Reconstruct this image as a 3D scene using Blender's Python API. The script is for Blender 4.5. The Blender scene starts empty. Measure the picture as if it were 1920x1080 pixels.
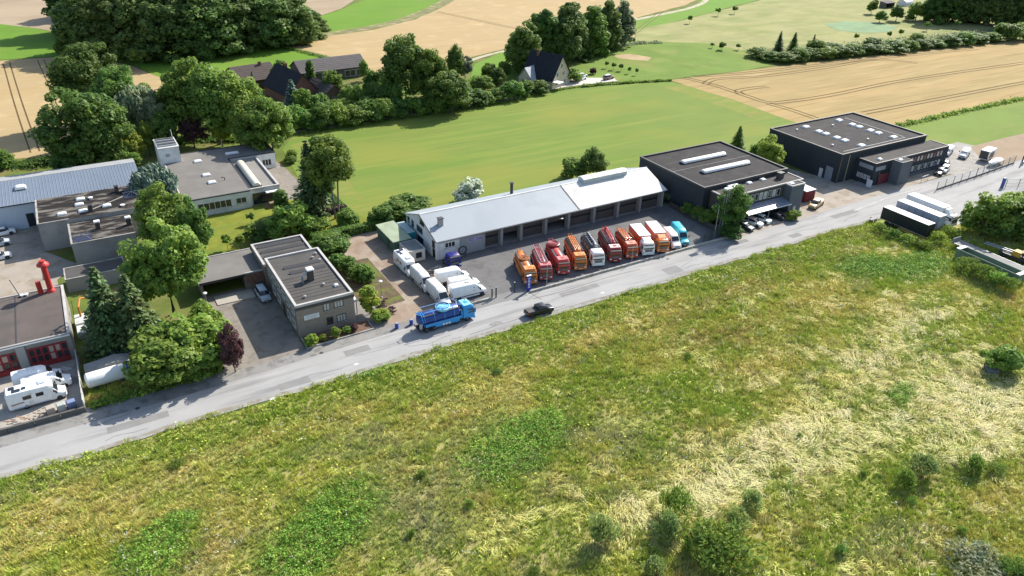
# Aerial view of a small trading estate beside a road, fields behind, rough meadow in front.
# World axes: X runs along the road, Y away from it, metres.  Survey coordinates throughout.
import bpy, math, random
import numpy as np
from mathutils import Vector, Matrix

R = math.radians
scene = bpy.context.scene
COL = scene.collection

# ------------------------------------------------------------------ camera, sky, sun, exposure
cam_data = bpy.data.cameras.new('camera')
cam = bpy.data.objects.new('camera', cam_data)
COL.objects.link(cam)
cam_data.sensor_width = 36.0
cam_data.lens = 36.0 * 1410.0 / 1920.0
cam_data.clip_start = 0.5
cam_data.clip_end = 6000.0
_pitch, _roll, _yaw = R(29.6), R(1.4), R(31.0)
_fw = Vector((0, math.cos(_pitch), -math.sin(_pitch)))
_rt = Vector((1, 0, 0)); _up = _rt.cross(_fw)
_rt, _up = (math.cos(_roll) * _rt + math.sin(_roll) * _up), (-math.sin(_roll) * _rt + math.cos(_roll) * _up)
_m = Matrix((_rt, _up, -_fw)).transposed()
cam.matrix_world = Matrix.Translation((0, 0, 66.0)) @ (Matrix.Rotation(-_yaw, 3, 'Z') @ _m).to_4x4()
scene.camera = cam

SUN_AZ, SUN_EL = R(22.0), R(38.0)          # azimuth counted from +X towards +Y
sun_vec = Vector((math.cos(SUN_EL) * math.cos(SUN_AZ), math.cos(SUN_EL) * math.sin(SUN_AZ), math.sin(SUN_EL)))
world = bpy.data.worlds.new('World'); scene.world = world; world.use_nodes = True
wn = world.node_tree; wn.nodes.clear()
_out = wn.nodes.new('ShaderNodeOutputWorld'); _bg = wn.nodes.new('ShaderNodeBackground'); _sky = wn.nodes.new('ShaderNodeTexSky')
_sky.sky_type = 'NISHITA'; _sky.sun_disc = False; _sky.sun_elevation = SUN_EL; _sky.sun_rotation = R(90) - SUN_AZ
_sky.air_density = 1.0; _sky.dust_density = 1.2; _sky.ozone_density = 1.0
_bg.inputs['Strength'].default_value = 0.135
wn.links.new(_sky.outputs[0], _bg.inputs['Color']); wn.links.new(_bg.outputs[0], _out.inputs['Surface'])
sd = bpy.data.lights.new('sun', 'SUN'); sd.energy = 4.8; sd.angle = R(0.5); sd.color = (1.0, 0.95, 0.87)
sun = bpy.data.objects.new('sun', sd); COL.objects.link(sun)
sun.rotation_euler = (-sun_vec).to_track_quat('-Z', 'Y').to_euler()
sun.location = (60, 100, 200)
scene.view_settings.view_transform = 'Standard'
scene.view_settings.look = 'None'
scene.view_settings.exposure = 0.84
scene.view_settings.gamma = 1.0
try: scene.view_settings.use_curve_mapping = False
except Exception: pass

# ------------------------------------------------------------------ materials
MATS = {}
def _nodes(name):
    m = bpy.data.materials.new(name); m.use_nodes = True
    nt = m.node_tree; nt.nodes.clear()
    o = nt.nodes.new('ShaderNodeOutputMaterial')
    return m, nt, o
def _mix(nt, a, b, fac):
    n = nt.nodes.new('ShaderNodeMix'); n.data_type = 'RGBA'
    for sock, val in ((n.inputs[6], a), (n.inputs[7], b), (n.inputs[0], fac)):
        if isinstance(val, (tuple, list)): sock.default_value = (*val[:3], 1)
        elif isinstance(val, (int, float)): sock.default_value = val
        else: nt.links.new(val, sock)
    return n.outputs[2]
def _noise(nt, scale, detail=4, coord='world', stretch=None, rough=0.55):
    n = nt.nodes.new('ShaderNodeTexNoise'); n.inputs['Scale'].default_value = scale; n.inputs['Detail'].default_value = detail
    n.inputs['Roughness'].default_value = rough
    if coord == 'world':
        g = nt.nodes.new('ShaderNodeNewGeometry'); src = g.outputs['Position']
    else:
        g = nt.nodes.new('ShaderNodeTexCoord'); src = g.outputs['Object']
    if stretch:
        mp = nt.nodes.new('ShaderNodeMapping'); mp.inputs['Scale'].default_value = stretch[:3]
        if len(stretch) > 3: mp.inputs['Rotation'].default_value = (0, 0, stretch[3])
        nt.links.new(src, mp.inputs[0]); src = mp.outputs[0]
    nt.links.new(src, n.inputs['Vector'])
    return n.outputs['Fac']
def _ramp(nt, fac, lo, hi):
    n = nt.nodes.new('ShaderNodeMapRange'); n.inputs[1].default_value = lo; n.inputs[2].default_value = hi
    nt.links.new(fac, n.inputs[0]); return n.outputs[0]
def M(name, col, rough=0.8, var=0.12, scale=0.6, bump=0.0, metal=0.0, coord='world', col2=None, c2=(0.5, 0.62), scale2=0.25, stretch2=None, spec=0.4, fine=0.0, coat=0.0, streak=None):
    """plain procedural surface: base colour with noise variation, optional second colour in patches, optional bump"""
    if name in MATS: return MATS[name]
    if coord == 'world':
        col = tuple(c * 0.87 for c in col); col2 = tuple(c * 0.87 for c in col2) if col2 else None
        if rough >= 0.75: spec = min(spec, 0.12)
    m, nt, o = _nodes(name)
    p = nt.nodes.new('ShaderNodeBsdfPrincipled')
    p.inputs['Roughness'].default_value = rough; p.inputs['Metallic'].default_value = metal
    p.inputs['Specular IOR Level'].default_value = spec
    if coat: p.inputs['Coat Weight'].default_value = coat; p.inputs['Coat Roughness'].default_value = 0.08
    a = tuple(min(1, c * (1 - var)) for c in col); b = tuple(min(1, c * (1 + var)) for c in col)
    n1 = _noise(nt, scale, 5, coord)
    c = _mix(nt, a, b, _ramp(nt, n1, 0.3, 0.7))
    if fine:
        n3 = _noise(nt, 14.0, 3, coord)
        c = _mix(nt, c, tuple(x * (1 - fine) for x in col), _ramp(nt, n3, 0.45, 0.75))
    if col2:
        n2 = _noise(nt, scale2, 6, coord, stretch2, 0.62)
        c = _mix(nt, c, col2, _ramp(nt, n2, *c2))
    if streak:                                     # (scale, stretch, colour factor, lo, hi): rows, mowing and drilling lines
        for sc, st, cf, lo, hi in streak:
            c = _mix(nt, c, tuple(col[i] * cf[i] for i in range(3)), _ramp(nt, _noise(nt, sc, 3, coord, st), lo, hi))
    nt.links.new(c, p.inputs['Base Color'])
    if bump:
        bn = nt.nodes.new('ShaderNodeBump'); bn.inputs['Strength'].default_value = bump; bn.inputs['Distance'].default_value = 0.1
        nt.links.new(_noise(nt, scale * 6, 4, coord), bn.inputs['Height']); nt.links.new(bn.outputs[0], p.inputs['Normal'])
    nt.links.new(p.outputs[0], o.inputs['Surface'])
    MATS[name] = m
    return m
def leafmat(name, col, var=0.35, trans=0.5, warm=None):
    col = tuple(c * 1.42 for c in col)
    if name in MATS: return MATS[name]
    m, nt, o = _nodes(name)
    g = nt.nodes.new('ShaderNodeNewGeometry')
    oi = nt.nodes.new('ShaderNodeObjectInfo')
    a = tuple(c * (1 - var) for c in col); b = tuple(c * (1 + var) for c in col)
    c1 = _mix(nt, a, b, g.outputs['Random Per Island'])
    w = warm or (col[0] * 1.7, col[1] * 1.35, col[2] * 1.1)
    c2 = _mix(nt, c1, w, _ramp(nt, _noise(nt, 0.45, 3), 0.45, 0.75))
    hs = nt.nodes.new('ShaderNodeHueSaturation')
    mr = nt.nodes.new('ShaderNodeMapRange'); mr.inputs[3].default_value = 0.8; mr.inputs[4].default_value = 1.2
    nt.links.new(oi.outputs['Random'], mr.inputs[0]); nt.links.new(mr.outputs[0], hs.inputs['Value'])
    mr2 = nt.nodes.new('ShaderNodeMapRange'); mr2.inputs[3].default_value = 0.485; mr2.inputs[4].default_value = 0.512
    mm = nt.nodes.new('ShaderNodeMath'); mm.operation = 'MULTIPLY'; mm.inputs[1].default_value = 7.31
    mf = nt.nodes.new('ShaderNodeMath'); mf.operation = 'FRACT'
    nt.links.new(oi.outputs['Random'], mm.inputs[0]); nt.links.new(mm.outputs[0], mf.inputs[0]); nt.links.new(mf.outputs[0], mr2.inputs[0])
    nt.links.new(mr2.outputs[0], hs.inputs['Hue'])
    nt.links.new(c2, hs.inputs['Color'])
    d = nt.nodes.new('ShaderNodeBsdfPrincipled'); d.inputs['Roughness'].default_value = 0.55; d.inputs['Specular IOR Level'].default_value = 0.25
    t = nt.nodes.new('ShaderNodeBsdfTranslucent'); s = nt.nodes.new('ShaderNodeMixShader'); s.inputs[0].default_value = trans
    nt.links.new(hs.outputs[0], d.inputs['Base Color']); nt.links.new(hs.outputs[0], t.inputs['Color'])
    nt.links.new(d.outputs[0], s.inputs[1]); nt.links.new(t.outputs[0], s.inputs[2]); nt.links.new(s.outputs[0], o.inputs['Surface'])
    MATS[name] = m
    return m
def grassmat(name='meadow_blades', trans=0.25):
    """blade colour comes from the plant's own species colour stored per blade"""
    m, nt, o = _nodes(name)
    a = nt.nodes.new('ShaderNodeAttribute'); a.attribute_name = 'tint'
    d = nt.nodes.new('ShaderNodeBsdfPrincipled'); d.inputs['Roughness'].default_value = 0.7; d.inputs['Specular IOR Level'].default_value = 0.2
    t = nt.nodes.new('ShaderNodeBsdfTranslucent'); s = nt.nodes.new('ShaderNodeMixShader'); s.inputs[0].default_value = trans
    nt.links.new(a.outputs['Color'], d.inputs['Base Color']); nt.links.new(a.outputs['Color'], t.inputs['Color'])
    nt.links.new(d.outputs[0], s.inputs[1]); nt.links.new(t.outputs[0], s.inputs[2]); nt.links.new(s.outputs[0], o.inputs['Surface'])
    MATS[name] = m
    return m

asphalt = M('road_asphalt', (0.36, 0.352, 0.335), 0.85, 0.09, 0.15, 0.15, col2=(0.23, 0.225, 0.215), c2=(0.5, 0.7), scale2=0.4, stretch2=(0.12, 1.2, 1), fine=0.1)
asphalt_old = M('old_asphalt', (0.265, 0.255, 0.235), 0.9, 0.12, 0.3, 0.2, col2=(0.17, 0.165, 0.15), scale2=0.5, fine=0.15)
yard_asphalt = M('yard_asphalt', (0.165, 0.16, 0.155), 0.88, 0.12, 0.25, 0.15, col2=(0.125, 0.122, 0.12), scale2=0.35, fine=0.1)
concrete = M('concrete', (0.33, 0.31, 0.28), 0.85, 0.12, 0.4, 0.15, col2=(0.26, 0.235, 0.2), scale2=0.5, fine=0.08)
paving_tan = M('tan_paving', (0.36, 0.315, 0.255), 0.9, 0.12, 0.3, 0.15, col2=(0.29, 0.235, 0.175), scale2=0.35, fine=0.1)
paving_slab = M('paving_slab', (0.255, 0.225, 0.19), 0.9, 0.14, 0.35, 0.15, col2=(0.2, 0.17, 0.14), scale2=0.6, fine=0.12)
gravel_m = M('gravel', (0.3, 0.225, 0.165), 0.95, 0.18, 0.4, 0.4, col2=(0.36, 0.3, 0.235), c2=(0.45, 0.65), scale2=0.3, fine=0.25)
kerb_m = M('kerb_concrete', (0.4, 0.385, 0.35), 0.85, 0.15, 0.8, col2=(0.25, 0.235, 0.2), scale2=0.9, fine=0.1)
soil_m = M('bed_soil', (0.16, 0.1, 0.07), 0.95, 0.25, 1.5, 0.4)
lawn_m = M('lawn_grass', (0.195, 0.215, 0.03), 0.9, 0.2, 0.35, 0.3, col2=(0.14, 0.19, 0.03), scale2=0.3, fine=0.3)
rough_grass_m = M('rough_grass', (0.13, 0.17, 0.035), 0.95, 0.25, 0.2, 0.3, col2=(0.19, 0.17, 0.06), scale2=0.12, fine=0.3)
field_green_m = M('field_grass', (0.17, 0.225, 0.042), 0.9, 0.1, 0.06, 0.0, col2=(0.13, 0.21, 0.03), c2=(0.42, 0.72), scale2=0.06, stretch2=(0.35, 1.6, 1, 0.12), fine=0.25, streak=((0.25, (0.06, 1.5, 1, 0.1), (1.25, 1.1, 1.1), 0.5, 0.75), (0.9, (0.08, 1.2, 1, 0.1), (0.75, 0.85, 0.9), 0.52, 0.72), (0.05, (0.5, 1, 1, -0.5), (1.3, 1.02, 1.0), 0.5, 0.75)))
bright_green_m = M('bright_grass', (0.13, 0.25, 0.026), 0.9, 0.1, 0.05, 0.0, col2=(0.16, 0.23, 0.04), c2=(0.5, 0.7), scale2=0.04, stretch2=(1.5, 0.4, 1), fine=0.22, streak=((0.5, (0.06, 1.2, 1, 0.2), (1.25, 1.0, 0.95), 0.5, 0.75),))
wheat_m = M('ripe_wheat', (0.43, 0.32, 0.165), 0.95, 0.06, 0.05, 0.0, col2=(0.41, 0.285, 0.135), c2=(0.5, 0.72), scale2=0.05, stretch2=(0.4, 1.5, 1), fine=0.18, streak=((0.6, (0.05, 1.2, 1, 0.3), (0.8, 0.78, 0.75), 0.5, 0.75), (0.12, (1, 1, 1), (1.12, 1.12, 1.15), 0.55, 0.75)))
wheat_gold_m = M('golden_wheat', (0.35, 0.26, 0.112), 0.95, 0.07, 0.06, 0.0, col2=(0.42, 0.29, 0.125), c2=(0.45, 0.72), scale2=0.05, stretch2=(0.3, 1.6, 1), fine=0.22, streak=((0.6, (0.05, 1.2, 1, 0.03), (0.75, 0.72, 0.65), 0.5, 0.72), (0.25, (0.15, 1, 1, 0.03), (1.2, 1.2, 1.3), 0.55, 0.75)))
tan_field_m = M('fallow_soil', (0.38, 0.3, 0.2), 0.95, 0.08, 0.03, 0.0, col2=(0.31, 0.235, 0.155), c2=(0.45, 0.65), scale2=0.03, stretch2=(0.6, 1.5, 1), fine=0.1)
dry_meadow_m = M('dry_meadow', (0.31, 0.3, 0.125), 0.95, 0.14, 0.08, 0.0, col2=(0.2, 0.23, 0.07), c2=(0.45, 0.7), scale2=0.07, stretch2=(0.6, 1.5, 1), fine=0.25)
track_m = M('wheel_track_soil', (0.12, 0.08, 0.035), 0.95, 0.2, 0.3)
dull_green_m = M('dull_green_grass', (0.155, 0.225, 0.036), 0.9, 0.12, 0.06, col2=(0.2, 0.235, 0.05), c2=(0.5, 0.7), scale2=0.06, stretch2=(0.6, 1.4, 1), fine=0.25)
path_m = M('pale_path', (0.47, 0.42, 0.31), 0.95, 0.15, 0.3, col2=(0.26, 0.27, 0.1), scale2=0.3, fine=0.1)

bitumen = M('roof_bitumen', (0.04, 0.037, 0.036), 0.85, 0.15, 0.3, col2=(0.055, 0.052, 0.05), scale2=0.5, fine=0.12)
bitumen_weathered = M('weathered_bitumen', (0.1, 0.094, 0.086), 0.9, 0.15, 0.35, col2=(0.075, 0.07, 0.062), c2=(0.5, 0.7), scale2=0.45, stretch2=(0.4, 1.4, 1), fine=0.12)
bitumen_stained = M('stained_bitumen', (0.175, 0.158, 0.135), 0.9, 0.12, 0.3, col2=(0.025, 0.022, 0.02), c2=(0.42, 0.53), scale2=0.42, stretch2=(0.5, 1.3, 1), fine=0.15)
roof_gravel = M('roof_gravel', (0.2, 0.188, 0.17), 0.95, 0.12, 0.3, col2=(0.16, 0.147, 0.13), c2=(0.5, 0.75), scale2=0.25, fine=0.15)
roof_brown = M('brown_roof_felt', (0.125, 0.105, 0.094), 0.9, 0.12, 0.3, col2=(0.1, 0.09, 0.08), scale2=0.2, fine=0.1)
metal_blue = M('blue_grey_sheet', (0.17, 0.205, 0.255), 0.55, 0.06, 0.2, spec=0.3)
metal_grey = M('grey_sheet', (0.31, 0.345, 0.37), 0.6, 0.05, 0.12, spec=0.3, col2=(0.28, 0.315, 0.34), scale2=0.1)
metal_white = M('white_sheet', (0.6, 0.6, 0.565), 0.6, 0.04, 0.2, spec=0.3, col2=(0.5, 0.49, 0.45), scale2=0.2)
white_wall = M('white_render', (0.72, 0.72, 0.7), 0.85, 0.05, 0.4, col2=(0.6, 0.59, 0.56), scale2=0.5)
blue_white_wall = M('pale_blue_sheet_wall', (0.5, 0.56, 0.62), 0.7, 0.06, 0.4)
dark_clad = M('charcoal_cladding', (0.042, 0.049, 0.056), 0.75, 0.1, 0.3)
dark_brick = M('dark_brick', (0.095, 0.082, 0.074), 0.85, 0.15, 2.0, fine=0.2)
grey_brick = M('grey_brown_brick', (0.275, 0.235, 0.195), 0.88, 0.1, 1.2, fine=0.18)
tower_grey = M('slate_grey_panel', (0.12, 0.135, 0.15), 0.75, 0.08, 0.4)
grey_render = M('grey_render', (0.36, 0.345, 0.32), 0.88, 0.08, 0.3, col2=(0.29, 0.275, 0.25), scale2=0.25)
coping_light = M('pale_coping', (0.46, 0.44, 0.41), 0.7, 0.12, 0.8)
coping_dark = M('dark_coping', (0.045, 0.045, 0.047), 0.6, 0.1, 0.8)
trim_white = M('white_trim', (0.75, 0.75, 0.73), 0.6, 0.05, 1.0)
dome_white = M('skylight_dome', (0.8, 0.8, 0.78), 0.35, 0.05, 1.0)
dome_cream = M('cream_vault', (0.72, 0.68, 0.52), 0.4, 0.08, 1.0)
glass_dark = M('window_glass', (0.025, 0.03, 0.035), 0.08, 0.1, 1.0, spec=0.6)
glass_pale = M('pale_glass', (0.42, 0.42, 0.4), 0.15, 0.15, 1.0, spec=0.6)  # panes with a pale base colour
frame_dark = M('dark_frame', (0.03, 0.03, 0.032), 0.5, 0.1, 1.0)
galv = M('galvanised_steel', (0.36, 0.37, 0.38), 0.45, 0.1, 2.0, metal=0.5)
steel_dark = M('dark_steel', (0.05, 0.052, 0.055), 0.6, 0.1, 2.0)
red_paint = M('red_paint', (0.5, 0.035, 0.03), 0.5, 0.12, 1.0)
bark = M('bark', (0.09, 0.07, 0.05), 0.95, 0.25, 2.0, 0.4)
bark_pale = M('pale_bark', (0.2, 0.165, 0.12), 0.95, 0.25, 2.0, 0.4)
rubber = M('rubber', (0.018, 0.018, 0.019), 0.8, 0.15, 3.0, coord='object')
rim_m = M('wheel_rim', (0.33, 0.33, 0.34), 0.4, 0.1, 3.0, metal=0.6, coord='object')
veh_glass = M('vehicle_glass', (0.018, 0.022, 0.027), 0.06, 0.1, 1.0, coord='object', spec=0.7)
black_plastic = M('black_plastic', (0.022, 0.022, 0.024), 0.6, 0.1, 2.0, coord='object')
lamp_clear = M('lamp_lens', (0.65, 0.66, 0.66), 0.15, 0.05, 2.0, coord='object')
lamp_red = M('tail_lens', (0.4, 0.02, 0.015), 0.2, 0.05, 2.0, coord='object')
plate_m = M('number_plate', (0.7, 0.68, 0.5), 0.5, 0.03, 2.0, coord='object')
hose_black = M('hose_black', (0.02, 0.02, 0.022), 0.7, 0.15, 3.0, coord='object')
def paint(name, col, rough=0.42, var=0.08): return M('paint_' + name, col, rough, var, 1.2, coord='object', coat=0.15, col2=tuple(c * 0.8 for c in col), c2=(0.55, 0.8), scale2=1.6)

# ------------------------------------------------------------------ mesh helpers
class MB:
    def __init__(s): s.v = []; s.f = []
    def add(s, vs, fs):
        n = len(s.v); s.v.extend(vs); s.f.extend([tuple(i + n for i in f) for f in fs]); return s
    def bx(s, x0, x1, y0, y1, z0, z1):
        return s.add([(x0,y0,z0),(x1,y0,z0),(x1,y1,z0),(x0,y1,z0),(x0,y0,z1),(x1,y0,z1),(x1,y1,z1),(x0,y1,z1)],
                     [(3,2,1,0),(4,5,6,7),(0,1,5,4),(1,2,6,5),(2,3,7,6),(3,0,4,7)])
    def cbx(s, x0, x1, y0, y1, z0, z1, c=0.05):
        """box with chamfered top and vertical edges"""
        def ring(i, z): return [(x0+i,y0,z),(x1-i,y0,z),(x1,y0+i,z),(x1,y1-i,z),(x1-i,y1,z),(x0+i,y1,z),(x0,y1-i,z),(x0,y0+i,z)]
        top = [(x0+c,y0+c,z1),(x1-c,y0+c,z1),(x1-c,y0+c,z1),(x1-c,y1-c,z1),(x1-c,y1-c,z1),(x0+c,y1-c,z1),(x0+c,y1-c,z1),(x0+c,y0+c,z1)]
        return s.loft([ring(c, z0), ring(c, z1 - c), top])
    def quad(s, a, b, c, d): return s.add([a, b, c, d], [(0, 1, 2, 3)])
    def poly(s, pts): return s.add(list(pts), [tuple(range(len(pts)))])
    def prism(s, pts, z0, z1):
        n = len(pts)
        vs = [(p[0], p[1], z0) for p in pts] + [(p[0], p[1], z1) for p in pts]
        return s.add(vs, [tuple(reversed(range(n))), tuple(range(n, 2*n))] + [(i, (i+1) % n, n + (i+1) % n, n + i) for i in range(n)])
    def loft(s, rings, cap=True, closed=True):
        n = len(rings[0]); vs = [p for r in rings for p in r]; fs = []
        for k in range(len(rings) - 1):
            for i in range(n if closed else n - 1):
                j = (i + 1) % n
                fs.append((k*n+i, k*n+j, (k+1)*n+j, (k+1)*n+i))
        if cap: fs.append(tuple(reversed(range(n)))); fs.append(tuple(range((len(rings)-1)*n, len(rings)*n)))
        return s.add(vs, fs)
    def tube(s, pts, r, n=6, cap=True):
        pts = [Vector(p) for p in pts]; rings = []
        rs = r if isinstance(r, (list, tuple)) else [r] * len(pts)
        for i, p in enumerate(pts):
            d = (pts[min(i+1, len(pts)-1)] - pts[max(i-1, 0)])
            d = d.normalized() if d.length > 1e-9 else Vector((0, 0, 1))
            a = d.cross(Vector((0, 0, 1)))
            if a.length < 1e-3: a = d.cross(Vector((0, 1, 0)))
            a.normalize(); b = d.cross(a)
            rings.append([tuple(p + rs[i] * (math.cos(t) * a + math.sin(t) * b)) for t in [2*math.pi*k/n for k in range(n)]])
        return s.loft(rings, cap)
    def lathe(s, prof, c=(0, 0), n=16):
        return s.loft([[(c[0] + r*math.cos(2*math.pi*k/n), c[1] + r*math.sin(2*math.pi*k/n), z) for k in range(n)] for r, z in prof])
    def torus(s, c, R0, r, n=18, m=5, axis='z'):
        rings = []
        for i in range(n + 1):
            a = 2*math.pi*i/n
            ring = []
            for k in range(m):
                t = 2*math.pi*k/m; rr = R0 + r*math.cos(t); zz = r*math.sin(t)
                ring.append((c[0]+rr*math.cos(a), c[1]+rr*math.sin(a), c[2]+zz) if axis == 'z' else (c[0]+rr*math.cos(a), c[1]+zz, c[2]+rr*math.sin(a)))
            rings.append(ring)
        return s.loft(rings, False)
    def mesh(s, name, smooth=False):
        me = bpy.data.meshes.new(name); me.from_pydata(s.v, [], s.f); me.update()
        if smooth:
            me.polygons.foreach_set('use_smooth', [True] * len(me.polygons))
            me.set_sharp_from_angle(angle=R(38))
        return me

ORG = {}
def part(name, mb, mat, parent=None, smooth=False, label=None, fixnorm=True):
    """one mesh object; static parts are given in world metres and moved to their thing's origin"""
    org = ORG.get(parent.name, Vector((0, 0, 0))) if parent else Vector((0, 0, 0))
    if isinstance(mb, MB):
        if org.length: mb.v = [(x - org.x, y - org.y, z - org.z) for x, y, z in mb.v]
        me = mb.mesh(name, smooth)
        if fixnorm: _fix(me)
        me.materials.append(mat)
    else: me = mb
    o = bpy.data.objects.new(name, me); COL.objects.link(o)
    if parent: o.parent = parent; ORG[o.name] = org
    if label: o['label'] = label
    return o
import bmesh as _bm
def _fix(me):
    b = _bm.new(); b.from_mesh(me); _bm.ops.recalc_face_normals(b, faces=b.faces); b.to_mesh(me); b.free()
def tag(o, label, cat, group=None):
    o['label'] = label; o['category'] = cat
    if group: o['group'] = group
    return o
def thing(name, label, cat, loc, rz=0, group=None, static=True):
    o = bpy.data.objects.new(name, None); COL.objects.link(o)
    o.location = (loc[0], loc[1], loc[2] if len(loc) > 2 else 0.0); o.rotation_euler = (0, 0, rz)
    o.empty_display_size = 0.5
    if static: ORG[o.name] = Vector(o.location)
    return tag(o, label, cat, group)
def sheet(name, pts, z, mat, thick=0.0, parent=None):
    mb = MB()
    if thick: mb.prism(pts, z - thick, z)
    else: mb.poly([(p[0], p[1], z) for p in pts])
    o = part(name, mb, mat, parent, fixnorm=bool(thick))
    if not thick and o.data.polygons[0].normal.z < 0: o.data.flip_normals()
    if not parent: o['kind'] = 'structure'
    return o
def rect(x0, x1, y0, y1): return [(x0, y0), (x1, y0), (x1, y1), (x0, y1)]
def ribbon(pts, w):
    pts = [Vector((p[0], p[1])) for p in pts]; L = []; Rr = []
    for i, p in enumerate(pts):
        d = (pts[min(i+1, len(pts)-1)] - pts[max(i-1, 0)]).normalized(); n = Vector((-d.y, d.x))
        L.append(tuple(p + n*w/2)); Rr.append(tuple(p - n*w/2))
    return L, Rr
def strip(name, pts, w, z, mat, parent=None):
    L, Rr = ribbon(pts, w); mb = MB()
    for i in range(len(L) - 1):
        mb.quad((*Rr[i], z), (*Rr[i+1], z), (*L[i+1], z), (*L[i], z))
    o = part(name, mb, mat, parent, fixnorm=False)
    if not parent: o['kind'] = 'structure'
    return o
def smooth_line(pts, n=6):
    out = []
    for i in range(len(pts) - 1):
        p0, p1, p2, p3 = [Vector(pts[max(0, min(len(pts)-1, j))]) for j in (i-1, i, i+1, i+2)]
        for k in range(n):
            t = k / n
            out.append(tuple(0.5*((2*p1) + (-p0+p2)*t + (2*p0-5*p1+4*p2-p3)*t*t + (-p0+3*p1-3*p2+p3)*t**3)))
    out.append(tuple(pts[-1])); return out
def wobble(pts, amp, step, seed):
    """subdivide a closed outline and jitter it so that field edges are not ruler straight"""
    rnd = random.Random(seed); out = []
    for i in range(len(pts)):
        a, b = Vector(pts[i]), Vector(pts[(i+1) % len(pts)]); L = (b - a).length; n = max(1, int(L / step))
        d = (b - a).normalized(); nn = Vector((-d.y, d.x))
        for k in range(n): out.append(tuple(a + (b-a)*k/n + nn*(rnd.uniform(-amp, amp) if k else 0)))
    return out

# ------------------------------------------------------------------ ground, fields, roads, yards
sheet('ground', rect(-2500, 3000, -2000, 3500), -0.06, rough_grass_m)
def field(name, pts, z, mat, seed=1, amp=0.8, step=12):
    return sheet(name, wobble(pts, amp, step, seed), z, mat)
field('meadow_ground', [(-60, -40), (230, -40), (230, 60), (150, 87.6), (-60, 88.2)], -0.03,
      M('meadow_soil', (0.27, 0.28, 0.07), 0.95, 0.3, 0.25, 0.3, col2=(0.36, 0.31, 0.13), scale2=0.12, fine=0.3), 2, 0.3)
field('pasture', [(51.19, 202.20), (73.70, 202.41), (120.92, 204.08), (138.29, 209.16), (157.41, 208.38), (183.13, 200.89), (185.80, 172.51), (187.89, 142.91), (158,131), (137,130), (108,131), (50,131), (47,140), (44.5,150), (42,170), (44,190)], 0.0, field_green_m, 3, 0.4)
wr = field('wheat_field', [(183.62, 201.47), (219.65, 199.85), (247.37, 198.99), (305.66, 193.67), (382.07, 187.44), (473.62, 177.21), (338.31, 119.29), (277.80, 129.92), (212.00, 129.77), (186.79, 127.02), (184.58, 148.07), (185.80, 172.51)], 0.01, wheat_gold_m, 4, 0.4)
field('green_field', [(211.04, 129.09), (275.02, 128.39), (338.31, 119.29), (294.51, 100.55), (237.81, 107.86), (211.56, 107.95), (201.23, 110.70), (200.67, 120.05)], 0.02, dull_green_m, 5, 0.4)
field('bare_earth', [(211.56, 107.95), (237.81, 107.86), (294.51, 100.55), (277.98, 93.47), (216.45, 95.38), (202.58, 95.24), (203.56, 100.09)], 0.03, M('bare_earth_m', (0.32, 0.24, 0.16), 0.95, 0.12, 0.2, 0.2, fine=0.15), 6, 0.3)
wl = field('wheat_field', [(-49.60, 328.42), (-18.62, 327.74), (1.17, 325.96), (14.60, 314.11), (21.72, 299.13), (27.68, 279.73), (26.22, 265.30), (15.54, 247.07), (3.23, 219.20), (-5.87, 210.04), (-18.33, 212.95), (-39.74, 216.56)], 0.01, wheat_m, 7, 0.4)
field('green_field', [(-59.58, 441.54), (-18.80, 403.25), (-7.13, 389.05), (4.47, 366.75), (2.63, 327.19), (-18.62, 329.56), (-49.76, 330.15)], 0.0, bright_green_m, 8, 0.6)
field('fallow_field', [(-103.44, 637.51), (32.38, 652.23), (7.50, 365.40), (-7.13, 389.05), (-18.80, 403.25), (-59.58, 441.54)], -0.01, tan_field_m, 9, 0.6)
field('green_field', [(11.54, 319.27), (94.78, 316.85), (76.06, 320.71), (78.54, 306.43), (83.95, 289.61), (87.80, 276.32), (72.76, 272.55), (49.01, 273.63), (30.67, 266.82), (27.88, 278.84), (22.22, 303.30)], 0.0, bright_green_m, 10, 0.6)
field('fallow_field', [(146.82, 547.24), (218.29, 553.91), (139.19, 401.59), (127.20, 383.76), (108.17, 366.48), (101.66, 387.97)], -0.01, tan_field_m, 11, 0.6)
field('green_field', [(107.34, 363.86), (126.19, 380.86), (140.06, 397.57), (181.86, 430.63), (269.58, 502.95), (291.09, 495.19), (180.62, 375.29), (144.87, 344.67), (113.57, 330.60), (95.44, 326.08), (94.74, 346.82)], 0.0, bright_green_m, 12, 0.6)
wb = field('wheat_field', [(72.59, 315.60), (94.11, 321.86), (122.01, 326.87), (149.45, 342.69), (183.38, 377.77), (292.04, 528.13), (493.92, 457.57), (341.29, 349.25), (298.66, 322.39), (250.72, 303.54), (219.11, 265.76), (155.26, 269.21), (135.66, 261.74), (122.56, 249.13), (90.56, 245.84), (90.35, 260.80), (84.86, 289.20)], 0.01, wheat_m, 13, 0.6)
strip('grass_verge', smooth_line([(77.44, 317.83), (97.46, 325.18), (118.62, 330.99), (144.87, 344.67), (180.79, 378.85), (226.43, 436.22)]), 7, 0.02, M('dry_verge', (0.2, 0.2, 0.085), 0.95, 0.3, 0.15, col2=(0.34, 0.28, 0.15), scale2=0.2, fine=0.3))
strip('grass_verge', smooth_line([(73.62, 319.56), (80.91, 300.11), (85.76, 288.78), (89.01, 273.91)]), 4, 0.022, MATS['dry_verge'])
field('dry_meadow', [(234.13, 282.74), (267.02, 288.75), (347.73, 317.37), (472.21, 367.92), (1163.75, 444.89), (509.62, 180.25), (392.59, 193.24), (313.42, 199.12), (250.03, 206.69), (246.47, 214.52), (240.31, 241.70), (214.83, 260.35)], 0.0, dry_meadow_m, 14, 0.6)
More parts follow.
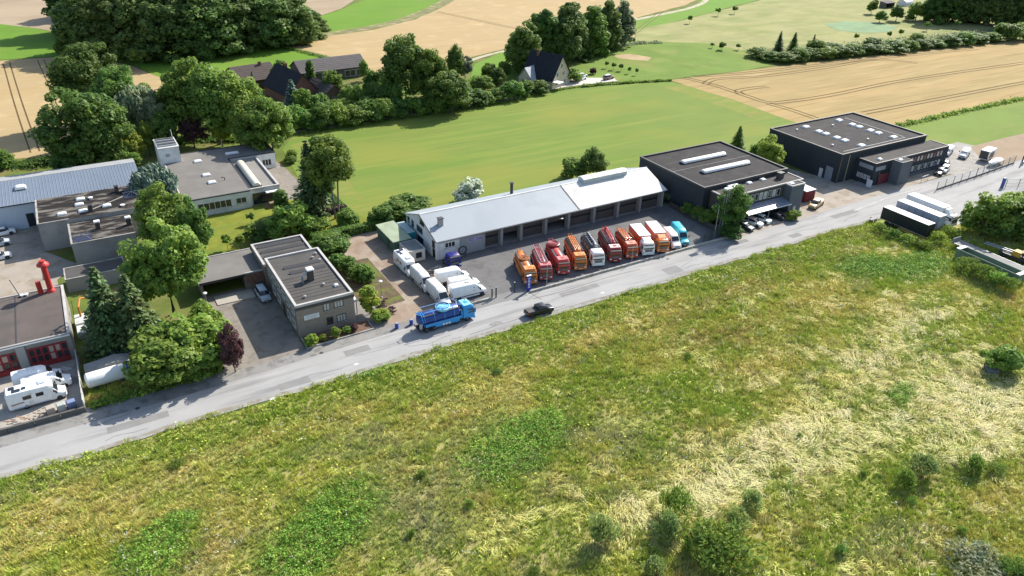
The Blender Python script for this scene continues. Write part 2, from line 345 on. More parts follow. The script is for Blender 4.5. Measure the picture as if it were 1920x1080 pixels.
field('green_field', [(244.93, 298.33), (290.67, 311.34), (358.46, 360.51), (475.11, 428.81), (524.73, 410.91), (350.65, 320.17), (268.00, 289.86), (229.75, 279.19)], 0.01, bright_green_m, 15, 0.6)
field('green_field', [(132.65, 251.66), (153.32, 265.83), (162.14, 266.06), (157.15, 249.80), (139.74, 230.64), (130.05, 227.01), (120.07, 231.77)], 0.012, bright_green_m, 25, 0.4)
field('garden_lawn', [(150.22, 217.39), (172.13, 240.88), (214.83, 260.35), (240.31, 241.70), (246.47, 214.52), (244.64, 203.20), (219.65, 199.85), (184.12, 202.05), (165.45, 206.91)], 0.01, M('garden_grass', (0.15, 0.225, 0.04), 0.95, 0.15, 0.1, col2=(0.24, 0.24, 0.07), c2=(0.5, 0.75), scale2=0.06, fine=0.2), 16, 0.4)
field('hay_patch', [(188.92, 241.11), (196.55, 240.69), (200.56, 231.66), (195.68, 227.97), (191.10, 232.06), (187.63, 236.65)], 0.03, M('hay', (0.4, 0.3, 0.17), 0.95, 0.15, 0.2), 17, 0.3, 3)
field('reed_patch', [(325.60, 252.67), (340.59, 253.73), (353.56, 245.01), (354.81, 232.47), (338.89, 225.34), (324.54, 229.00), (318.08, 238.71)], 0.05, M('reed_bed', (0.2, 0.29, 0.15), 0.9, 0.2, 0.15, fine=0.2), 18, 0.8, 6)
track = strip('farm_track', smooth_line([(129.84, 254.84), (141.17, 261.17), (154.78, 266.22), (168.20, 267.67)]), 2.2, 0.03, path_m)
strip('farm_track', smooth_line([(243.71, 298.86), (267.90, 305.78), (292.97, 313.90), (316.01, 326.55), (347.39, 353.46)]), 3.0, 0.03, path_m)
strip('field_path', smooth_line([(40.03, 200.72), (51.97, 202.34), (74.07, 203.37), (96.39, 203.71), (121.54, 205.14), (140.96, 211.64), (147.86, 210.62), (156.15, 209.77)]), 2.0, 0.025, path_m)
field('house_driveway', [(137.57, 208.03), (153.60, 217.41), (157.88, 217.01), (167.36, 212.51), (166.01, 208.25), (157.83, 208.97), (145.04, 209.67)], 0.035, M('pale_gravel', (0.55, 0.52, 0.46), 0.95, 0.08, 0.3, fine=0.1), 19, 0.2, 3)
def tracks(par, pts, gap=2.1, w=0.62, z=0.03):
    L, Rr = ribbon(smooth_line(pts), gap)
    for l in (L, Rr): strip('wheel_track', l, w, z, track_m, par)
tracks(wl, [(-16.67, 323.25), (-14.28, 274.45), (-12.38, 240.73), (-10.79, 215.60)], 2.0, 0.4)
tracks(wl, [(-6.09, 323.73), (-4.10, 283.50), (-2.21, 243.94)], 2.0, 0.32)
tracks(wr, [(190.54, 202.32), (193.18, 188.88), (193.18, 173.88), (193.81, 165.16), (201.19, 162.94), (220.65, 162.01), (262.88, 163.68), (332.62, 160.16), (401.37, 156.58)])
tracks(wr, [(195.14, 201.82), (216.58, 196.84), (259.12, 193.50), (300.07, 189.75), (340.09, 184.62)], 2.1, 0.55)
tracks(wr, [(191.13, 191.44), (200.39, 195.13), (220.83, 190.48), (254.65, 189.84), (280.68, 190.42), (291.77, 179.24)], 2.1, 0.55)
tracks(wr, [(192.86, 164.27), (193.95, 156.46), (193.77, 145.92)], 2.1, 0.6)
tracks(wr, [(212.23, 142.99), (232.92, 142.67), (261.31, 142.33), (299.62, 141.96), (345.37, 140.58)])
tracks(wr, [(193.51, 176.61), (195.69, 180.01), (204.72, 180.23), (208.68, 179.10)], 2.1, 0.55)
tracks(wb, [(167.27, 356.87), (180.67, 306.30), (184.45, 293.97)], 2.0, 0.4)
tracks(wb, [(225.08, 273.29), (273.07, 311.91)], 2.0, 0.3)

# roads and yards
sheet('road', [(-120, 88.4), (40, 88.3), (130, 88.6), (146, 88.0), (150, 86), (158, 78), (190, 77), (330, 83), (330, 97.2), (-120, 97.2)], 0.02, asphalt)
sheet('pavement', [(-120, 94.6), (8, 94.9), (21, 95.6), (36, 96.2), (36, 98.9), (-120, 97.3)], 0.026, asphalt_old)
sheet('pavement', [(36.0, 96.3), (61, 96.0), (61, 98.6), (36.0, 98.9)], 0.026, M('kerbside_asphalt', (0.23, 0.225, 0.215), 0.9, 0.1, 0.3, fine=0.12))
sheet('yard', [(47.5, 98.3), (61.5, 97.0), (109.5, 96.4), (109.5, 131), (47.5, 131)], 0.022, yard_asphalt)
sheet('gravel_yard', wobble([(35.6, 98.6), (48.6, 98.6), (48.6, 133), (38.5, 133), (37.2, 115)], 0.3, 2, 31), 0.03, gravel_m)
sheet('driveway', [(10.2, 97.4), (22.2, 97.8), (22.2, 122), (11.0, 122)], 0.028, paving_slab)
sheet('forecourt', [(110, 95.6), (137, 96.5), (170, 97.2), (186, 97.6), (186, 109), (154.6, 112), (152, 120), (136, 120), (136, 102.5), (110, 103)], 0.024, paving_tan)
sheet('car_park', [(185.8, 96.4), (210, 95.2), (217, 98), (212, 112), (190, 112), (185.8, 108)], 0.026, concrete)
sheet('side_path', [(31.5, 97.7), (36.4, 97.9), (36.2, 108), (31.5, 108)], 0.034, M('grey_paver', (0.24, 0.225, 0.205), 0.9, 0.1, 0.8, fine=0.12))
sheet('workshop_yard', [(-60, 97.6), (-8.3, 98.0), (-8.0, 112), (-60, 112)], 0.028, M('yard_concrete', (0.4, 0.365, 0.31), 0.9, 0.15, 0.35, 0.1, col2=(0.2, 0.18, 0.155), c2=(0.55, 0.7), scale2=0.25, fine=0.1))
sheet('lot', [(-60, 127.5), (-9, 128), (-9.5, 140), (-5.9, 145), (-10.8, 153), (-10.8, 166), (-60, 166)], 0.026, paving_tan)
sheet('lawn', [(12, 121.5), (11, 131), (14, 140), (16, 155.5), (28.5, 156.5), (31, 160), (40, 158), (46, 150), (48.5, 133), (34, 131.5), (31, 121.5)], 0.01, lawn_m)
sheet('terrace', [(28.5, 157), (40, 156.5), (41.5, 158), (41, 178), (39.5, 186.5), (34.5, 178), (28.6, 178)], 0.022, paving_slab)
sheet('lawn', [(-7.5, 97.9), (10.0, 98.2), (10.8, 122), (-7.8, 131)], 0.012, rough_grass_m)
sheet('garden_soil', [(36.2, 104), (41.5, 104.5), (41.5, 122.5), (31.6, 122.5), (31.6, 108.2), (36.2, 108.2)], 0.036, M('garden_soil_m', (0.13, 0.1, 0.06), 0.95, 0.3, 0.8, 0.3, col2=(0.14, 0.16, 0.04), scale2=0.6, fine=0.2))
# drain grates, patched tarmac and pale blots on the road
for c, r in (((51.54, 90.60), 0.75), ((27.62, 90.65), 0.25), ((14.60, 88.29), 0.3), ((73.10, 90.54), 0.25)):
    sheet('road_patch', [(c[0] + r*1.6*math.cos(a), c[1] + r*math.sin(a)) for a in [k*math.pi/5 for k in range(10)]], 0.032,
          asphalt_old if r > 0.6 else M('pale_blot', (0.6, 0.6, 0.58), 0.9))
for p in ([(61.21, 94.60), (67.69, 94.30), (77.36, 94.69), (84.55, 94.37)], [(61.26, 89.54), (68.78, 89.30), (79.21, 89.22)], [(46.16, 89.71), (54.27, 90.06), (64.91, 90.16)], [(61.44, 97.65), (62.33, 93.59)]):
    strip('tar_seam', smooth_line(p), 0.14, 0.031, M('tar_seam_m', (0.17, 0.165, 0.155), 0.9))
strip('road_edge_line', smooth_line([(144.08, 93.58), (154.86, 94.76), (165.18, 95.17), (174.86, 95.47)]), 0.2, 0.033, M('edge_line', (0.5, 0.49, 0.44), 0.8, 0.3, 0.8))

# worn road: repaired rectangles, cracks, drain covers, crumbling dirty verge
patch_m = M('repair_asphalt', (0.25, 0.243, 0.23), 0.92, 0.1, 0.6, fine=0.2)
for x0, x1, y0, y1 in ((-6, 1.5, 91.2, 92.6), (16, 20.5, 89.6, 91.2), (27, 31, 93.2, 94.8), (66, 74, 92.6, 93.9), (88, 91.5, 90.0, 92.4), (104, 112, 93.4, 94.6), (121, 124, 90.2, 91.6), (137, 145, 92.8, 94.2)):
    sheet('repair_patch', wobble(rect(x0, x1, y0, y1), 0.06, 1.0, int(x0) + 200), 0.0305, patch_m)
crk = random.Random(3)
for k in range(16):
    x = crk.uniform(-10, 150); y = crk.uniform(89.5, 95.5); pts = [(x, y)]
    for j in range(6): pts.append((pts[-1][0] + crk.uniform(0.3, 1.6), min(96.6, max(88.8, pts[-1][1] + crk.uniform(-0.5, 0.5)))))
    strip('crack', pts, 0.07, 0.0325, MATS['tar_seam_m'])
for x, y in ((-2, 95.0), (24, 96.0), (58.5, 95.6), (92, 95.2), (128, 95.6)):
    sheet('drain_cover', [(x + 0.32*math.cos(a), y + 0.32*math.sin(a)) for a in [k*math.pi/6 for k in range(12)]], 0.034, steel_dark)
dirt_m = M('verge_dirt', (0.26, 0.235, 0.18), 0.95, 0.25, 0.6, col2=(0.31, 0.3, 0.275), c2=(0.45, 0.55), scale2=0.7, fine=0.2)
L_ = [(x, 88.75 + 0.25*math.sin(x*0.21) + 0.15*math.sin(x*0.93)) for x in range(-40, 147, 2)]
strip('dirt_verge', L_, 0.9, 0.0295, dirt_m)
L_ = [(x, 96.35 + 0.1*math.sin(x*0.31)) for x in range(62, 110, 2)]
strip('dirt_verge', L_, 0.5, 0.0295, dirt_m)
# worn and dry strips in the pasture
dry_m = M('dry_pasture', (0.24, 0.235, 0.06), 0.95, 0.15, 0.15, col2=(0.17, 0.225, 0.042), c2=(0.42, 0.55), scale2=0.25, stretch2=(0.4, 1.2, 1), fine=0.2)
strip('dry_strip', smooth_line([(179.94, 195.23), (180.88, 178.41), (181.17, 162.09), (180.35, 152.55)]), 9.0, 0.006, dry_m)
strip('dry_strip', smooth_line([(49.26, 193.16), (50.18, 178.11), (49.01, 158.85), (47.01, 142.95)]), 5.0, 0.006, dry_m)
for a_, b_ in (((48.79, 158.24), (48.81, 138.30)), ((50.53, 159.54), (50.39, 138.70)), ((46.63, 184.29), (47.43, 154.31)), ((71.36, 196.38), (161.84, 196.33)), ((70.97, 193.37), (160.14, 192.75))):
    strip('wheel_mark', [a_, ((a_[0]+b_[0])/2 + 0.5, (a_[1]+b_[1])/2), b_], 0.55, 0.008, dry_m)

# ------------------------------------------------------------------ building helpers
def wall_pt(side, c, a, z, out=0.0):
    if side == 'S': return (a, c - out, z)
    if side == 'N': return (a, c + out, z)
    if side == 'W': return (c - out, a, z)
    return (c + out, a, z)
def wbox(mb, side, c, a0, a1, z0, z1, o0, o1):
    p, q = wall_pt(side, c, a0, z0, o0), wall_pt(side, c, a1, z1, o1)
    return mb.bx(min(p[0], q[0]), max(p[0], q[0]), min(p[1], q[1]), max(p[1], q[1]), z0, z1)
def window(par, side, c, a, z, w, h, nx=1, nz=1, fm=frame_dark, gm=glass_dark, t=0.09, sill=True, name='window'):
    """a window part: proud frame with its bars, panes as sub-parts, sill"""
    a0, a1, z0, z1 = a - w/2, a + w/2, z - h/2, z + h/2
    mb = MB()
    wbox(mb, side, c, a0 - t, a1 + t, z0 - t, z0, 0.0, 0.07); wbox(mb, side, c, a0 - t, a1 + t, z1, z1 + t, 0.0, 0.07)
    wbox(mb, side, c, a0 - t, a0, z0, z1, 0.0, 0.07); wbox(mb, side, c, a1, a1 + t, z0, z1, 0.0, 0.07)
    for k in range(1, nx): x = a0 + w*k/nx; wbox(mb, side, c, x - t/2, x + t/2, z0, z1, 0.0, 0.06)
    for k in range(1, nz): y = z0 + h*k/nz; wbox(mb, side, c, a0, a1, y - t/2, y + t/2, 0.0, 0.055)
    f = part(name, mb, fm, par)
    for k in range(nx):
        x0, x1 = a0 + w*k/nx, a0 + w*(k+1)/nx
        part('pane', wbox(MB(), side, c, x0 + (t/2 if k else 0), x1 - (t/2 if k < nx-1 else 0), z0, z1, 0.0, 0.03), gm, f)
    if sill: part('sill', wbox(MB(), side, c, a0 - 0.12, a1 + 0.12, z0 - t - 0.06, z0 - t, 0.0, 0.16), kerb_m, f)
    return f
def door(par, side, c, a, w, h, mat, panels=1, z0=0.03, name='door', handle=True):
    mb = MB(); wbox(mb, side, c, a - w/2, a + w/2, z0, z0 + h, 0.0, 0.05)
    for k in range(panels):
        y0 = z0 + h*k/panels; wbox(mb, side, c, a - w/2 + 0.04, a + w/2 - 0.04, y0 + 0.03, y0 + h/panels - 0.03, 0.05, 0.08)
    d = part(name, mb, mat, par)
    if handle: part('handle', wbox(MB(), side, c, a + w/2 - 0.22, a + w/2 - 0.12, z0 + 1.0, z0 + 1.12, 0.08, 0.14), galv, d)
    return d
def dome(par, x, y, z, sx, sy, h=0.35, mat=None, name='skylight'):
    """upstand kerb with a shallow dome on it"""
    k = part(name, MB().bx(x - sx/2, x + sx/2, y - sy/2, y + sy/2, z, z + 0.22), trim_white, par)
    mb = MB(); rings = []
    for t in (0, 0.35, 0.7, 0.95):
        i = 0.5 * (1 - math.sqrt(max(0, 1 - t*t)))
        rings.append([(x - sx/2 + 0.06 + i*sx*0.8, y - sy/2 + 0.06 + i*sy*0.8, z + 0.22 + t*h), (x + sx/2 - 0.06 - i*sx*0.8, y - sy/2 + 0.06 + i*sy*0.8, z + 0.22 + t*h),
                      (x + sx/2 - 0.06 - i*sx*0.8, y + sy/2 - 0.06 - i*sy*0.8, z + 0.22 + t*h), (x - sx/2 + 0.06 + i*sx*0.8, y + sy/2 - 0.06 - i*sy*0.8, z + 0.22 + t*h)])
    mb.loft(rings); part('dome', mb, mat or dome_white, k, True)
    return k
def ridge_light(par, x0, x1, y0, y1, z, h, mat=None, axis='x', name='skylight'):
    """barrel rooflight with glazing bars"""
    k = part(name, MB().bx(x0 - 0.1, x1 + 0.1, y0 - 0.1, y1 + 0.1, z, z + 0.25), coping_dark, par)
    n = 8; mb = MB()
    def arc(s, e):
        out = []
        for i in range(n + 1):
            t = math.pi * i / n
            if axis == 'x': out.append((s, (y0+y1)/2 - (y1-y0)/2*math.cos(t)*(1-e), z + 0.25 + h*math.sin(t)*(1-e*0.5)))
            else: out.append(((x0+x1)/2 - (x1-x0)/2*math.cos(t)*(1-e), s, z + 0.25 + h*math.sin(t)*(1-e*0.5)))
        return out
    a, b = (x0, x1) if axis == 'x' else (y0, y1)
    mb.loft([arc(a, 0.15), arc(a + 0.25, 0), arc(b - 0.25, 0), arc(b, 0.15)])
    part('vault', mb, mat or dome_white, k, True)
    bars = MB(); m = int((b - a) / 1.3)
    for i in range(1, m):
        s = a + (b - a) * i / m
        r0 = arc(s - 0.03, -0.02); r1 = arc(s + 0.03, -0.02)
        bars.loft([r0, r1])
    part('glazing_bar', bars, galv, k)
    return k
def flat_block(par, x0, x1, y0, y1, z, wall_m, roof_m, cope_m, cope_w=0.32, par_h=0.28, z0=-0.05, cope_sides='SNWE', wall='wall', roof='roof', coping='coping'):
    """one flat-roofed block: walls, recessed roof deck, raised coping"""
    w = part(wall, MB().bx(x0, x1, y0, y1, z0, z - 0.02), wall_m, par)
    r = part(roof, MB().bx(x0 + 0.01, x1 - 0.01, y0 + 0.01, y1 - 0.01, z - 0.02, z), roof_m, par)
    o = 0.06; q = []
    if 'S' in cope_sides: q.append((x0 - o, x1 + o, y0 - o, y0 + cope_w, z - 0.12, z + par_h))
    if 'N' in cope_sides: q.append((x0 - o, x1 + o, y1 - cope_w, y1 + o, z - 0.12, z + par_h))
    if 'W' in cope_sides: q.append((x0 - o, x0 + cope_w, y0 + cope_w, y1 - cope_w, z - 0.12, z + par_h - 0.004))
    if 'E' in cope_sides: q.append((x1 - cope_w, x1 + o, y0 + cope_w, y1 - cope_w, z - 0.12, z + par_h - 0.004))
    for b4 in q: part(coping, MB().bx(*b4), cope_m, par)
    return w, r
def vent(par, x, y, z, s=0.3, h=0.5, mat=None, name='vent'):
    mb = MB().lathe([(s*0.5, z), (s*0.5, z + h*0.7), (s*0.95, z + h*0.72), (s*0.9, z + h*0.85), (0.02, z + h)], (x, y), 10)
    return part(name, mb, mat or galv, par)
def print_marks(par, side, c, a0, a1, z, h, mat, seed=1, out=0.012, name='lettering'):
    """a line of print too worn and small to read: uneven upright strokes with short cross strokes"""
    rnd = random.Random(seed); mb = MB(); x = a0
    while x < a1 - 0.1:
        w = rnd.uniform(0.10, 0.16) * h / 0.4
        wbox(mb, side, c, x, x + w*0.4, z - h/2, z + h/2, out - 0.012, out)
        for zz in rnd.sample((-0.5, -0.1, 0.3), 2): wbox(mb, side, c, x + w*0.4, x + w*1.6, z + zz*h, z + (zz + 0.2)*h, out - 0.012, out)
        x += w*(2.1 if rnd.random() < 0.85 else 3.2)
    o = part(name, mb, mat, par); o['kind'] = 'stuff'
    return o

# ------------------------------------------------------------------ grey brick office
b = thing('office_building', 'two-storey grey brick office with flat roof and pale coping beside driveway', 'building', (27, 110))
OZ = 5.6
flat_block(b, 22.3, 31.6, 101.6, 119.6, OZ, grey_brick, bitumen_weathered, coping_light)
flat_block(b, 22.0, 31.2, 119.62, 128.8, 4.3, grey_brick, bitumen_weathered, coping_light, cope_sides='NWE')
part('fascia', MB().bx(22.22, 31.68, 101.5, 101.58, OZ - 0.65, OZ - 0.14), dark_brick, b)
for a, z, w, h, nx, gm in ((27.1, 4.35, 0.9, 1.15, 2, glass_pale), (29.05, 4.4, 1.35, 1.05, 3, glass_pale), (27.4, 1.7, 0.85, 1.25, 2, glass_dark), (29.3, 1.75, 1.35, 1.15, 3, glass_pale)):
    window(b, 'S', 101.6, a, z, w, h, nx, 1, frame_dark, gm)
sg = part('sign_board', MB().bx(23.4, 25.8, 101.5, 101.6, 2.95, 3.75), trim_white, b, label='pale sign board with faded lettering')
print_marks(sg, 'S', 101.5, 23.6, 25.6, 3.45, 0.3, M('faded_print', (0.35, 0.37, 0.45), 0.8), 3); print_marks(sg, 'S', 101.5, 23.8, 25.3, 3.12, 0.14, MATS['faded_print'], 4)
for a in (103.5, 106.2, 108.9, 111.6, 114.3, 117.0):
    window(b, 'W', 22.3, a, 4.2, 1.5, 1.1, 2, 1, trim_white, glass_dark)
for a in (103.8, 106.5, 112.6, 115.6): window(b, 'W', 22.3, a, 1.6, 1.5, 1.2, 2, 1, trim_white, glass_dark)
door(b, 'W', 22.3, 109.5, 1.2, 2.2, frame_dark)
for a in (104.0, 108.0, 112.0, 116.0): window(b, 'E', 31.6, a, 4.2, 1.4, 1.1, 2)
part('porch_slab', MB().bx(31.62, 33.0, 104.2, 107.2, 2.4, 2.62), trim_white, b)
for y in (104.4, 107.0): part('porch_post', MB().bx(32.75, 32.88, y - 0.06, y + 0.06, 0.0, 2.4), galv, b)
ch = part('chimney', MB().bx(26.6, 27.5, 108.6, 109.6, OZ, OZ + 1.9), dark_brick, b)
part('chimney_cap', MB().cbx(26.45, 27.65, 108.45, 109.75, OZ + 1.9, OZ + 2.15, 0.08), trim_white, ch)
part('vent_duct', MB().tube([(25.6, 108.6, OZ), (25.6, 108.6, OZ + 1.1), (26.1, 108.9, OZ + 1.35), (26.6, 109.0, OZ + 1.35)], 0.2, 8), galv, b, True)
def roof_rack(par, x0, x1, y, z):
    part('roof_strip', MB().prism([(y, 0), (y + 0.55, 0), (y + 0.45, 0.32), (y + 0.1, 0.05)], 0, 1) if False else
         MB().loft([[(x, y, z), (x, y + 0.6, z), (x, y + 0.55, z + 0.38), (x, y + 0.05, z + 0.08)] for x in (x0, x1)]), steel_dark, par)
for yy, xa, xb in ((112.2, 24.6, 30.6), (114.4, 24.2, 30.4)): roof_rack(b, xa, xb, yy, OZ)
for yy in (122.4, 124.6, 126.8): roof_rack(b, 22.8, 30.6, yy, 4.3)
dome(b, 30.0, 105.2, OZ, 0.7, 0.7, 0.2)
for x, y in ((28.3, 106.4), (24.5, 103.9), (29.6, 116.4), (30.4, 115.0), (30.5, 117.6)): vent(b, x, y, OZ, 0.28, 0.4)
# seams of the roofing felt
for k in range(8): part('felt_seam', MB().bx(22.7, 31.2, 103.6 + k*1.05, 103.68 + k*1.05, OZ, OZ + 0.025), bitumen, b)
# garage annex beside the office
g = thing('garage_annex', 'low flat-roofed garage with open dark bay beside the grey office', 'garage', (17, 125.5))
GZ = 3.0
part('wall', MB().bx(11.6, 11.85, 121.2, 130.2, -0.05, GZ - 0.3).bx(11.6, 21.95, 130.0, 130.25, -0.05, GZ - 0.3).bx(18.7, 19.0, 121.2, 130.0, -0.05, GZ - 0.3), grey_brick, g)
part('roof', MB().bx(11.4, 21.95, 121.0, 130.4, GZ - 0.3, GZ), roof_gravel, g)
part('fascia', MB().bx(11.34, 18.8, 120.92, 120.98, GZ - 0.36, GZ + 0.08), frame_dark, g)
for q in ((11.3, 22.0, 130.42, 130.6, GZ - 0.3, GZ + 0.12), (11.24, 11.38, 120.92, 130.4, GZ - 0.3, GZ + 0.1), (18.9, 21.96, 121.02, 121.25, GZ, GZ + 0.15)): part('coping', MB().bx(*q), coping_light, g)
part('wall', MB().bx(19.0, 21.95, 121.05, 121.3, -0.05, GZ - 0.3), grey_brick, g)
tile = M('roof_tile', (0.16, 0.085, 0.06), 0.9, 0.25, 3.0)
tm = None
for r in range(5):
    for k in range(8):
        x = 18.85 + k*0.39; zz = GZ - 0.15 - r*0.26; yy = 121.0 - r*0.17
        part('tile', MB().loft([[(x, yy + 0.03, zz), (x + 0.37, yy + 0.03, zz)], [(x, yy - 0.19, zz - 0.27), (x + 0.37, yy - 0.19, zz - 0.27)], [(x, yy - 0.15, zz - 0.3), (x + 0.37, yy - 0.15, zz - 0.3)], [(x, yy + 0.05, zz - 0.04), (x + 0.37, yy + 0.05, zz - 0.04)]], False, False), tile, g)
part('loading_slab', MB().bx(13.2, 19.5, 117.6, 120.8, 0.0, 0.16), M('pale_slab', (0.4, 0.37, 0.31), 0.9, 0.12, 0.6, fine=0.1), g)

# ------------------------------------------------------------------ long vehicle hall
h = thing('vehicle_hall', 'long white hall with pale metal gable roof and row of vehicle bays', 'building', (80, 122))
HE, HR, HY0, HYR, HY1 = 4.2, 6.9, 115.0, 122.3, 129.6
X0, XS, X1 = 52.6, 84.6, 107.6
def gable(x0, x1): return [(x0, HY0 + 0.35, -0.05), (x0, HY1 - 0.3, -0.05), (x0, HY1 - 0.3, HE - 0.12), (x0, HYR, HR - 0.2), (x0, HY0 + 0.35, HE - 0.05)]
for x in (X0, X1 - 0.3):
    a = [(x, *p[1:]) for p in gable(0, 0)]; bb = [(x + 0.3, *p[1:]) for p in gable(0, 0)]
    part('gable_wall', MB().loft([a, bb]), white_wall, h)
part('rear_wall', MB().bx(X0 + 0.3, X1 - 0.3, HY1 - 0.5, HY1 - 0.3, -0.05, HE - 0.12), grey_render, h)
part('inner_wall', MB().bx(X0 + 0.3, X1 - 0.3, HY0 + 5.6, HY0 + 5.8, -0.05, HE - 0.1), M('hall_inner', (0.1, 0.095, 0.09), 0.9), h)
part('hall_floor', MB().bx(X0 + 0.3, X1 - 0.3, HY0 + 0.6, HY0 + 5.6, 0.0, 0.04), concrete, h)
def slope(x0, x1, front, name, mat, rib=0.45):
    ya, yb = (HY0 - 0.25, HYR) if front else (HYR, HY1 + 0.2)
    za, zb = (HE, HR) if front else (HR, HE - 0.05)
    r = part(name, MB().loft([[(x0, ya, za - 0.1), (x0, yb, zb - 0.1), (x0, yb, zb), (x0, ya, za)], [(x1, ya, za - 0.1), (x1, yb, zb - 0.1), (x1, yb, zb), (x1, ya, za)]]), mat, h)
    mb = MB(); n = int((x1 - x0) / rib)
    for k in range(n):
        x = x0 + (k + 0.5) * (x1 - x0) / n
        mb.loft([[(x - 0.06, ya, za), (x - 0.025, ya, za + 0.03), (x + 0.025, ya, za + 0.03), (x + 0.06, ya, za)], [(x - 0.06, yb, zb), (x - 0.025, yb, zb + 0.03), (x + 0.025, yb, zb + 0.03), (x + 0.06, yb, zb)]])
    if rib < 0.9: part('sheet_ribs', mb, mat, r)
    return r
slope(X0 - 0.3, XS, True, 'roof', metal_grey, 0.95); slope(XS + 0.02, X1 + 0.3, True, 'roof', metal_white, 0.5)
slope(X0 - 0.3, X1 + 0.3, False, 'roof', metal_grey, 1.0)
part('ridge_cap', MB().loft([[(x, HYR - 0.25, HR - 0.02), (x, HYR, HR + 0.08), (x, HYR + 0.25, HR - 0.02)] for x in (X0 - 0.3, X1 + 0.3)]), metal_white, h)
part('roof_joint', MB().loft([[(x, HY0 - 0.25, HE), (x, HYR, HR), (x, HYR, HR + 0.08), (x, HY0 - 0.25, HE + 0.08)] for x in (XS - 0.08, XS + 0.1)]), steel_dark, h)
part('gutter', MB().bx(X0 - 0.3, X1 + 0.3, HY0 - 0.42, HY0 - 0.26, HE - 0.16, HE - 0.02), galv, h)
part('verge_board', MB().loft([[(x, HY0 - 0.25, HE - 0.2), (x, HYR, HR - 0.2), (x, HYR, HR + 0.03), (x, HY0 - 0.25, HE + 0.03)] for x in (X0 - 0.4, X0 - 0.31)]), frame_dark, h)
part('lintel', MB().bx(X0 + 0.3, X1 - 0.3, HY0 + 0.4, HY0 + 0.7, HE - 0.75, HE - 0.1), grey_render, h)
# front: white end with window, grey panel with banner, then bays
part('front_wall', MB().bx(X0 + 0.3, 57.4, HY0 + 0.35, HY0 + 0.6, -0.05, HE - 0.76), white_wall, h)
part('front_panel', MB().bx(57.42, 62.6, HY0 + 0.36, HY0 + 0.6, -0.05, HE - 0.76), M('grey_gate', (0.3, 0.31, 0.32), 0.7, 0.06, 0.5), h)
window(h, 'S', HY0 + 0.35, 55.4, 2.75, 2.0, 0.9, 3, 1, trim_white)
bn = part('banner', MB().bx(59.2, 62.2, HY0 + 0.28, HY0 + 0.34, 2.35, 3.15), M('banner_cloth', (0.42, 0.4, 0.5), 0.8), h, label='grey banner with violet lettering')
print_marks(bn, 'S', HY0 + 0.28, 59.4, 62.0, 2.75, 0.55, M('violet_print', (0.1, 0.04, 0.3), 0.8), 5)
PIL = [62.7, 66.7, 71.2, 77.0, 82.6, 89.0, 95.2, 101.2, 107.2]
for k, x in enumerate(PIL):
    part('pillar', MB().bx(x - 0.28, x + 0.28, HY0 + 0.34, HY0 + 1.6, -0.05, HE - 0.14), M('pillar_concrete', (0.3, 0.29, 0.27), 0.85, 0.08, 0.8), h)
door_m = M('bay_door', (0.1, 0.085, 0.075), 0.7, 0.12, 0.7)  # door colour darkened so the bays look deep in shade
open_bays = {1, 3}
for k in range(len(PIL) - 1):
    a0, a1 = PIL[k] + 0.29, PIL[k+1] - 0.29
    dd = part('bay_door', MB().bx(a0, a1, HY0 + 1.45, HY0 + 1.52, 0.04 if k not in open_bays else 1.9, HE - 0.76), door_m, h)
    n = 6
    for j in range(n):
        z0 = 0.1 + j*(HE - 0.95)/n
        if k in open_bays and z0 < 1.9: continue
        part('door_section', MB().bx(a0 + 0.04, a1 - 0.04, HY0 + 1.4, HY0 + 1.45, z0, z0 + (HE - 0.95)/n - 0.07), glass_dark if j == 3 else door_m, dd)
# gable windows
for a, z, w, hh, nx in ((128.2, 3.35, 0.8, 1.0, 1), (126.2, 3.3, 0.8, 1.2, 1), (122.9, 3.4, 2.4, 1.0, 3), (116.6, 2.9, 0.9, 1.2, 1), (128.0, 1.4, 0.8, 1.2, 1), (126.0, 1.2, 0.9, 1.4, 1), (122.6, 1.3, 2.4, 1.1, 3), (116.5, 1.1, 0.9, 1.6, 1), (121.6, 5.3, 1.7, 0.8, 2)):
    window(h, 'W', X0, a, z, w, hh, nx, 1, frame_dark)
c = part('chimney', MB().bx(54.6, 55.5, 118.2, 119.0, 5.0, 6.9), grey_render, h); part('chimney_cap', MB().bx(54.5, 55.6, 118.1, 119.1, 6.9, 7.02), coping_dark, c)
part('flue', MB().tube([(74.2, 124.6, 5.9), (74.2, 124.6, 8.3)], 0.32, 10).tube([(74.2, 124.6, 8.45), (74.2, 124.6, 8.6)], 0.48, 10), steel_dark, h, True)
k = part('ridge_light', MB().bx(90.0, 101.6, HYR - 1.0, HYR + 1.0, HR - 0.35, HR + 0.55), M('ridge_light_m', (0.5, 0.55, 0.53), 0.4, 0.1), h)
part('ridge_light_lid', MB().loft([[(x, HYR - 1.2, HR + 0.55), (x, HYR, HR + 0.95), (x, HYR + 1.2, HR + 0.55)] for x in (89.9, 101.7)]), metal_white, k)
for x in (92.4, 95.4, 98.6): part('strap', MB().loft([[(x, HYR - 1.23, HR + 0.56), (x, HYR, HR + 0.98), (x, HYR + 1.23, HR + 0.56)], [(x + 0.12, HYR - 1.23, HR + 0.56), (x + 0.12, HYR, HR + 0.98), (x + 0.12, HYR + 1.23, HR + 0.56)]]), M('strap_m', (0.5, 0.42, 0.3), 0.8), k)
lamp = part('wall_lamp', MB().tube([(80.0, HY0 + 0.4, 3.0), (80.0, HY0 - 0.7, 3.4)], 0.05, 6).bx(79.75, 80.25, HY0 - 1.0, HY0 - 0.6, 3.36, 3.46), trim_white, h)
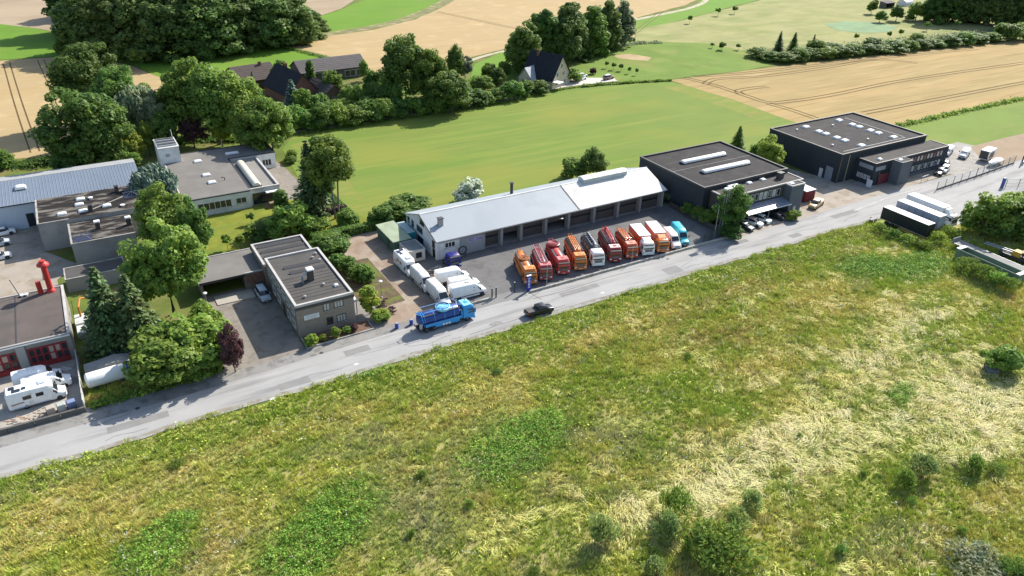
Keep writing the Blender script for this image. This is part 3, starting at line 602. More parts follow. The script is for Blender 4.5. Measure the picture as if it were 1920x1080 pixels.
# low huts beside the hall gable
hut = thing('green_shed', 'low shed with pale green roof beside the hall gable', 'shed', (48, 125))
part('wall', MB().bx(46.6, 50.0, 121.6, 130.2, -0.05, 2.45), M('shed_green', (0.1, 0.17, 0.12), 0.85, 0.1), hut)
part('roof', MB().loft([[(46.4, 121.4, 2.45), (50.2, 121.4, 2.6), (50.2, 121.4, 2.75), (46.4, 121.4, 2.6)], [(46.4, 130.4, 2.45), (50.2, 130.4, 2.6), (50.2, 130.4, 2.75), (46.4, 130.4, 2.6)]]), M('shed_roof', (0.33, 0.38, 0.26), 0.85, 0.15, 0.6), hut)
door(hut, 'W', 46.6, 124.5, 1.2, 2.0, M('shed_door', (0.08, 0.12, 0.09), 0.8))
hut2 = thing('cream_hut', 'small cream hut with dark flat roof at the hall gable', 'shed', (49.2, 119.4))
flat_block(hut2, 47.6, 50.9, 116.8, 121.3, 2.3, M('cream_wall', (0.6, 0.57, 0.5), 0.85, 0.08), M('hut_roof', (0.2, 0.215, 0.2), 0.9, 0.2, 0.8), coping_light, 0.15, 0.06)
window(hut2, 'S', 116.8, 49.6, 1.25, 1.0, 0.9, 1)
tc = thing('teal_container', 'teal storage container behind the small hut beside the hall', 'container', (51.6, 127))
part('body', MB().cbx(50.4, 52.2, 123.9, 129.6, 0.03, 2.5, 0.04), M('teal_paint', (0.03, 0.27, 0.3), 0.6, 0.1), tc)
part('ribs', MB().add([], []) if False else [m for m in [MB()] if [m.bx(50.36, 50.4, 124.1 + 0.4*i, 124.25 + 0.4*i, 0.15, 2.4) for i in range(14)]][0], MATS['teal_paint'], tc)
part('lid', MB().bx(50.5, 52.1, 124.0, 129.5, 2.5, 2.54), M('teal_lid', (0.4, 0.5, 0.48), 0.6), tc)

# ------------------------------------------------------------------ dark hall with two long rooflights
a_ = thing('dark_warehouse', 'charcoal flat-roofed warehouse with two long white rooflights', 'building', (122, 115))
AZ = 7.0
flat_block(a_, 110.3, 135.3, 106.2, 127.6, AZ, dark_clad, bitumen, coping_dark, 0.3, 0.35)
flat_block(a_, 112.2, 135.3, 101.6, 106.18, 6.3, dark_brick, bitumen_weathered, coping_light, 0.22, 0.15, cope_sides='SEW')
flat_block(a_, 129.6, 133.6, 99.6, 101.58, 6.35, tower_grey, bitumen_weathered, coping_light, 0.2, 0.15, cope_sides='SEW', wall='stair_tower', roof='tower_roof', coping='tower_coping')
part('flashing', MB().bx(110.7, 135.0, 106.6, 106.9, AZ, AZ + 0.05).bx(110.62, 110.85, 106.9, 127.2, AZ, AZ + 0.05), M('pale_flashing', (0.26, 0.25, 0.235), 0.8, 0.2, 0.5), a_)
part('roof_seam', MB().bx(110.8, 135.0, 117.0, 117.15, AZ, AZ + 0.05), MATS['pale_flashing'], a_)
ridge_light(a_, 116.4, 129.4, 119.4, 120.9, AZ, 0.55); ridge_light(a_, 116.4, 130.2, 112.6, 114.2, AZ, 0.55)
for x, y in ((122.6, 105.4), (126.8, 105.5)): dome(a_, x, y, 6.3, 1.3, 1.0, 0.2)
part('roof_hatch', MB().bx(116.6, 119.4, 104.6, 106.1, 6.3, 6.75), trim_white, a_)
dome(a_, 130.6, 100.8, 6.35, 1.3, 0.9, 0.15)
c = part('chimney', MB().bx(130.4, 131.7, 104.0, 105.0, 6.3, 7.6), dark_brick, a_); part('chimney_cap', MB().bx(130.3, 131.8, 103.9, 105.1, 7.6, 7.72), coping_dark, c)
for k in range(9): window(a_, 'S', 101.6, 117.3 + k*1.32, 4.75, 0.85, 1.5, 1, 1, trim_white, glass_pale if k in (4, 5, 7) else glass_dark, 0.06, False)
cn = part('canopy', MB().loft([[(116.6, 101.5, 3.35), (129.5, 101.5, 3.35), (129.5, 98.9, 2.55), (116.6, 98.9, 2.55)], [(116.6, 101.5, 3.42), (129.5, 101.5, 3.42), (129.5, 98.9, 2.62), (116.6, 98.9, 2.62)]]), M('canopy_glass', (0.2, 0.22, 0.28), 0.3, 0.12, 0.6, spec=0.5), a_)
for k in range(11):
    x = 116.7 + k*1.27
    part('glazing_bar', MB().loft([[(x, 101.5, 3.43), (x + 0.09, 101.5, 3.43), (x + 0.09, 98.9, 2.63), (x, 98.9, 2.63)], [(x, 101.5, 3.5), (x + 0.09, 101.5, 3.5), (x + 0.09, 98.9, 2.7), (x, 98.9, 2.7)]]), galv, cn)
part('canopy_gutter', MB().bx(116.5, 129.55, 98.75, 98.88, 2.5, 2.66), trim_white, cn)
for x in (117.0, 123.0, 129.2): part('canopy_post', MB().bx(x - 0.06, x + 0.06, 98.95, 99.07, 0.0, 2.54), galv, cn)
for k in range(5): window(a_, 'S', 101.6, 118.6 + k*2.4, 1.4, 1.7, 1.9, 2, 1, frame_dark, glass_dark, 0.06, False)
for a, z, hh in ((134.45, 4.9, 1.4), (134.45, 2.6, 1.3)): window(a_, 'S', 101.6, a, z, 1.1, hh, 2, 1, trim_white, glass_pale, 0.06, False)
window(a_, 'S', 99.6, 131.6, 0.95, 0.6, 0.7, 1, 1, trim_white, glass_pale, 0.05, False)
for k in range(5): part('cladding_joint', MB().bx(110.26, 110.3, 108.5 + k*4, 108.6 + k*4, 0.3, AZ - 0.5), coping_dark, a_)
door(a_, 'E', 135.3, 112, 3.6, 3.8, M('grey_shutter', (0.2, 0.21, 0.22), 0.6), 8, handle=False, name='shutter')

# ------------------------------------------------------------------ dark hall with dome rooflights
b_ = thing('dark_factory', 'charcoal factory with square dome rooflights and lower office wing', 'building', (171, 116))
BZ = 6.9
flat_block(b_, 154.6, 187.0, 106.9, 129.4, BZ, dark_clad, bitumen, coping_dark, 0.32, 0.35)
flat_block(b_, 160.4, 189.2, 101.6, 106.88, 5.6, dark_clad, bitumen_weathered, coping_dark, 0.25, 0.12, cope_sides='SEW')
flat_block(b_, 166.6, 170.6, 99.0, 101.58, 5.65, tower_grey, bitumen_weathered, coping_dark, 0.2, 0.12, cope_sides='SEW', wall='stair_tower', roof='tower_roof', coping='tower_coping')
for y in (126.3, 122.1, 119.9, 116.5, 114.1):
    dome(b_, 177.4, y, BZ, 1.9, 1.5, 0.3); dome(b_, 164.4, y, BZ, 1.9, 1.5, 0.3)
dome(b_, 178.0, 110.1, BZ, 2.0, 1.5, 0.3); dome(b_, 164.9, 109.6, BZ, 2.0, 1.5, 0.3)
part('flashing', MB().bx(181.0, 181.25, 109.4, 127.4, BZ, BZ + 0.05).bx(157.4, 181.0, 108.7, 108.95, BZ, BZ + 0.05), M('cream_line', (0.38, 0.36, 0.33), 0.8, 0.2, 0.5), b_)
dome(b_, 163.8, 103.2, 5.6, 1.2, 1.0, 0.25); dome(b_, 167.8, 100.5, 5.65, 1.3, 0.9, 0.2)
for x, y in ((170.5, 112), (160.2, 125.6), (172, 124), (158.5, 113)): vent(b_, x, y, BZ, 0.3, 0.45, trim_white)
for k in range(12):
    window(b_, 'S', 101.6, 171.8 + k*1.32, 4.25, 0.8, 1.2, 1, 1, M('red_frame', (0.3, 0.08, 0.06), 0.6), glass_pale if k % 3 else glass_dark, 0.05, False)
    window(b_, 'S', 101.6, 171.8 + k*1.32, 1.8, 0.7, 1.2, 1, 1, trim_white, glass_pale if k % 2 else glass_dark, 0.05, False)
part('plinth', MB().bx(170.7, 189.2, 101.4, 101.58, 0.0, 0.8), tower_grey, b_)
door(b_, 'W', 154.6, 109.4, 2.0, 3.3, M('grey_shutter2', (0.24, 0.26, 0.29), 0.6), 7, handle=False, name='shutter'); door(b_, 'W', 154.6, 111.7, 1.0, 2.2, M('white_door', (0.6, 0.62, 0.64), 0.6))
part('drainpipe', MB().bx(157.4, 157.52, 106.78, 106.88, 0.0, BZ - 0.2), M('yellow_pipe', (0.45, 0.42, 0.25), 0.6), b_)
part('corner_trim', MB().bx(154.55, 154.85, 106.84, 106.9, 0.0, BZ - 0.13), M('brown_trim', (0.16, 0.12, 0.09), 0.8), b_)
part('panel_band', MB().bx(160.32, 160.4, 102.0, 105.8, 3.9, 4.9), M('pale_band', (0.26, 0.28, 0.3), 0.6), b_); part('panel_band', MB().bx(160.8, 164.4, 101.52, 101.6, 3.7, 4.7), MATS['pale_band'], b_)
for k in range(4): window(b_, 'W', 160.4, 102.6 + k*0.95, 1.8, 0.6, 1.0, 1, 1, trim_white, glass_pale, 0.05, False)
ent = part('entrance', MB().bx(162.4, 166.5, 101.48, 101.58, 0.05, 3.4), glass_dark, b_, label='dark entrance with red doors')
for k in range(4): part('door_leaf', MB().bx(162.6 + k*0.95, 163.45 + k*0.95, 101.4, 101.47, 0.05, 2.6), M('maroon_door', (0.18, 0.03, 0.04), 0.5), ent)
part('step', MB().bx(158.0, 161.4, 98.7 + 1.5, 105.0, 0.0, 0.14), concrete, b_)
part('notice_board', MB().bx(159.2, 159.3, 100.6, 102.0, 0.03, 2.0), M('notice_white', (0.62, 0.63, 0.66), 0.6), b_)

# ------------------------------------------------------------------ white bungalow workshop with vaulted rooflight
c_ = thing('white_workshop', 'white single-storey workshop with grey flat roof and cream vaulted rooflight', 'building', (25, 170))
CZ = 3.8
flat_block(c_, 15.0, 28.4, 156.4, 186.6, CZ, white_wall, roof_gravel, coping_dark, 0.25, 0.1, cope_sides='SN')
part('coping', MB().bx(14.92, 15.2, 156.3, 186.6, CZ - 0.1, CZ + 0.14), coping_light, c_)
flat_block(c_, 28.42, 34.8, 157.4, 178.0, 3.3, white_wall, M('pale_deck', (0.26, 0.245, 0.22), 0.95, 0.1, 0.3, fine=0.12), coping_light, 0.35, 0.45, cope_sides='SEN')
flat_block(c_, 28.42, 39.4, 178.02, 186.6, CZ, white_wall, roof_gravel, coping_dark, 0.25, 0.12, cope_sides='SNE')
part('dark_step_wall', MB().bx(28.42, 28.8, 157.7, 178.0, 3.3, CZ), coping_dark, c_)  # dark wall along the step down to the lower deck
ridge_light(c_, 29.6, 31.4, 159.0, 175.0, 3.3, 0.75, dome_cream, 'y')
part('tower', MB().bx(14.4, 18.8, 181.2, 188.4, 0.0, 7.4), white_wall, c_)
part('tower_roof', MB().bx(14.3, 18.9, 181.1, 188.5, 7.4, 7.55), metal_white, c_)
for k in range(6): part('louvre', MB().bx(14.6, 18.6, 182.0 + k*1.0, 182.6 + k*1.0, 7.56, 7.8), steel_dark if k % 2 else galv, c_)
part('tower_vent', MB().bx(15.7, 16.5, 181.08, 181.2, 5.4, 6.0), galv, c_)
part('mast', MB().tube([(18.5, 187.8, 7.5), (18.5, 187.8, 9.6)], 0.07, 6), trim_white, c_)
for x, y in ((22.0, 179.4), (22.0, 169.6), (22.2, 164.6)): dome(c_, x, y, CZ, 1.7, 1.5, 0.22)
dome(c_, 30.2, 181.6, CZ, 3.0, 1.1, 0.2)
part('hook_pipe', MB().tube([(25.0, 165.0, CZ), (25.0, 165.0, CZ + 0.6), (24.6, 165.0, CZ + 0.75), (24.3, 165.0, CZ + 0.6)], 0.1, 6), steel_dark, c_)
window(c_, 'S', 156.4, 20.9, 1.9, 6.6, 1.5, 6, 1, trim_white); window(c_, 'S', 156.4, 26.3, 2.0, 2.0, 1.1, 2, 1, trim_white)
window(c_, 'S', 178.0, 37.2, 1.6, 2.0, 1.4, 3, 1, trim_white)
part('awning', MB().bx(31.6, 34.2, 155.9, 157.3, 2.7, 2.85), trim_white, c_)
part('glazed_front', MB().bx(28.9, 34.4, 157.3, 157.38, 0.1, 2.6), glass_dark, c_)
ent = thing('pallet_stack', 'stacked pallets and planks on the terrace of the white workshop', 'pallets', (33, 154.6))
for k in range(5): part('pallet', MB().bx(30.6 + 0.25*k, 33.6 + 0.2*k, 153.6 + 0.1*k, 155.2, 0.05 + 0.22*k, 0.2 + 0.22*k), M('pallet_wood', (0.25, 0.18, 0.11), 0.9, 0.2, 2.0), ent)

# ------------------------------------------------------------------ stained-roof factory and the blue-roofed hall behind it
e_ = thing('stained_roof_factory', 'grey rendered factory with black-stained flat roof and white domes', 'building', (-1, 155))
flat_block(e_, -10.8, 8.2, 153.4, 166.4, 5.5, grey_render, bitumen_stained, kerb_m, 0.25, 0.1, cope_sides='WE')
flat_block(e_, -6.0, 4.6, 143.3, 153.38, 4.7, grey_render, bitumen_stained, grey_render, 0.25, 0.08, cope_sides='SW')
part('coping', MB().bx(-10.86, -5.6, 153.3, 153.55, 5.42, 5.6), grey_render, e_)
for x, y in ((-3.0, 162.6), (-3.4, 159.8), (-6.6, 156.4), (-3.0, 156.2), (1.2, 156.8)): dome(e_, x, y, 5.5, 1.6, 1.2, 0.25)
vent(e_, -1.2, 162.0, 5.5, 0.5, 0.5, trim_white); vent(e_, 3.9, 155.4, 5.5, 0.5, 0.4, trim_white)
for x, y, z in ((3.4, 163.4, 5.5), (-2.0, 155.3, 5.5)):
    k = part('chimney', MB().bx(x, x + 0.7, y, y + 0.8, z, z + 1.2), dark_brick, e_); part('chimney_cap', MB().bx(x - 0.06, x + 0.76, y - 0.06, y + 0.86, z + 1.2, z + 1.3), coping_dark, k)
for x, y in ((-1.6, 147.8), (3.6, 147.2)):
    k = part('chimney', MB().bx(x, x + 0.8, y, y + 0.7, 4.7, 6.1), dark_brick, e_); part('chimney_cap', MB().cbx(x - 0.12, x + 0.92, y - 0.12, y + 0.82, 6.1, 6.4, 0.08), trim_white, k)
def hatch_frame(par, x0, x1, y0, y1, z, hgt):
    part('roof_well', MB().bx(x0, x1, y0, y1, z, z + 0.06), M('well_blue', (0.02, 0.025, 0.06), 0.6), par)
    xm = (x0 + x1)/2
    part('sign_gantry', MB().tube([(x0, y0, z), (x0, y0, z + hgt)], 0.05, 5).tube([(xm, y0, z), (xm, y0, z + hgt)], 0.05, 5).tube([(x1, y0, z), (x1, y0, z + hgt)], 0.05, 5)
         .tube([(x0, y0, z), (xm, y0, z + hgt)], 0.05, 5).tube([(xm, y0, z + hgt), (x1, y0, z)], 0.05, 5).tube([(x0, y0, z + hgt), (x1, y0, z + hgt)], 0.05, 5), galv, par)
hatch_frame(e_, -5.5, -2.5, 143.8, 146.3, 4.7, 1.5); hatch_frame(e_, 4.6, 7.6, 159.2, 162.4, 5.5, 1.3)
part('cable_tray', MB().tube([(-2.4, 155.4, 5.6), (4.4, 160.2, 5.6)], 0.12, 5), grey_render, e_)
f_ = thing('blue_roof_hall', 'pale hall with blue-grey ribbed metal roof behind the stained-roof factory', 'building', (-10, 174))
part('wall', MB().bx(-45, 8.6, 166.42, 182.4, -0.05, 5.3), blue_white_wall, f_)
rf = part('roof', MB().loft([[(x, 166.2, 5.3), (x, 176.6, 6.7), (x, 182.8, 5.6), (x, 182.8, 5.45), (x, 176.6, 6.5), (x, 166.2, 5.15)] for x in (-45.2, 8.9)]), metal_blue, f_)
part('rear_roof_band', MB().loft([[(x, 177.2, 6.66), (x, 182.9, 5.66), (x, 182.9, 5.6), (x, 177.2, 6.58)] for x in (-45.2, 8.95)]), M('pale_roof_band', (0.33, 0.34, 0.34), 0.8, 0.1), f_)
mb = MB()
for k in range(90):
    x = -45 + k*0.6; mb.loft([[(x - 0.06, 166.2, 5.3), (x, 166.2, 5.36), (x + 0.06, 166.2, 5.3)], [(x - 0.06, 176.6, 6.7), (x, 176.6, 6.76), (x + 0.06, 176.6, 6.7)]])
part('sheet_ribs', mb, metal_blue, rf)
part('gutter', MB().bx(-45.2, -10.9, 166.05, 166.2, 5.1, 5.28), frame_dark, f_)
dome(f_, -13.0, 172.6, 6.2, 2.0, 1.8, 0.5)
window(f_, 'S', 166.42, -12.4, 1.6, 1.2, 2.6, 1, 1, frame_dark)
t = thing('pipe_bundle', 'long white pipe-like bundle lying behind the blue-roofed hall', 'pipes', (0, 185.4))
for k in range(4): part('pipe', MB().tube([(-6 + k*2.6, 185.2 + 0.15*(k % 2), 1.0), (-2.9 + k*2.6, 185.2, 1.1)], 0.55, 8), trim_white, t, True)
part('cradle', MB().bx(-6.2, 5.0, 184.6, 185.8, 0.0, 0.5), steel_dark, t)

# ------------------------------------------------------------------ red workshop
r_ = thing('red_workshop', 'workshop with brown flat roof, red glazed doors and red flue', 'building', (-14, 119))
FZ = 4.4
flat_block(r_, -40, -8.2, 112.0, 128.2, FZ, M('dark_render', (0.27, 0.255, 0.235), 0.88, 0.1, 0.3), roof_brown, grey_render, 0.3, 0.12, cope_sides='SN')
part('coping', MB().bx(-8.5, -8.12, 111.95, 128.25, FZ - 0.1, FZ + 0.16), coping_light, r_)
part('roof_seam', MB().bx(-15.0, -14.8, 112.3, 127.9, FZ, FZ + 0.03), coping_dark, r_)
part('gutter', MB().bx(-40, -8.2, 111.8, 111.94, FZ - 0.25, FZ - 0.08), trim_white, r_)
for x0, x1 in ((-13.9, -8.9), (-21.0, -15.4)):
    gd = part('folding_door', MB().bx(x0, x1, 111.86, 111.98, 0.05, 3.4), M('dull_red_door', (0.27, 0.028, 0.026), 0.6, 0.2, 1.0), r_)
    n = 6; w = (x1 - x0) / n
    for k in range(n):
        for zz in (0.9, 2.1):
            part('pane', MB().bx(x0 + w*k + 0.2, x0 + w*(k+1) - 0.1, 111.8, 111.85, zz + 0.1, zz + 1.05), glass_dark if (k, zz) not in ((3, 2.1), (4, 2.1), (3, 0.9)) else M('papered_pane', (0.42, 0.3, 0.25), 0.6), gd)
part('red_plinth', MB().bx(-21.2, -15.2, 111.7, 111.84, 0.03, 0.8), MATS['dull_red_door'], r_)
part('door_pier', MB().bx(-15.2, -14.1, 111.7, 111.98, 0.0, FZ - 0.3), grey_render, r_)
fl = part('flue', MB().tube([(-9.9, 127.0, FZ), (-9.9, 127.0, FZ + 4.6)], 0.42, 12), red_paint, r_, True, label='tall red flue with mushroom cap')
part('flue_cap', MB().lathe([(0.42, FZ + 4.5), (0.9, FZ + 4.7), (0.85, FZ + 4.95), (0.45, FZ + 5.3), (0.45, FZ + 5.5), (0.02, FZ + 5.6)], (-9.9, 127.0), 14), red_paint, fl, True)
part('flue_foot', MB().lathe([(0.7, FZ), (0.65, FZ + 0.25), (0.42, FZ + 0.5)], (-9.9, 127.0), 12), red_paint, fl, True)
part('flue', MB().tube([(-11.3, 126.9, FZ), (-11.3, 126.9, FZ + 2.1)], 0.38, 12), red_paint, r_, True, label='short red flue')
part('roof_mast', MB().tube([(-14.2, 127.4, FZ), (-14.9, 127.8, FZ + 3.0)], 0.06, 5), steel_dark, r_)
for x in (-13.9, -13.3): vent(r_, x, 127.2, FZ, 0.35, 0.4, trim_white)
lw = thing('grey_lean_to', 'low grey lean-to with stained flat roof behind the two spruces', 'shed', (-2, 136))
flat_block(lw, -8.0, 1.4, 134.0, 138.6, 2.5, grey_render, bitumen_weathered, kerb_m, 0.15, 0.08)
part('blue_tarp', MB().bx(0.6, 6.4, 133.9, 134.6, 1.9, 2.3), M('dull_blue', (0.2, 0.26, 0.32), 0.7), lw)
sk = thing('yellow_machine', 'yellow and red machine parked beside the lean-to', 'machine', (3.2, 137.2))
part('tub', MB().loft([[(1.8, 136.4, 0.6), (5.6, 136.4, 0.6), (5.6, 138.2, 0.6), (1.8, 138.2, 0.6)], [(1.5, 136.2, 1.9), (5.9, 136.2, 1.9), (5.9, 138.4, 1.9), (1.5, 138.4, 1.9)]]), M('skip_yellow', (0.5, 0.33, 0.04), 0.7, 0.15, 1.0), sk)
part('frame', MB().bx(1.6, 1.9, 136.0, 138.6, 0.1, 2.4).bx(5.3, 5.6, 136.0, 138.6, 0.1, 2.2).bx(1.6, 5.6, 136.0, 136.2, 0.1, 0.5), red_paint, sk)
for x in (2.4, 4.8): part('wheel', MB().tube([(x, 135.85, 0.45), (x, 136.15, 0.45)], 0.42, 12), rubber, sk)

# ------------------------------------------------------------------ farm and far house
def gable_house(name, label, cx, cy, rz, L, W, he, hr, wall_m, roof_m, over=0.4, chim=None, wins=(), dormer=False):
    t = thing(name, label, 'house' if 'house' in name else 'barn', (cx, cy, 0), rz, static=False)
    x, y = L/2, W/2
    part('wall', MB().loft([[(-x, -y, 0), (-x, y, 0), (-x, y, he), (-x, 0, hr - 0.1), (-x, -y, he)], [(x, -y, 0), (x, y, 0), (x, y, he), (x, 0, hr - 0.1), (x, -y, he)]]), wall_m, t)
    sl = (hr - he) / y
    for s in (-1, 1):
        rp = part('roof', MB().loft([[(q, s*(y + over), he - over*sl), (q, 0.0, hr), (q, 0.0, hr + 0.18), (q, s*(y + over), he - over*sl + 0.18)] for q in (-x - over, x + over)]), roof_m, t)
        n = int(math.hypot(y, hr - he) / 0.8)
        for k in range(1, n):
            f = k / n; yy = s*(y + over)*(1 - f); zz = he - over*sl + (hr - he + over*sl)*f + 0.18
            part('tile_course', MB().bx(-x - over, x + over, yy - 0.03, yy + 0.03, zz - 0.02, zz + 0.035), roof_m, rp)
        if s == -1 and chim: part('chimney', MB().bx(chim - 0.4, chim + 0.4, -1.2, -0.5, hr - 1.2, hr + 0.9), M('chimney_brick', (0.2, 0.1, 0.07), 0.9), rp)
    for side, a, z, w, hh, nx in wins:
        c = {'S': -y, 'N': y, 'W': -x, 'E': x}[side]
        window(t, side, c, a, z, w, hh, nx, 1, trim_white, glass_dark, 0.08, False)
    return t
slate = M('dark_slate', (0.028, 0.03, 0.036), 0.75, 0.2, 0.8)
brown_tile = M('brown_tile', (0.105, 0.085, 0.075), 0.9, 0.15, 0.7, fine=0.15)
grey_tile = M('grey_fibre_roof', (0.15, 0.135, 0.13), 0.9, 0.12, 0.4, fine=0.15)
far = gable_house('far_house', 'cream gabled house with steep dark slate roof by distant trees', *(141.65, 216.56), R(-65), 12, 11.5, 3.2, 10.2, M('cream_render', (0.55, 0.48, 0.35), 0.9, 0.08), slate, 0.5, -3.0,
      (('E', 0, 6.8, 1.0, 1.2, 2), ('E', -2.6, 4.2, 1.1, 1.3, 2), ('E', 1.4, 4.2, 1.1, 1.3, 2), ('E', -2.8, 1.5, 1.3, 1.4, 2), ('E', 2.2, 1.5, 1.3, 1.4, 2), ('S', 2, 1.6, 1.2, 1.3, 2)))
part('gable_bay', MB().loft([[(-5.5, y, 0), (-0.5, y, 0), (-0.5, y, 3.0), (-3.0, y, 6.0), (-5.5, y, 3.0)] for y in (-8.6, -3.0)]), MATS['cream_render'], far)
for s in (-1, 1): part('bay_roof', MB().loft([[(-3.0 + s*3.1, y, 2.4), (-3.0, y, 6.2), (-3.0, y, 6.4), (-3.0 + s*3.1, y, 2.6)] for y in (-8.9, -2.6)]), M('zinc_roof', (0.3, 0.32, 0.36), 0.5, 0.1), far)
part('bay_window', MB().bx(-4.2, -1.8, -8.68, -8.6, 0.6, 2.4), glass_dark, far)
part('terrace_roof', MB().bx(6.1, 9.0, -6.0, -3.0, 2.4, 2.55), trim_white, far)
gable_house('barn', 'long grey-roofed farm barn with white gates beyond the hedge', 79.0, 257.5, R(3), 23, 11, 3.4, 6.2, M('barn_board', (0.14, 0.125, 0.11), 0.9, 0.15), grey_tile, 0.4, None, (('S', 5.5, 1.5, 3.6, 2.0, 2), ('S', 9.6, 1.5, 3.4, 2.0, 2), ('S', -6, 1.6, 3.0, 2.4, 1)))
gable_house('barn', 'brown-roofed farm building at the left end of the farmyard', 53.0, 258.0, R(10), 13, 14, 3.0, 6.2, M('brown_board', (0.15, 0.1, 0.07), 0.9), brown_tile, 0.5, 3.0, (('S', -2, 1.5, 1.2, 1.2, 2), ('S', 2, 1.5, 1.2, 1.2, 2)))
gable_house('farm_house', 'dark slate-roofed farmhouse between the farm barns', 60.0, 236.0, R(100), 17, 10, 3.4, 9.0, M('brick_red', (0.22, 0.11, 0.08), 0.9, 0.15), slate, 0.5, 4.0, (('W', 0, 4, 1.2, 1.3, 2), ('W', -2.5, 1.5, 1.2, 1.3, 2)))
gable_house('farm_house', 'low brown-tiled cottage in front of the long barn', 68.5, 230.0, R(100), 13, 9, 2.6, 5.6, M('brown_brick', (0.19, 0.125, 0.09), 0.9, 0.15), brown_tile, 0.5, -3.0, (('W', 0, 1.5, 1.2, 1.2, 2), ('W', 3, 1.5, 1.0, 1.2, 1)))
sh = thing('field_shed', 'small open field shelter among bushes at top right', 'shed', (*(400.16, 272.43), 0))
p = (400.16, 272.43)
part('roof', MB().loft([[(p[0] - 4, p[1] - 2.5, 2.6), (p[0] + 4, p[1] - 2.5, 2.6), (p[0] + 4, p[1] + 2.5, 3.2), (p[0] - 4, p[1] + 2.5, 3.2)], [(p[0] - 4, p[1] - 2.5, 2.75), (p[0] + 4, p[1] - 2.5, 2.75), (p[0] + 4, p[1] + 2.5, 3.35), (p[0] - 4, p[1] + 2.5, 3.35)]]), grey_tile, sh)
part('wall', MB().bx(p[0] - 3.7, p[0] + 3.7, p[1] + 1.9, p[1] + 2.1, 0, 3.1).bx(p[0] - 3.7, p[0] - 3.5, p[1] - 2, p[1] + 1.9, 0, 2.7).bx(p[0] + 3.5, p[0] + 3.7, p[1] - 2, p[1] + 1.9, 0, 2.7), MATS['barn_board'], sh)
p = (417.17, 272.88)
sh = thing('white_tent', 'white arched tent beside the field shelter at top right', 'tent', (*p, 0))
part('cover', MB().loft([[(p[0] + q, p[1] + 3.0*math.cos(a), 3.2*math.sin(a)) for a in [math.pi*k/10 for k in range(11)]] for q in (-3.5, -2.8, 2.8, 3.5)]), trim_white, sh, True)
part('end_frame', MB().tube([(p[0] - 3.55, p[1] + 3.05*math.cos(a), 3.25*math.sin(a)) for a in [math.pi*k/10 for k in range(11)]], 0.08, 5), galv, sh)

# ------------------------------------------------------------------ vehicles (local frame: x forward, y left, z up)
WCACHE = {}
def wheel(par, x, y, r, w, twin=False):
    key = (r, w, twin, y > 0)
    if key not in WCACHE:
        s = 1 if y > 0 else -1
        ty = MB(); n = 14
        def ring(rr, yy): return [(rr*math.cos(2*math.pi*k/n), yy, rr*math.sin(2*math.pi*k/n)) for k in range(n)]
        ty.loft([ring(r*0.6, -w/2), ring(r*0.93, -w/2), ring(r, -w/2 + 0.04), ring(r, w/2 - 0.04), ring(r*0.93, w/2), ring(r*0.6, w/2)])
        me1 = ty.mesh('tyre', True); _fix(me1); me1.materials.append(rubber)
        rm = MB(); o = s*(w/2 + 0.012); i = s*(w/2 - 0.08)
        rm.loft([ring(r*0.62, s*(w/2 - 0.02)), ring(r*0.6, o), ring(r*0.5, i), ring(r*0.2, i), ring(r*0.16, o), ring(0.01, o)])
        me2 = rm.mesh('rim', True); _fix(me2); me2.materials.append(rim_m)
        WCACHE[key] = (me1, me2)
    a, b = WCACHE[key]
    o = bpy.data.objects.new('wheel', a); COL.objects.link(o); o.parent = par; o.location = (x, y, r)
    p = bpy.data.objects.new('rim', b); COL.objects.link(p); p.parent = o
    return o
class Body:
    """lofted car body: stations (x, z_bottom, z_top, half width low, half width top, edge radius)"""
    def __init__(s, st): s.st = st
    def rings(s):
        out = []
        for x, zb, zt, wb, wt, r in s.st:
            zs = zb + (zt - zb)*0.55
            out.append([(x, -wb + 0.04, zb), (x, -wb, zb + (zt - zb)*0.2), (x, -wb, zs), (x, -wt, zt - r), (x, -wt + r*0.4, zt - r*0.3), (x, -wt + r, zt), (x, wt - r, zt), (x, wt - r*0.4, zt - r*0.3), (x, wt, zt - r), (x, wb, zs), (x, wb, zb + (zt - zb)*0.2), (x, wb - 0.04, zb)])
        return out
    def at(s, x):
        st = sorted(s.st, key=lambda q: q[0])
        for a, b in zip(st, st[1:]):
            if a[0] <= x <= b[0]:
                t = 0 if b[0] == a[0] else (x - a[0])/(b[0] - a[0]); return [a[i] + (b[i]-a[i])*t for i in range(6)]
        return st[0] if x < st[0][0] else st[-1]
    def y(s, x, z):
        _, zb, zt, wb, wt, r = s.at(x); zs = zb + (zt - zb)*0.55
        if z <= zs: return wb
        t = min(1, (z - zs)/max(1e-6, zt - r - zs)); return wb + (wt - wb)*t
    def mesh(s): return MB().loft(s.rings())
    def side(s, pts, sgn, out=0.015, th=0.012):
        q = [(x, sgn*(s.y(x, z) + out), z) for x, z in pts]; p = [(x, sgn*(s.y(x, z) + out - th), z) for x, z in pts]
        return MB().loft([p, q])
def slab(p4, n_off, th=0.02):
    """thin panel lying on a sloped quad, pushed outward along its normal"""
    a, b, c, d = [Vector(p) for p in p4]; n = (b - a).cross(d - a).normalized()
    if n.z < -0.3 or (abs(n.z) <= 0.3 and n.x < 0): n = -n
    return MB().loft([[tuple(p + n*(n_off - th)) for p in (a, b, c, d)], [tuple(p + n*n_off) for p in (a, b, c, d)]])
def veh(name, label, cat, pos, head, group=None, z=0.035):
    return thing(name, label, cat, (pos[0], pos[1], z), R(head), group, static=False)
white_p = paint('white', (0.74, 0.74, 0.72)); offwhite_p = paint('offwhite', (0.62, 0.61, 0.56)); black_p = paint('black', (0.012, 0.012, 0.013), 0.25)
silver_p = paint('silver', (0.42, 0.46, 0.5))
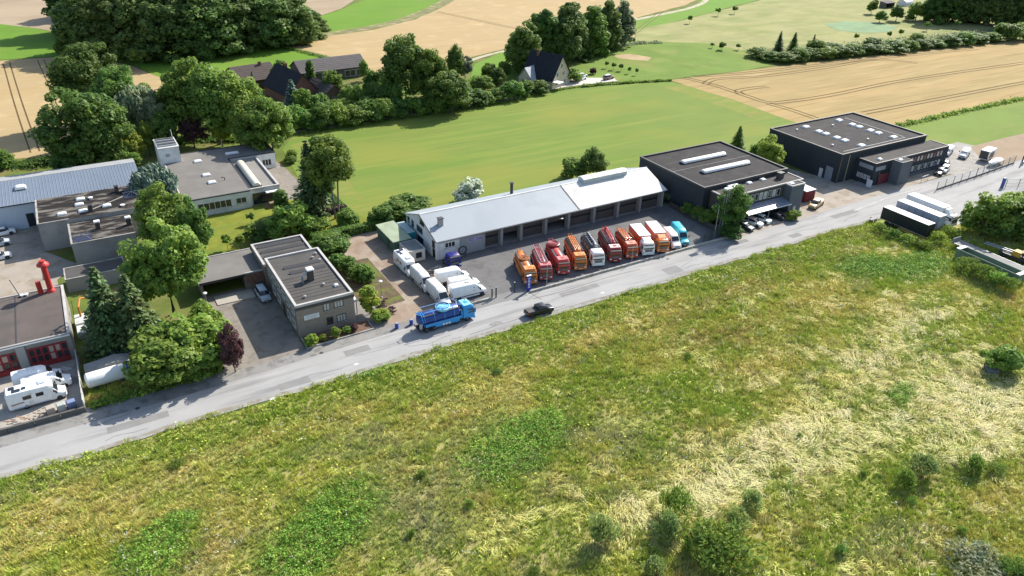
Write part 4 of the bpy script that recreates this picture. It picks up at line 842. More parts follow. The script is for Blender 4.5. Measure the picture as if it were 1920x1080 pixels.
def lamps(t, xf, xr, yf, yr, zf, zr, s=0.18):
    for k in (-1, 1):
        part('headlight', MB().cbx(xf - 0.08, xf + 0.02, k*yf - s, k*yf + s, zf - 0.09, zf + 0.1, 0.02), lamp_clear, t)
        part('tail_light', MB().cbx(xr - 0.02, xr + 0.06, k*yr - 0.08, k*yr + 0.08, zr - 0.2, zr + 0.2, 0.02), lamp_red, t)
def van(label, pos, head, p=white_p, L=6.0, W=1.0, H=2.65, group=None, win=False, rack=False, name='van', hood=0.85, glassrear=False):
    t = veh(name, label, 'van', pos, head, group)
    f = L/2; k = H/2.65
    b = Body([(f, 0.36, 0.78, W*0.8, W*0.7, 0.1), (f - 0.1, 0.3, 1.0, W*0.93, W*0.84, 0.15), (f - 0.45, 0.28, 1.14, W*0.99, W*0.88, 0.16), (f - hood, 0.28, 1.28, W, W*0.9, 0.16), (f - hood - 0.15, 0.28, 1.42, W, W*0.92, 0.16),
              (f - hood - 0.85, 0.28, 2.25*k, W, W*0.82, 0.18), (f - hood - 1.2, 0.28, 2.5*k, W, W*0.84, 0.2), (f - hood - 1.7, 0.28, 2.6*k, W, W*0.87, 0.2), (-f + 0.3, 0.28, H, W, W*0.88, 0.2), (-f + 0.04, 0.3, H - 0.06, W, W*0.87, 0.18), (-f, 0.35, H - 0.2, W*0.97, W*0.84, 0.15)])
    part('body', b.mesh(), p, t, True)
    x0, x1 = f - hood - 0.2, f - hood - 0.84
    z0, z1 = 1.47, 2.22*k
    part('windscreen', slab([(x0, W*0.78, z0), (x0, -W*0.78, z0), (x1, -W*0.7, z1), (x1, W*0.7, z1)], 0.03), veh_glass, t)
    for s in (-1, 1):
        part('side_window', b.side([(f - hood - 0.3, 1.35), (f - hood - 1.75, 1.35), (f - hood - 1.75, 1.98*k), (f - hood - 0.95, 1.98*k)], s), veh_glass, t)
        if win:
            part('side_window', b.side([(f - hood - 1.95, 1.38), (-0.3, 1.38), (-0.3, 1.95*k), (f - hood - 1.95, 1.95*k)], s), veh_glass, t)
            part('side_window', b.side([(-0.5, 1.38), (-f + 0.5, 1.38), (-f + 0.5, 1.95*k), (-0.5, 1.95*k)], s), veh_glass, t)
        part('rub_strip', b.side([(f - 1.2, 0.62), (-f + 0.2, 0.62), (-f + 0.2, 0.76), (f - 1.2, 0.76)], s, 0.03, 0.03), black_plastic, t)
        part('door_gap', b.side([(f - hood - 1.85, 0.4), (f - hood - 1.89, 0.4), (f - hood - 1.89, 2.1*k), (f - hood - 1.85, 2.1*k)], s, 0.006, 0.01), black_plastic, t)
        mr = part('mirror', MB().cbx(f - hood - 0.62, f - hood - 0.42, s*(W + 0.2) - 0.1, s*(W + 0.2) + 0.1, 1.35, 1.75, 0.03), black_plastic, t)
        wheel(t, f - 1.0, s*(W - 0.1), 0.35, 0.24); wheel(t, -f + 1.25, s*(W - 0.1), 0.35, 0.24)
        part('wheel_arch', MB().loft([[(cx + 0.44*math.cos(a), s*(W - 0.02), 0.35 + 0.44*math.sin(a)) for a in [math.pi*q/8 for q in range(9)]] + [(cx, s*(W - 0.02), 0.3)] for cx in (f - 1.0,)] + [[(f - 1.0 + 0.44*math.cos(a), s*(W + 0.008), 0.35 + 0.44*math.sin(a)) for a in [math.pi*q/8 for q in range(9)]] + [(f - 1.0, s*(W + 0.008), 0.3)]]), black_plastic, t)
        part('wheel_arch', MB().loft([[(-f + 1.25 + 0.44*math.cos(a), s*(W + o), 0.35 + 0.44*math.sin(a)) for a in [math.pi*q/8 for q in range(9)]] + [(-f + 1.25, s*(W + o), 0.3)] for o in (-0.02, 0.008)]), black_plastic, t)
    part('grille', MB().bx(f - 0.03, f + 0.03, -W*0.5, W*0.5, 0.62, 0.8), black_plastic, t)
    part('bumper', MB().cbx(f - 0.14, f + 0.06, -W*0.86, W*0.86, 0.28, 0.5, 0.05), black_plastic, t)
    lamps(t, f - 0.08, -f, W*0.7, W*0.9, 0.9, 1.2)
    part('rear_door_gap', MB().bx(-f - 0.012, -f + 0.02, -0.02, 0.02, 0.45, H - 0.35), black_plastic, t)
    part('number_plate', MB().bx(f + 0.055, f + 0.075, -0.26, 0.26, 0.34, 0.45), plate_m, t)
    for q in range(4): part('roof_rib', MB().bx(-f + 0.6, f - hood - 2.0, (-0.6 + 0.4*q)*W - 0.03, (-0.6 + 0.4*q)*W + 0.03, H - 0.02, H + 0.018), p, t)
    if rack: part('roof_vent', MB().cbx(-0.4, 0.3, -0.25, 0.25, H, H + 0.14, 0.04), offwhite_p, t)
    return t
def motorhome(label, pos, head, L=7.0, alcove=False, group=None, dark_rear=False):
    t = veh('motorhome', label, 'motorhome', pos, head, group); f = L/2; W = 1.12
    cab = Body([(f, 0.36, 0.78, 0.8, 0.7, 0.1), (f - 0.1, 0.3, 1.0, 0.93, 0.84, 0.15), (f - 0.5, 0.28, 1.15, 0.99, 0.88, 0.16), (f - 0.85, 0.28, 1.3, 1.0, 0.9, 0.16), (f - 1.55, 0.28, 2.2, 1.0, 0.84, 0.18), (f - 2.0, 0.28, 2.35, 1.0, 0.9, 0.2)])
    part('cab', cab.mesh(), white_p, t, True)
    bd = Body([(f - 1.35, 1.95 if alcove else 2.05, 2.5, 0.9, 0.85, 0.15), (f - 1.75, 1.0, 2.78, W, 1.05, 0.16), (f - 2.0, 0.42, 2.85, W, 1.07, 0.16), (-f + 0.2, 0.42, 2.88, W, 1.07, 0.16), (-f, 0.6, 2.7, W*0.97, 1.0, 0.16)])
    part('living_box', bd.mesh(), white_p, t, True)
    part('windscreen', slab([(f - 0.92, 0.8, 1.38), (f - 0.92, -0.8, 1.38), (f - 1.45, -0.72, 2.08), (f - 1.45, 0.72, 2.08)], 0.03), veh_glass, t)
    for s in (-1, 1):
        part('side_window', cab.side([(f - 1.1, 1.32), (f - 1.7, 1.32), (f - 1.7, 1.95), (f - 1.45, 1.95)], s), veh_glass, t)
        for xa, xb in ((f - 2.6, f - 3.5), (-0.6, -1.6)): part('side_window', bd.side([(xa, 1.55), (xb, 1.55), (xb, 2.1), (xa, 2.1)], s, 0.03, 0.03), veh_glass, t)
        part('habitation_door', bd.side([(f - 3.9, 0.55), (f - 4.5, 0.55), (f - 4.5, 2.4), (f - 3.9, 2.4)], s, 0.012), offwhite_p, t)
        part('decal_stripe', bd.side([(-f + 0.4, 1.05), (-f + 1.9, 1.15), (-f + 1.9, 1.35), (-f + 0.4, 1.3)], s, 0.008), M('paint_taupe', (0.3, 0.2, 0.17), 0.5, coord='object'), t)
        part('skirt', bd.side([(f - 2.1, 0.44), (-f + 0.2, 0.44), (-f + 0.2, 0.56), (f - 2.1, 0.56)], s, 0.02, 0.03), silver_p, t)
        part('mirror', MB().cbx(f - 1.25, f - 1.05, s*1.2 - 0.1, s*1.2 + 0.1, 1.35, 1.75, 0.03), black_plastic, t)
        wheel(t, f - 0.95, s*0.92, 0.35, 0.24); wheel(t, -f + 2.0, s*0.98, 0.35, 0.24)
    part('bumper', MB().cbx(f - 0.14, f + 0.06, -0.86, 0.86, 0.28, 0.5, 0.05), black_plastic, t)
    part('grille', MB().bx(f - 0.03, f + 0.03, -0.5, 0.5, 0.62, 0.8), black_plastic, t)
    lamps(t, f - 0.08, -f, 0.7, 0.95, 0.9, 1.0)
    for x, y, sx, sy in ((0.9, 0.1, 0.45, 0.45), (-1.2, -0.3, 0.25, 0.25), (-2.6, 0.35, 0.35, 0.35)): part('roof_hatch', MB().cbx(x - sx, x + sx, y - sy, y + sy, 2.87, 2.99, 0.04), silver_p if x > 0 else veh_glass, t)
    part('solar_panel', MB().bx(-2.6, -1.6, -0.8, -0.15, 2.9, 2.95), veh_glass, t)
    part('rear_window', MB().bx(-f - 0.01, -f + 0.03, -0.6, 0.6, 1.6, 2.2), veh_glass, t)
    return t
def car(label, pos, head, p, kind='hatch', group=None, roof=None, L=4.3, cat='car'):
    t = veh('car' if kind != 'pickup' else 'pickup', label, cat, pos, head, group); f = L/2; W = 0.9
    if kind == 'suv': zb, zh, zr, deck = 0.3, 1.0, 1.68, -f + 0.1
    elif kind == 'sedan': zb, zh, zr, deck = 0.22, 0.88, 1.42, -f + 0.95
    elif kind == 'pickup': zb, zh, zr, deck = 0.36, 1.08, 1.75, -f + 1.95
    else: zb, zh, zr, deck = 0.22, 0.92, 1.5, -f + 0.12
    b = Body([(f, zb + 0.1, zh - 0.28, W*0.72, W*0.64, 0.08), (f - 0.12, zb, zh - 0.14, W*0.92, W*0.82, 0.1), (f - 0.7, zb - 0.02, zh - 0.03, W, W*0.9, 0.1), (f - 1.25, zb - 0.02, zh + 0.05, W, W*0.93, 0.1), (0, zb - 0.02, zh + 0.06, W, W*0.95, 0.08), (-f + 0.6, zb, zh + 0.06, W, W*0.94, 0.1), (-f + 0.1, zb + 0.04, zh + 0.02, W*0.95, W*0.86, 0.1), (-f, zb + 0.12, zh - 0.1, W*0.86, W*0.78, 0.08)])
    part('body', b.mesh(), p, t, True)
    xw, xt = f - 1.05, f - 1.75                     # windscreen foot and head
    xr0, xr1 = deck + 0.75 if kind == 'sedan' else deck + (0.08 if kind == 'pickup' else 0.45), deck
    g = Body([(xw, zh, zh + 0.07, W*0.82, W*0.78, 0.02), (xt, zh, zr - 0.05, W*0.9, W*0.72, 0.08), ((xt + xr0)/2, zh, zr - 0.02, W*0.92, W*0.74, 0.08), (xr0, zh, zr - 0.06, W*0.9, W*0.71, 0.08), (xr1, zh, zh + 0.08, W*0.84, W*0.78, 0.02)])
    part('glasshouse', g.mesh(), veh_glass, t, True)
    part('roof', MB().loft([[(x, -W*0.68, z), (x, -W*0.5, z + 0.035), (x, W*0.5, z + 0.035), (x, W*0.68, z), (x, W*0.66, z - 0.05), (x, -W*0.66, z - 0.05)] for x, z in ((xt + 0.12, zr - 0.1), (xt - 0.05, zr - 0.025), ((xt + xr0)/2, zr), (xr0, zr - 0.03), (xr0 - 0.12, zr - 0.12))]), roof or p, t, True)
    for s in (-1, 1):
        for q in (0.36, 0.62):
            x = xt + (xr0 - xt)*q; part('pillar', MB().loft([[(x - 0.04, s*(W*0.925), zh), (x + 0.04, s*(W*0.925), zh), (x + 0.04, s*(W*0.745), zr - 0.08), (x - 0.04, s*(W*0.745), zr - 0.08)], [(x - 0.04, s*(W*0.94), zh), (x + 0.04, s*(W*0.94), zh), (x + 0.04, s*(W*0.76), zr - 0.08), (x - 0.04, s*(W*0.76), zr - 0.08)]]), p if kind != 'hatch' else black_plastic, t)
        for x in (f - 0.82, -f + 0.82):
            wheel(t, x, s*(W - 0.08), 0.33 if kind not in ('pickup', 'suv') else 0.38, 0.22)
            part('wheel_arch', MB().loft([[(x + 0.42*math.cos(a), s*(W + o), 0.33 + 0.42*math.sin(a)) for a in [math.pi*q/8 for q in range(9)]] for o in (-0.02, 0.006)]), black_plastic, t)
        part('mirror', MB().cbx(xw - 0.3, xw - 0.15, s*(W + 0.08) - 0.09, s*(W + 0.08) + 0.09, zh + 0.02, zh + 0.17, 0.02), p, t)
        part('door_gap', b.side([(xt + 0.35, zb + 0.1), (xt + 0.32, zb + 0.1), (xt + 0.32, zh), (xt + 0.35, zh)], s, 0.005, 0.01), black_plastic, t)
    part('grille', MB().bx(f - 0.05, f + 0.015, -0.42, 0.42, zb + 0.12, zb + 0.26), black_plastic, t)
    lamps(t, f - 0.06, -f + 0.02, W*0.66, W*0.78, zh - 0.28, zh - 0.18, 0.15)
    part('number_plate', MB().bx(f, f + 0.025, -0.26, 0.26, zb + 0.02, zb + 0.12), plate_m, t)
    if kind == 'pickup':
        part('bed_cover', MB().cbx(-f + 0.12, deck + 0.05, -W*0.84, W*0.84, zh + 0.04, zh + 0.13, 0.04), M('bed_cover_m', (0.07, 0.065, 0.06), 0.7, coord='object'), t) if roof is None else part('bed_floor', MB().bx(-f + 0.15, deck, -W*0.78, W*0.78, zh + 0.05, zh + 0.09), roof, t)
        part('roll_bar', MB().tube([(deck + 0.02, -W*0.7, zh), (deck + 0.02, -W*0.66, zr - 0.05), (deck + 0.02, W*0.66, zr - 0.05), (deck + 0.02, W*0.7, zh)], 0.05, 6), black_plastic, t)
    return t
def cab_parts(t, f, p, roof_m=None, low=False, lcab=2.1, ztop=2.95, front_m=None):
    W = 1.22
    b = Body([(f, 0.55, 2.1, W*0.94, W*0.9, 0.12), (f - 0.08, 0.5, 2.2, W, W*0.95, 0.14), (f - 0.25, 0.5, ztop - 0.25, W, W*0.92, 0.2), (f - 0.55, 0.5, ztop, W, W*0.9, 0.2), (f - lcab + 0.1, 0.75, ztop + 0.03, W, W*0.92, 0.18), (f - lcab, 0.8, ztop - 0.05, W*0.98, W*0.9, 0.15)])
    c = part('cab', b.mesh(), p, t, True)
    if roof_m: part('cab_roof', MB().cbx(f - lcab + 0.12, f - 0.5, -W*0.84, W*0.84, ztop - 0.02, ztop + 0.09, 0.05), roof_m, c)
    part('windscreen', MB().loft([[(f - 0.0, y, z0) for y, z0 in ((-W*0.86, 1.55), (W*0.86, 1.55))] + [(f - 0.22, W*0.82, 2.5), (f - 0.22, -W*0.82, 2.5)], [(f + 0.05, y, z0) for y, z0 in ((-W*0.86, 1.55), (W*0.86, 1.55))] + [(f - 0.15, W*0.82, 2.52), (f - 0.15, -W*0.82, 2.52)]]), veh_glass, c)
    part('sun_visor', MB().loft([[(f - 0.2, -W*0.85, 2.55), (f + 0.12, -W*0.85, 2.48), (f + 0.12, W*0.85, 2.48), (f - 0.2, W*0.85, 2.55)], [(f - 0.2, -W*0.85, 2.6), (f + 0.12, -W*0.85, 2.52), (f + 0.12, W*0.85, 2.52), (f - 0.2, W*0.85, 2.6)]]), black_plastic, c)
    for s in (-1, 1):
        part('side_window', b.side([(f - 0.2, 1.55), (f - 1.25, 1.55), (f - 1.25, 2.3), (f - 0.35, 2.3)], s), veh_glass, c)
        part('mirror', MB().cbx(f - 0.2, f - 0.02, s*(W + 0.22) - 0.1, s*(W + 0.22) + 0.1, 1.65, 2.4, 0.04), black_plastic, c)
        part('headlight', MB().cbx(f - 0.02, f + 0.06, s*0.92 - 0.2, s*0.92 + 0.2, 0.72, 0.95, 0.03), lamp_clear, c)
    part('grille', MB().bx(f, f + 0.05, -0.75, 0.75, 0.98, 1.45), front_m or black_plastic, c)
    for k in range(3): part('grille_bar', MB().bx(f + 0.05, f + 0.07, -0.72, 0.72, 1.04 + k*0.14, 1.09 + k*0.14), galv, c)
    part('bumper', MB().cbx(f - 0.3, f + 0.1, -W, W, 0.38, 0.68, 0.06), p if front_m is None else front_m, c)
    part('number_plate', MB().bx(f + 0.1, f + 0.12, -0.27, 0.27, 0.48, 0.6), plate_m, c)
    part('beacon', MB().lathe([(0.1, ztop + 0.0), (0.1, ztop + 0.2), (0.02, ztop + 0.25)], (f - 0.9, 0.7), 8), M('amber', (0.6, 0.25, 0.02), 0.3, coord='object'), c)
    part('roof_hatch', MB().cbx(f - 1.5, f - 0.9, -0.35, 0.35, ztop + (0.09 if roof_m else 0.02), ztop + (0.14 if roof_m else 0.08), 0.02), p, c)
    return c
def tanker(label, pos, head, cab_p, body_p, acc_p, opts, L=8.8, axles=None, group=None, cab_roof=None, r=1.0, trays=True, tz=2.05, name='tanker_truck'):
    t = veh(name, label, 'truck', pos, head, group); f = L/2
    cab_parts(t, f, cab_p, cab_roof)
    part('chassis', MB().bx(-f + 0.1, f - 0.6, -0.45, 0.45, 0.55, 0.9), black_plastic, t)
    x1, x0 = f - 2.5, -f + 0.15
    n = 16
    def ring(x, q): return [(x, q*r*1.08*math.cos(2*math.pi*k/n), tz + q*r*math.sin(2*math.pi*k/n)) for k in range(n)]
    tk = part('tank', MB().loft([ring(x0, 0.55), ring(x0 + 0.15, 0.82), ring(x0 + 0.4, 1.0), ring(x1 - 0.3, 1.0), ring(x1 - 0.1, 0.85), ring(x1, 0.5)]), body_p, t, True)
    for q in (0.12, 0.36, 0.6, 0.84):
        x = x0 + (x1 - x0)*q; part('tank_band', MB().loft([ring(x - 0.05, 1.0), ring(x - 0.05, 1.035), ring(x + 0.05, 1.035), ring(x + 0.05, 1.0)], False), acc_p, tk, True)
    part('rear_door_ring', MB().loft([ring(x0 + 0.42, 1.0), ring(x0 + 0.42, 1.07), ring(x0 + 0.55, 1.07), ring(x0 + 0.55, 1.0)], False), acc_p, tk)
    for s in (-1, 1):
        if trays: part('hose_tray', MB().bx(x0 + 0.6, x1 - 0.2, s*1.02 - 0.2, s*1.02 + 0.2, 1.15, 1.45).bx(x0 + 0.6, x1 - 0.2, s*1.2 - 0.03, s*1.2 + 0.03, 1.45, 1.6), body_p, t)
        part('side_skirt', MB().bx(x0 + 2.6, x1 - 0.3, s*1.16 - 0.04, s*1.16 + 0.04, 0.55, 1.1), acc_p, t)
        part('walkway', MB().bx(x0 + 0.5, x1 - 0.1, s*0.78 - 0.14, s*0.78 + 0.14, tz + r*0.78, tz + r*0.78 + 0.05), steel_dark, tk)
        part('mudguard', MB().loft([[(x, s*0.85, z), (x, s*1.2, z), (x, s*1.2, z + 0.05), (x, s*0.85, z + 0.05)] for x, z in ((x0 + 0.35, 0.85), (x0 + 0.7, 1.1), (x0 + 2.3, 1.1), (x0 + 2.6, 0.85))]), black_plastic, t)
        for ax in (axles or (f - 1.35, x0 + 0.9, x0 + 2.2)): wheel(t, ax, s*1.03, 0.5, 0.32)
    part('pump_house', MB().cbx(x1 + 0.02, f - 2.15, -1.1, 1.1, 0.9, 2.2, 0.06), acc_p, t)
    part('pump', MB().tube([(x1 + 0.15, -0.9, 2.35), (x1 + 0.15, 0.9, 2.35)], 0.2, 8).tube([(x1 + 0.15, 0.5, 2.2), (x1 + 0.15, 0.5, 2.9)], 0.14, 8), steel_dark, t, True)
    zt = tz + r
    if 'loop' in opts:
        pts = [(x1 - 0.2, 1.05, zt - 0.35)] + [(x0 + 1.0 - 0.9*math.sin(a), 1.05*math.cos(a), zt - 0.28) for a in [math.pi*k/10 for k in range(11)]] + [(x1 - 0.2, -1.05, zt - 0.35)]
        part('suction_hose', MB().tube(pts, 0.13, 7), hose_black, tk, True)
        part('suction_hose', MB().tube([(p[0]*0.97 + 0.1, p[1]*0.82, p[2] + 0.16) for p in pts], 0.1, 7), hose_black, tk, True)
    if 'pipes' in opts:
        for k, y in enumerate((-0.5, -0.17, 0.17, 0.5)): part('top_pipe', MB().tube([(x1 - 0.1 - 0.2*(k % 2), y, zt - 0.02), (x1 - 0.5, y, zt + 0.14), (x0 + 0.9, y, zt + 0.14), (x0 + 0.5, y*0.6, zt)], 0.1, 7), acc_p, tk, True)
        for k in range(5): part('pipe_clamp', MB().bx(x0 + 1.1 + k*1.0, x0 + 1.2 + k*1.0, -0.68, 0.68, zt - 0.05, zt + 0.27), body_p, tk)
    if 'reel' in opts:
        cx = x0 + (x1 - x0)*opts['reel']
        rl = part('hose_reel', MB().lathe([(0.3, zt - 0.35), (1.2, zt - 0.1), (1.25, zt - 0.02), (1.25, zt + 0.28), (1.1, zt + 0.36), (0.5, zt + 0.38), (0.02, zt + 0.38)], (cx, 0), 24), opts.get('reel_m', acc_p), t, True)
        for q in (0.45, 0.75, 1.02): part('reel_rib', MB().torus((cx, 0, zt + 0.38), q, 0.05, 20, 5), opts.get('rib_m', body_p), rl, True)
        part('reel_arm', MB().tube([(cx + 1.1*math.cos(a), 0.8*math.sin(a), zt + 0.42) for a in (0.2, 0.9, 1.7, 2.5)], 0.1, 6), steel_dark, rl, True)
    if 'coil' in opts:
        cx = x0 + (x1 - x0)*opts['coil']
        cl = part('hose_coil', MB().torus((cx, 0, zt + 0.1), 0.95, 0.09, 22, 6), opts.get('coil_m', acc_p), t, True)
        for q in (0.75, 0.5, 0.28): part('hose_turn', MB().torus((cx, 0.05*q, zt + 0.12), q, 0.08, 20, 6), opts.get('coil_m', acc_p), cl, True)
        part('reel_spokes', MB().bx(cx - 0.95, cx + 0.95, -0.06, 0.06, zt - 0.05, zt + 0.03).bx(cx - 0.06, cx + 0.06, -0.95, 0.95, zt - 0.045, zt + 0.035), acc_p, cl)
    if 'frame' in opts:
        za, zb2 = zt + 0.55, zt + 0.35
        fr = part('lift_frame', MB().tube([(f - 1.6, -0.6, za), (x0 - 0.2, -0.6, zb2), (x0 - 0.2, 0.6, zb2), (f - 1.6, 0.6, za), (f - 1.6, -0.6, za)], 0.09, 6), opts.get('frame_m', acc_p), t)
        for k in range(9):
            q = k/8; x = f - 1.7 + (x0 - f + 1.6)*q; part('rung', MB().tube([(x, -0.6, za + (zb2 - za)*q), (x - 0.35*(k % 2), 0.6, za + (zb2 - za)*q)], 0.06, 5), opts.get('frame_m', acc_p), fr)
        for x in (x1 - 0.3, x0 + 0.8):
            for s in (-1, 1): part('frame_post', MB().tube([(x, s*0.6, zt - 0.2), (x, s*0.6, za - 0.08)], 0.06, 5), body_p, fr)
    if 'boom' in opts:
        part('suction_boom', MB().tube([(f - 2.35, 0.0, zt - 0.1), (f - 2.6, 0, zt + 0.45), (x1 - 0.8, 0.1, zt + 0.55), (x0 + 0.8, 0.25, zt + 0.4), (x0 - 0.1, 0.3, zt + 0.05), (x0 - 0.25, 0.3, zt - 0.8)], [0.2, 0.2, 0.18, 0.16, 0.15, 0.13], 8), opts['boom'], t, True)
        part('boom_ram', MB().tube([(f - 2.5, -0.35, zt - 0.1), (x1 - 1.0, -0.2, zt + 0.42)], 0.08, 6), galv, t)
    if 'rail' in opts:
        for s in (-1, 1):
            part('guard_rail', MB().tube([(x1 - 0.2, s*0.95, zt - 0.2), (x1 - 0.2, s*0.95, zt + 0.5), (x0 + 0.8, s*0.95, zt + 0.5), (x0 + 0.8, s*0.95, zt - 0.2)], 0.045, 5), opts['rail'], tk)
    part('rear_arms', MB().tube([(x0 + 0.3, -0.35, zt - 0.1), (x0 - 0.15, -0.35, zt + 0.25)], 0.07, 5).tube([(x0 + 0.3, 0.35, zt - 0.1), (x0 - 0.15, 0.35, zt + 0.3)], 0.07, 5).tube([(x0 - 0.1, -0.35, zt + 0.2), (x0 - 0.1, 0.35, zt + 0.25)], 0.05, 5), acc_p, tk)
    part('rear_bumper', MB().bx(-f - 0.02, -f + 0.12, -1.15, 1.15, 0.5, 0.68), black_plastic, t)
    for s in (-1, 1): part('tail_light', MB().bx(-f - 0.05, -f - 0.021, s*0.9 - 0.2, s*0.9 + 0.2, 0.52, 0.66), lamp_red, t)
    return t
def box_truck(label, pos, head, cab_p, box_p, roof_p, L=8.4, zb=3.5, front_m=None, group=None, wbox_=1.25):
    t = veh('box_truck', label, 'truck', pos, head, group); f = L/2
    cab_parts(t, f, cab_p, None, front_m=front_m, ztop=2.75)
    part('chassis', MB().bx(-f + 0.1, f - 0.6, -0.45, 0.45, 0.55, 0.9), black_plastic, t)
    bx_ = part('box', MB().cbx(-f, f - 2.3, -wbox_, wbox_, 0.95, zb, 0.05), box_p, t)
    part('box_roof', MB().cbx(-f + 0.05, f - 2.35, -wbox_ + 0.05, wbox_ - 0.05, zb - 0.01, zb + 0.04, 0.02), roof_p, bx_)
    for s in (-1, 1):
        part('edge_rail', MB().bx(-f + 0.02, f - 2.32, s*wbox_ - 0.02, s*wbox_ + 0.02, 0.92, 1.05), galv, bx_)
        for ax in (f - 1.35, -f + 1.9): wheel(t, ax, s*1.03, 0.48, 0.3)
        part('tail_light', MB().bx(-f - 0.02, -f + 0.02, s*0.95 - 0.15, s*0.95 + 0.15, 0.7, 0.85), lamp_red, t)
        part('side_guard', MB().bx(-f + 2.7, f - 2.8, s*1.15 - 0.03, s*1.15 + 0.03, 0.5, 0.85), galv, t)
    part('rear_door_gap', MB().bx(-f - 0.01, -f + 0.02, -0.02, 0.02, 1.05, zb - 0.1), black_plastic, bx_)
    part('wind_deflector', MB().loft([[(f - 2.0, -0.9, 2.75), (f - 0.9, -0.75, 2.8), (f - 0.9, 0.75, 2.8), (f - 2.0, 0.9, 2.75)], [(f - 2.05, -0.9, zb - 0.1), (f - 1.7, -0.7, zb - 0.15), (f - 1.7, 0.7, zb - 0.15), (f - 2.05, 0.9, zb - 0.1)]]), cab_p, t, True)
    return t
def trailer(label, pos, head, side_p, roof_p, L=11.0, zb=3.7, group=None):
    t = veh('trailer', label, 'trailer', pos, head, group); f = L/2
    part('box', MB().cbx(-f, f, -1.25, 1.25, 1.05, zb, 0.05), side_p, t)
    part('roof', MB().cbx(-f + 0.06, f - 0.06, -1.19, 1.19, zb - 0.01, zb + 0.05, 0.02), roof_p, t)
    part('chassis', MB().bx(-f + 0.2, f - 0.3, -0.5, 0.5, 0.7, 1.04), black_plastic, t)
    for s in (-1, 1):
        for ax in (-f + 1.6, -f + 2.9): wheel(t, ax, s*1.02, 0.5, 0.34)
        part('landing_leg', MB().bx(f - 2.6, f - 2.45, s*0.6 - 0.08, s*0.6 + 0.08, 0.03, 1.04), galv, t)
        part('edge_rail', MB().bx(-f, f, s*1.25 - 0.02, s*1.25 + 0.02, 1.0, 1.14), galv, t)
        for k in range(6): part('side_seam', MB().bx(-f + 1.2 + k*1.7, -f + 1.26 + k*1.7, s*1.25 - 0.012, s*1.25 + 0.012, 1.2, zb - 0.15), black_plastic, t)
    return t

# ---- the parked row in the yard (noses to the road)
ROW = 'trucks parked nose to the road in the hall yard'
orange = paint('orange', (0.56, 0.15, 0.022)); orange_l = paint('light_orange', (0.66, 0.24, 0.06)); maroon = paint('maroon', (0.27, 0.045, 0.04)); rose = paint('rose', (0.55, 0.17, 0.16))
red = paint('red', (0.48, 0.045, 0.032)); crimson = paint('crimson', (0.24, 0.022, 0.022)); orange_red = paint('orange_red', (0.52, 0.09, 0.022)); salmon = paint('salmon', (0.6, 0.25, 0.17))
dkgrey = paint('dark_grey', (0.04, 0.04, 0.045)); turq = paint('turquoise', (0.02, 0.4, 0.47)); steel_p = paint('steel', (0.3, 0.3, 0.32)); pink_w = paint('pale_reflected_pink', (0.66, 0.46, 0.42))  # pale pink for a tanker cab roof and a car's painted-on reflection
HD = -109.0
tanker('orange suction truck with coiled hose reel, nearest the blue sign', (64.6, 103.2), HD + 1.5, orange, orange, orange_l, {'coil': 0.55, 'coil_m': paint('hose_orange', (0.35, 0.12, 0.03))}, group=ROW, r=0.9, tz=1.8, cab_roof=orange_l, L=9.2)  # cab roof in lighter orange, the sun's brightening put into its colour
tanker('maroon truck with a long lattice lift frame over its cab', (68.0, 103.0), HD + -1.0, maroon, maroon, rose, {'frame': 1, 'frame_m': paint('frame_pink', (0.4, 0.2, 0.22))}, group=ROW, r=0.85, tz=1.75, cab_roof=rose, L=9.0)
tanker('red suction truck with a big round maroon hose drum at its tail', (71.9, 103.6), HD + 2.0, red, red, rose, {'reel': 0.3, 'reel_m': crimson, 'rib_m': maroon}, group=ROW, r=0.95, tz=1.85, cab_roof=rose, L=9.4)
tanker('orange tanker with lengthwise orange pipes on top and black hose loop', (75.8, 103.3), HD + -1.5, orange, orange, orange_l, {'pipes': 1, 'loop': 1}, group=ROW, r=1.05, cab_roof=orange_l, L=9.2)  # sunlit look of the cab roof painted as a lighter orange
tanker('white-cabbed tanker with black hoses and steel boom', (79.4, 102.9), HD + 1.0, white_p, paint('tank_grey', (0.2, 0.2, 0.21)), dkgrey, {'loop': 1, 'boom': steel_p, 'pipes': 1}, group=ROW, r=1.0, L=8.8)
tanker('dark red tanker with pale pinkish cab roof and black hose loop', (83.6, 102.9), HD + -2.0, crimson, crimson, red, {'loop': 1, 'boom': red}, group=ROW, r=1.1, cab_roof=pink_w, L=9.2)
tanker('narrow orange-red tanker with a rectangular rail on top', (87.0, 102.2), HD + 0.5, orange_red, orange_red, orange_l, {'rail': orange_l, 'pipes': 1}, group=ROW, r=0.9, tz=1.95, cab_roof=salmon, L=8.2)
box_truck('orange-red box truck with white roof and white cab', (90.5, 101.6), HD + 1.5, white_p, orange_red, white_p, 8.0, 3.3, group=ROW)
box_truck('salmon box truck with white roof and orange cab', (94.0, 101.2), HD + -1.0, orange, salmon, paint('pale_pink', (0.72, 0.62, 0.6)), 8.0, 3.3, group=ROW)
van('white van with a flat box roof between salmon truck and turquoise van', (96.9, 99.9), HD + 2.5, white_p, 5.6, 1.0, 2.6, group=ROW)
van('turquoise high-roof van at the right end of the truck row', (99.6, 100.6), HD + -1.5, turq, 6.2, 1.0, 2.75, group=ROW)

